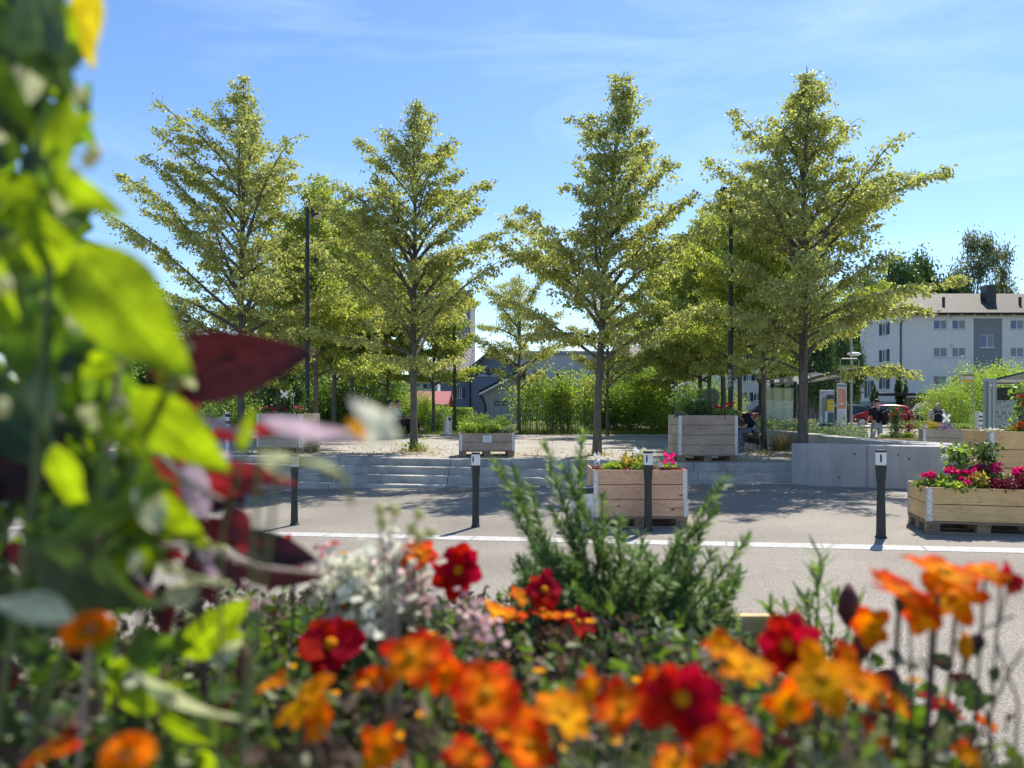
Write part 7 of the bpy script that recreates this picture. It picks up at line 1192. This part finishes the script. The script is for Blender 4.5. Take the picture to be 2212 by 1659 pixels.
EX = [('small yellow-orange bloom at the left of the blurred left orange flower', 590, 1480, 80, .55, 'petal_orange', .7, 5), ('yellow-orange bloom tucked under the blurred left orange flower', 700, 1560, 95, .5, 'petal_orange', .3, 5), ('half-open orange bloom between the red one and the upright-petalled one', 800, 1470, 70, .6, 'petal_redorange', .5, 5),
      ('orange bloom seen from the side right of the upright-petalled one', 965, 1455, 95, .5, 'petal_redorange', .1, 5), ('yellow-orange bloom under the large centre flower', 1075, 1570, 90, .47, 'petal_orange', .6, 5), ('flame-orange bloom touching the bottom edge left of the centre', 1010, 1640, 110, .47, 'petal_redorange', .7, 5), ('tiny orange bloom at the far side right of the pink blossom', 1120, 1290, 55, .95, 'petal_orange', .6, 5),
      ('yellow-orange bloom between the centre and the big red flower', 1280, 1490, 90, .52, 'petal_orange', .4, 5), ('orange-red bloom under the big red flower', 1530, 1600, 120, .45, 'petal_redorange', .4, 5), ('yellow bloom at the left of the upright red petals', 1560, 1400, 80, .55, 'petal_orange', .6, 5), ('orange bloom hanging low right of the upright red petals', 1700, 1520, 110, .5, 'petal_orange', .1, 5), ('red-orange bloom behind the orange-yellow flower', 1830, 1420, 80, .58, 'petal_redorange', .4, 5),
      ('faded orange bloom low at the right among the bare stems', 1935, 1520, 85, .6, 'petal_orange', .4, 5), ('red-orange bloom at the bottom right among the stems', 1890, 1600, 100, .55, 'petal_redorange', .5, 5), ('orange bloom between the two tall right flowers', 2000, 1330, 90, .6, 'petal_orange', .2, 5), ('small orange bloom at the bottom right corner', 2090, 1640, 80, .6, 'petal_orange', .6, 5)]
for i, (lb, px, py, d, Y, m, up, n) in enumerate(EX): flower(lb, px, py, d, Y, m, up, n, (i % 7 - 3) * .4, name='orange_flower', cup=.35, eye=i % 3 == 0, wd=.85)
# brown buds and bare stems at the right
def bud(label, px, py, Y, h, base, m='bud_brown'):
    c = FP(px, py, Y); l = h / FPX * Y; t = thing('flower_bud', label, 'flower bud', (0, 0, 0), 0, 'buds in the foreground planter'); mb = MB(); mb.tube([c - Vector((0, 0, l * .5)), c - Vector((0, 0, l * .2)), c + Vector((0, 0, l * .2)), c + Vector((0, 0, l * .5))], [l * .1, l * .27, l * .22, l * .05], 10); mb.build('bud', m, t, smooth=True)
    mb = MB(); mb.tube([c - Vector((0, 0, l * .48)), c - Vector((.004, 0, l * 1.2)), base], [.0018, .0014, .0018], 8); mb.build('stem', 'stem_green', t, smooth=True)
    for k, s in enumerate((-1, 1)): p0 = c - Vector((0, 0, l * .5)); V, F, U = leafgrid(p0, c + Vector((s * l * .45, 0, l * .45)), l * .12, (0, -1, .1), .1, .1, 0, 6, 4, seed=k); link('sepal', npmesh('sepal', V, F, 'green_leaf', True, U), t)
bud('dark brown-red pointed bud right of the sprig', 1833, 1305, .85, 90, (.36, .9, SOIL)); bud('purplish bud below the dark pointed bud', 1860, 1388, .7, 70, (.30, .75, SOIL)); bud('red-brown bud left of the centre at the bottom', 528, 1440, .55, 80, (-.19, .6, SOIL)); bud('pale brown seed head at the lower right', 2085, 1395, .62, 60, (.36, .66, SOIL), 'flower_eye')
t = thing('bare_stems', 'purplish bare branching stems standing at the right edge', 'plant', (0, 0, 0))
for k, q in enumerate([[(2150, 1659, .62), (2130, 1540, .62), (2085, 1440, .63), (2075, 1340, .63)], [(2130, 1560, .62), (2180, 1450, .6), (2212, 1400, .6)], [(2190, 1659, .6), (2200, 1520, .6), (2150, 1380, .62), (2180, 1260, .62)], [(1960, 1659, .62), (1970, 1480, .62), (1965, 1350, .61), (1975, 1300, .61)], [(2085, 1440, .63), (2120, 1360, .62), (2190, 1330, .6)], [(2075, 1640, .64), (2020, 1500, .66), (1990, 1420, .66)], [(2150, 1600, .62), (2090, 1560, .62), (2040, 1550, .63)]]):
    mb = MB(); mb.tube([FP(*p) for p in q], [.0012, .0011, .0010, .0009][:len(q)], 7); mb.build('stem', 'stem_brown', t, smooth=True)
for k, (px, py) in enumerate([(2085, 1400), (2120, 1370), (1980, 1370), (2010, 1430), (2160, 1440), (2070, 1480), (1955, 1430), (2190, 1540)]): big_leaf(t, (px, py), (px + 45 * math.cos(k * 2.1), py + 45 * math.sin(k * 2.1)), 34, .62, 'burgundy_leaf' if k % 2 else 'deep_leaf', None, k * 20, seed=400 + k)
# rosemary
tips = [(1259, 930, 1.38), (1176, 955, 1.4), (1061, 988, 1.42), (1110, 1015, 1.4), (1215, 1010, 1.36), (1100, 1090, 1.4), (1145, 1050, 1.38), (1160, 1150, 1.36), (1338, 1122, 1.34), (1384, 1150, 1.33), (1300, 1065, 1.38), (1471, 1150, 1.3), (1569, 1030, 1.3), (1550, 1100, 1.3), (1520, 1140, 1.32), (1450, 1230, 1.3), (1500, 1250, 1.3), (1612, 1165, 1.28), (1600, 1240, 1.28), (1590, 1340, 1.28), (1250, 1100, 1.36), (1290, 1160, 1.34), (1220, 1200, 1.34), (1120, 1230, 1.34), (1180, 1290, 1.3), (1130, 1330, 1.3), (1400, 1200, 1.32), (1350, 1230, 1.3), (1420, 1290, 1.28), (1480, 1330, 1.26), (1540, 1300, 1.26), (1560, 1400, 1.25), (1300, 1280, 1.3), (1240, 1330, 1.28), (1330, 1350, 1.26), (1230, 1040, 1.4), (1190, 1100, 1.38), (1540, 1190, 1.28), (1370, 1300, 1.27), (1490, 1200, 1.3)]
r_ = np.random.default_rng(55); tips += [(r_.uniform(1110, 1600), r_.uniform(1180, 1420), r_.uniform(1.22, 1.45)) for _ in range(120)]
T_ = [np.array(FP(*q)) for q in tips]; t = thing('rosemary_bush', 'bushy rosemary with upright blurred shoots in the middle of the foreground', 'shrub', (0, 0, 0))
for nm, me in rosemary_mesh(9, T_, (.19, 1.40, SOIL), 100, .034, .0022, 'rosemary', .06, .0022): link(nm, me, t)
t = thing('rosemary_sprig', 'lone thin sprig standing right of the rosemary above the rim', 'sprig', (0, 0, 0))
for nm, me in rosemary_mesh(10, [np.array(FP(1772, 1195, 1.1)), np.array(FP(1740, 1290, 1.12)), np.array(FP(1800, 1290, 1.1)), np.array(FP(1700, 1320, 1.15)), np.array(FP(1660, 1310, 1.2))], (.47, 1.12, SOIL), 26, .05, .0035, 'rosemary', .01, .0016): link(nm, me, t)
# cream bud cluster
t = thing('cream_buds', 'cluster of round cream buds on thin grey stems above the white kerb', 'plant', (0, 0, 0)); 
for k, (px, py) in enumerate([(822, 1100), (853, 1102), (905, 1110), (826, 1128), (890, 1142), (905, 1158), (930, 1150), (462, 1175), (480, 1190), (440, 1170), (470, 1215)]):
    Y = .62; mb = MB(); mb.sphere(FP(px, py, Y), .0048, 10, 7, (1, 1, 1.1)); mb.build('bud', 'bud_cream', t, smooth=True)
    mb = MB(); e = FP(835 + (px - 860) * .3, 1215, .64) if px > 700 else FP(470, 1260, .64); mb.tube([FP(px, py + 8, Y), e, (e.x + .01, .66, SOIL)], [.0009, .001, .0012], 6); mb.build('stem', 'stem_pale', t)
# white and pink blossom cushions
def cushion(label, name, pts, m, n, size, seed, cat='flower'):
    r_ = np.random.default_rng(seed); t = thing(name, label, cat, (0, 0, 0), 0, 'flowers in the foreground planter'); L = []; S = []
    for px, py, Y, rr in pts:
        c = FP(px, py, Y)
        for _ in range(n):
            p = c + Vector(r_.normal(0, 1, 3)) * rr; no = Vector((r_.normal(0, .6), r_.normal(-.4, .5), 1)).normalized(); a = no.orthogonal().normalized(); b = no.cross(a)
            for k in range(5): th = 2 * math.pi * k / 5; d = a * math.cos(th) + b * math.sin(th); L.append(leafgrid(p, p + d * size, size * .9, no, .1, .1, 0, 4, 3, (.6, .5), seed=k))
            if r_.uniform() < .25: S.append((np.array([p, p * .5 + Vector((c.x, c.y, SOIL)) * .5, (c.x, c.y, SOIL)]), [.0009, .0009, .0012]))
    V, F, U = merge(L); link('blossom', npmesh('blossom', V, F, m, True, U), t); link('stems', tubes('stems', S, 'stem_green', 5), t)
cushion('cushion of small white blossom left of the middle', 'white_blossom', [(790, 1240, .86, .022), (830, 1275, .84, .02), (760, 1280, .86, .016), (860, 1225, .88, .016), (800, 1300, .82, .018)], 'petal_white', 90, .0085, 1)
cushion('pale pink blossom around the white cushion', 'pink_blossom', [(740, 1310, .84, .014), (870, 1250, .86, .014), (905, 1290, .84, .014), (830, 1240, .86, .014), (700, 1210, .88, .012)], 'petal_pinkwhite', 30, .005, 2)
cushion('light pink blossom cluster right of the white cushion', 'pink_blossom', [(1030, 1350, .82, .012), (1055, 1385, .8, .012), (1010, 1330, .84, .012)], 'petal_pinkwhite', 22, .005, 3); cushion('small pink blossom cluster near the yellow-green leaf', 'pink_blossom', [(548, 1292, .75, .007), (530, 1310, .75, .006)], 'petal_pinkwhite', 12, .0045, 4)
cushion('bright pink florets glimpsed between the dark leaves at the left', 'pink_floret', [(305, 1135, .6, .003), (213, 1042, .6, .002)], 'magenta_small' if 'magenta_small' in MATS else 'petal_red', 6, .004, 5)
# yellow button flowers
t = thing('yellow_button_plant', 'loose plant with small yellow button flowers spread between the orange ones', 'flower', (0, 0, 0), 0, 'flowers in the foreground planter'); r_ = np.random.default_rng(66)
BT = [(910, 1545), (965, 1525), (1165, 1515), (720, 1500), (1035, 1392), (962, 1452), (845, 1345), (1230, 1330), (780, 1355), (1275, 1342), (1225, 1615), (1490, 1545), (1975, 1470), (650, 1415), (1540, 1640), (1165, 1450), (870, 1590), (1050, 1300), (985, 1210), (640, 1440), (745, 1195), (1020, 1560), (790, 1480), (1380, 1470), (1655, 1530), (930, 1370), (700, 1370), (1330, 1600)]
for k, (px, py) in enumerate(BT):
    Y = float(np.interp(py, [1200, 1350, 1500, 1640], [.95, .85, .65, .52])); c = FP(px, py, Y); L = []
    for j in range(11): th = 2 * math.pi * j / 11; d = Vector((math.cos(th), -.3 * math.sin(th), .8 * math.sin(th) * .5)); d = Vector((math.cos(th), math.sin(th), .25)).normalized(); L.append(leafgrid(c, c + d * .0075, .005, (0, -.4, 1), .2, .1, 0, 4, 3, (.6, .5), seed=j))
    V, F, U = merge(L); h = link('flower_head', npmesh('flower_head', V, F, 'petal_yellow', True, U), t); mb = MB(); mb.tube([c, (c.x, c.y + .02, (c.z + SOIL) / 2), (c.x + .01, min(c.y + .04, 1.5), SOIL)], [.001, .001, .0012], 5); mb.build('stem', 'stem_green', h)
# low foliage filling the planter
r_ = np.random.default_rng(77)
def fill(name, label, n, m, size, zlo, dens=1.0, width=.5, xr=(-.60, .55), yr=(.46, 1.58), clump=150, droop=-.1, thr=None):
    C = np.stack([r_.uniform(*xr, clump), r_.uniform(*yr, clump)], 1); k = r_.integers(0, clump, n); P = C[k] + r_.normal(0, .03, (n, 2)); P[:, 0] = np.clip(P[:, 0], -.61, .55); P[:, 1] = np.clip(P[:, 1], .45, 1.6)
    ztop = 1.435 - .165 * (P[:, 1] - .45) - np.clip(P[:, 0] - .25, 0, .4) * .42 + np.sin(C[k, 0] * 37 + C[k, 1] * 23) * .018; z = SOIL + (ztop - SOIL) * r_.uniform(zlo, 1, n) ** .55
    if thr: ok = thr(P); P = P[ok]; z = z[ok]
    o = link(name, leaves(name, np.column_stack([P, z]), size, m, r_, droop=droop, width=width)); tagp(o, label, 'ground cover', kind='stuff')
fill('grey_green_undergrowth', 'small grey-green leaves filling the foreground planter between the flowers', 9000, 'under_grey', .020, .0); fill('brown_undergrowth', 'brownish seed heads and withered leaves filling the foreground planter', 7000, 'under_brown', .018, .0, width=.7)
fill('green_undergrowth', 'fresh green small leaves low in the foreground planter', 5000, 'under_green', .022, .0); fill('lime_undergrowth', 'bright green leaves under the lime-leaved plant at the left of the foreground planter', 1600, 'under_green', .034, .3, xr=(-.55, -.12), clump=50)
st_ = [(np.array([[x, y, SOIL], [x + r_.normal(0, .01), y, 1.25], [x + r_.normal(0, .03), y + r_.normal(0, .02), 1.40 - .12 * (y - .45)]]), [.0014, .0012, .0008]) for x, y in zip(r_.uniform(-.55, .25, 260), r_.uniform(.47, 1.4, 260))]
o = link('undergrowth_stems', tubes('undergrowth_stems', st_, 'stem_brown', 5)); tagp(o, 'tangle of thin brown stems in the foreground planter', 'stems', kind='stuff')
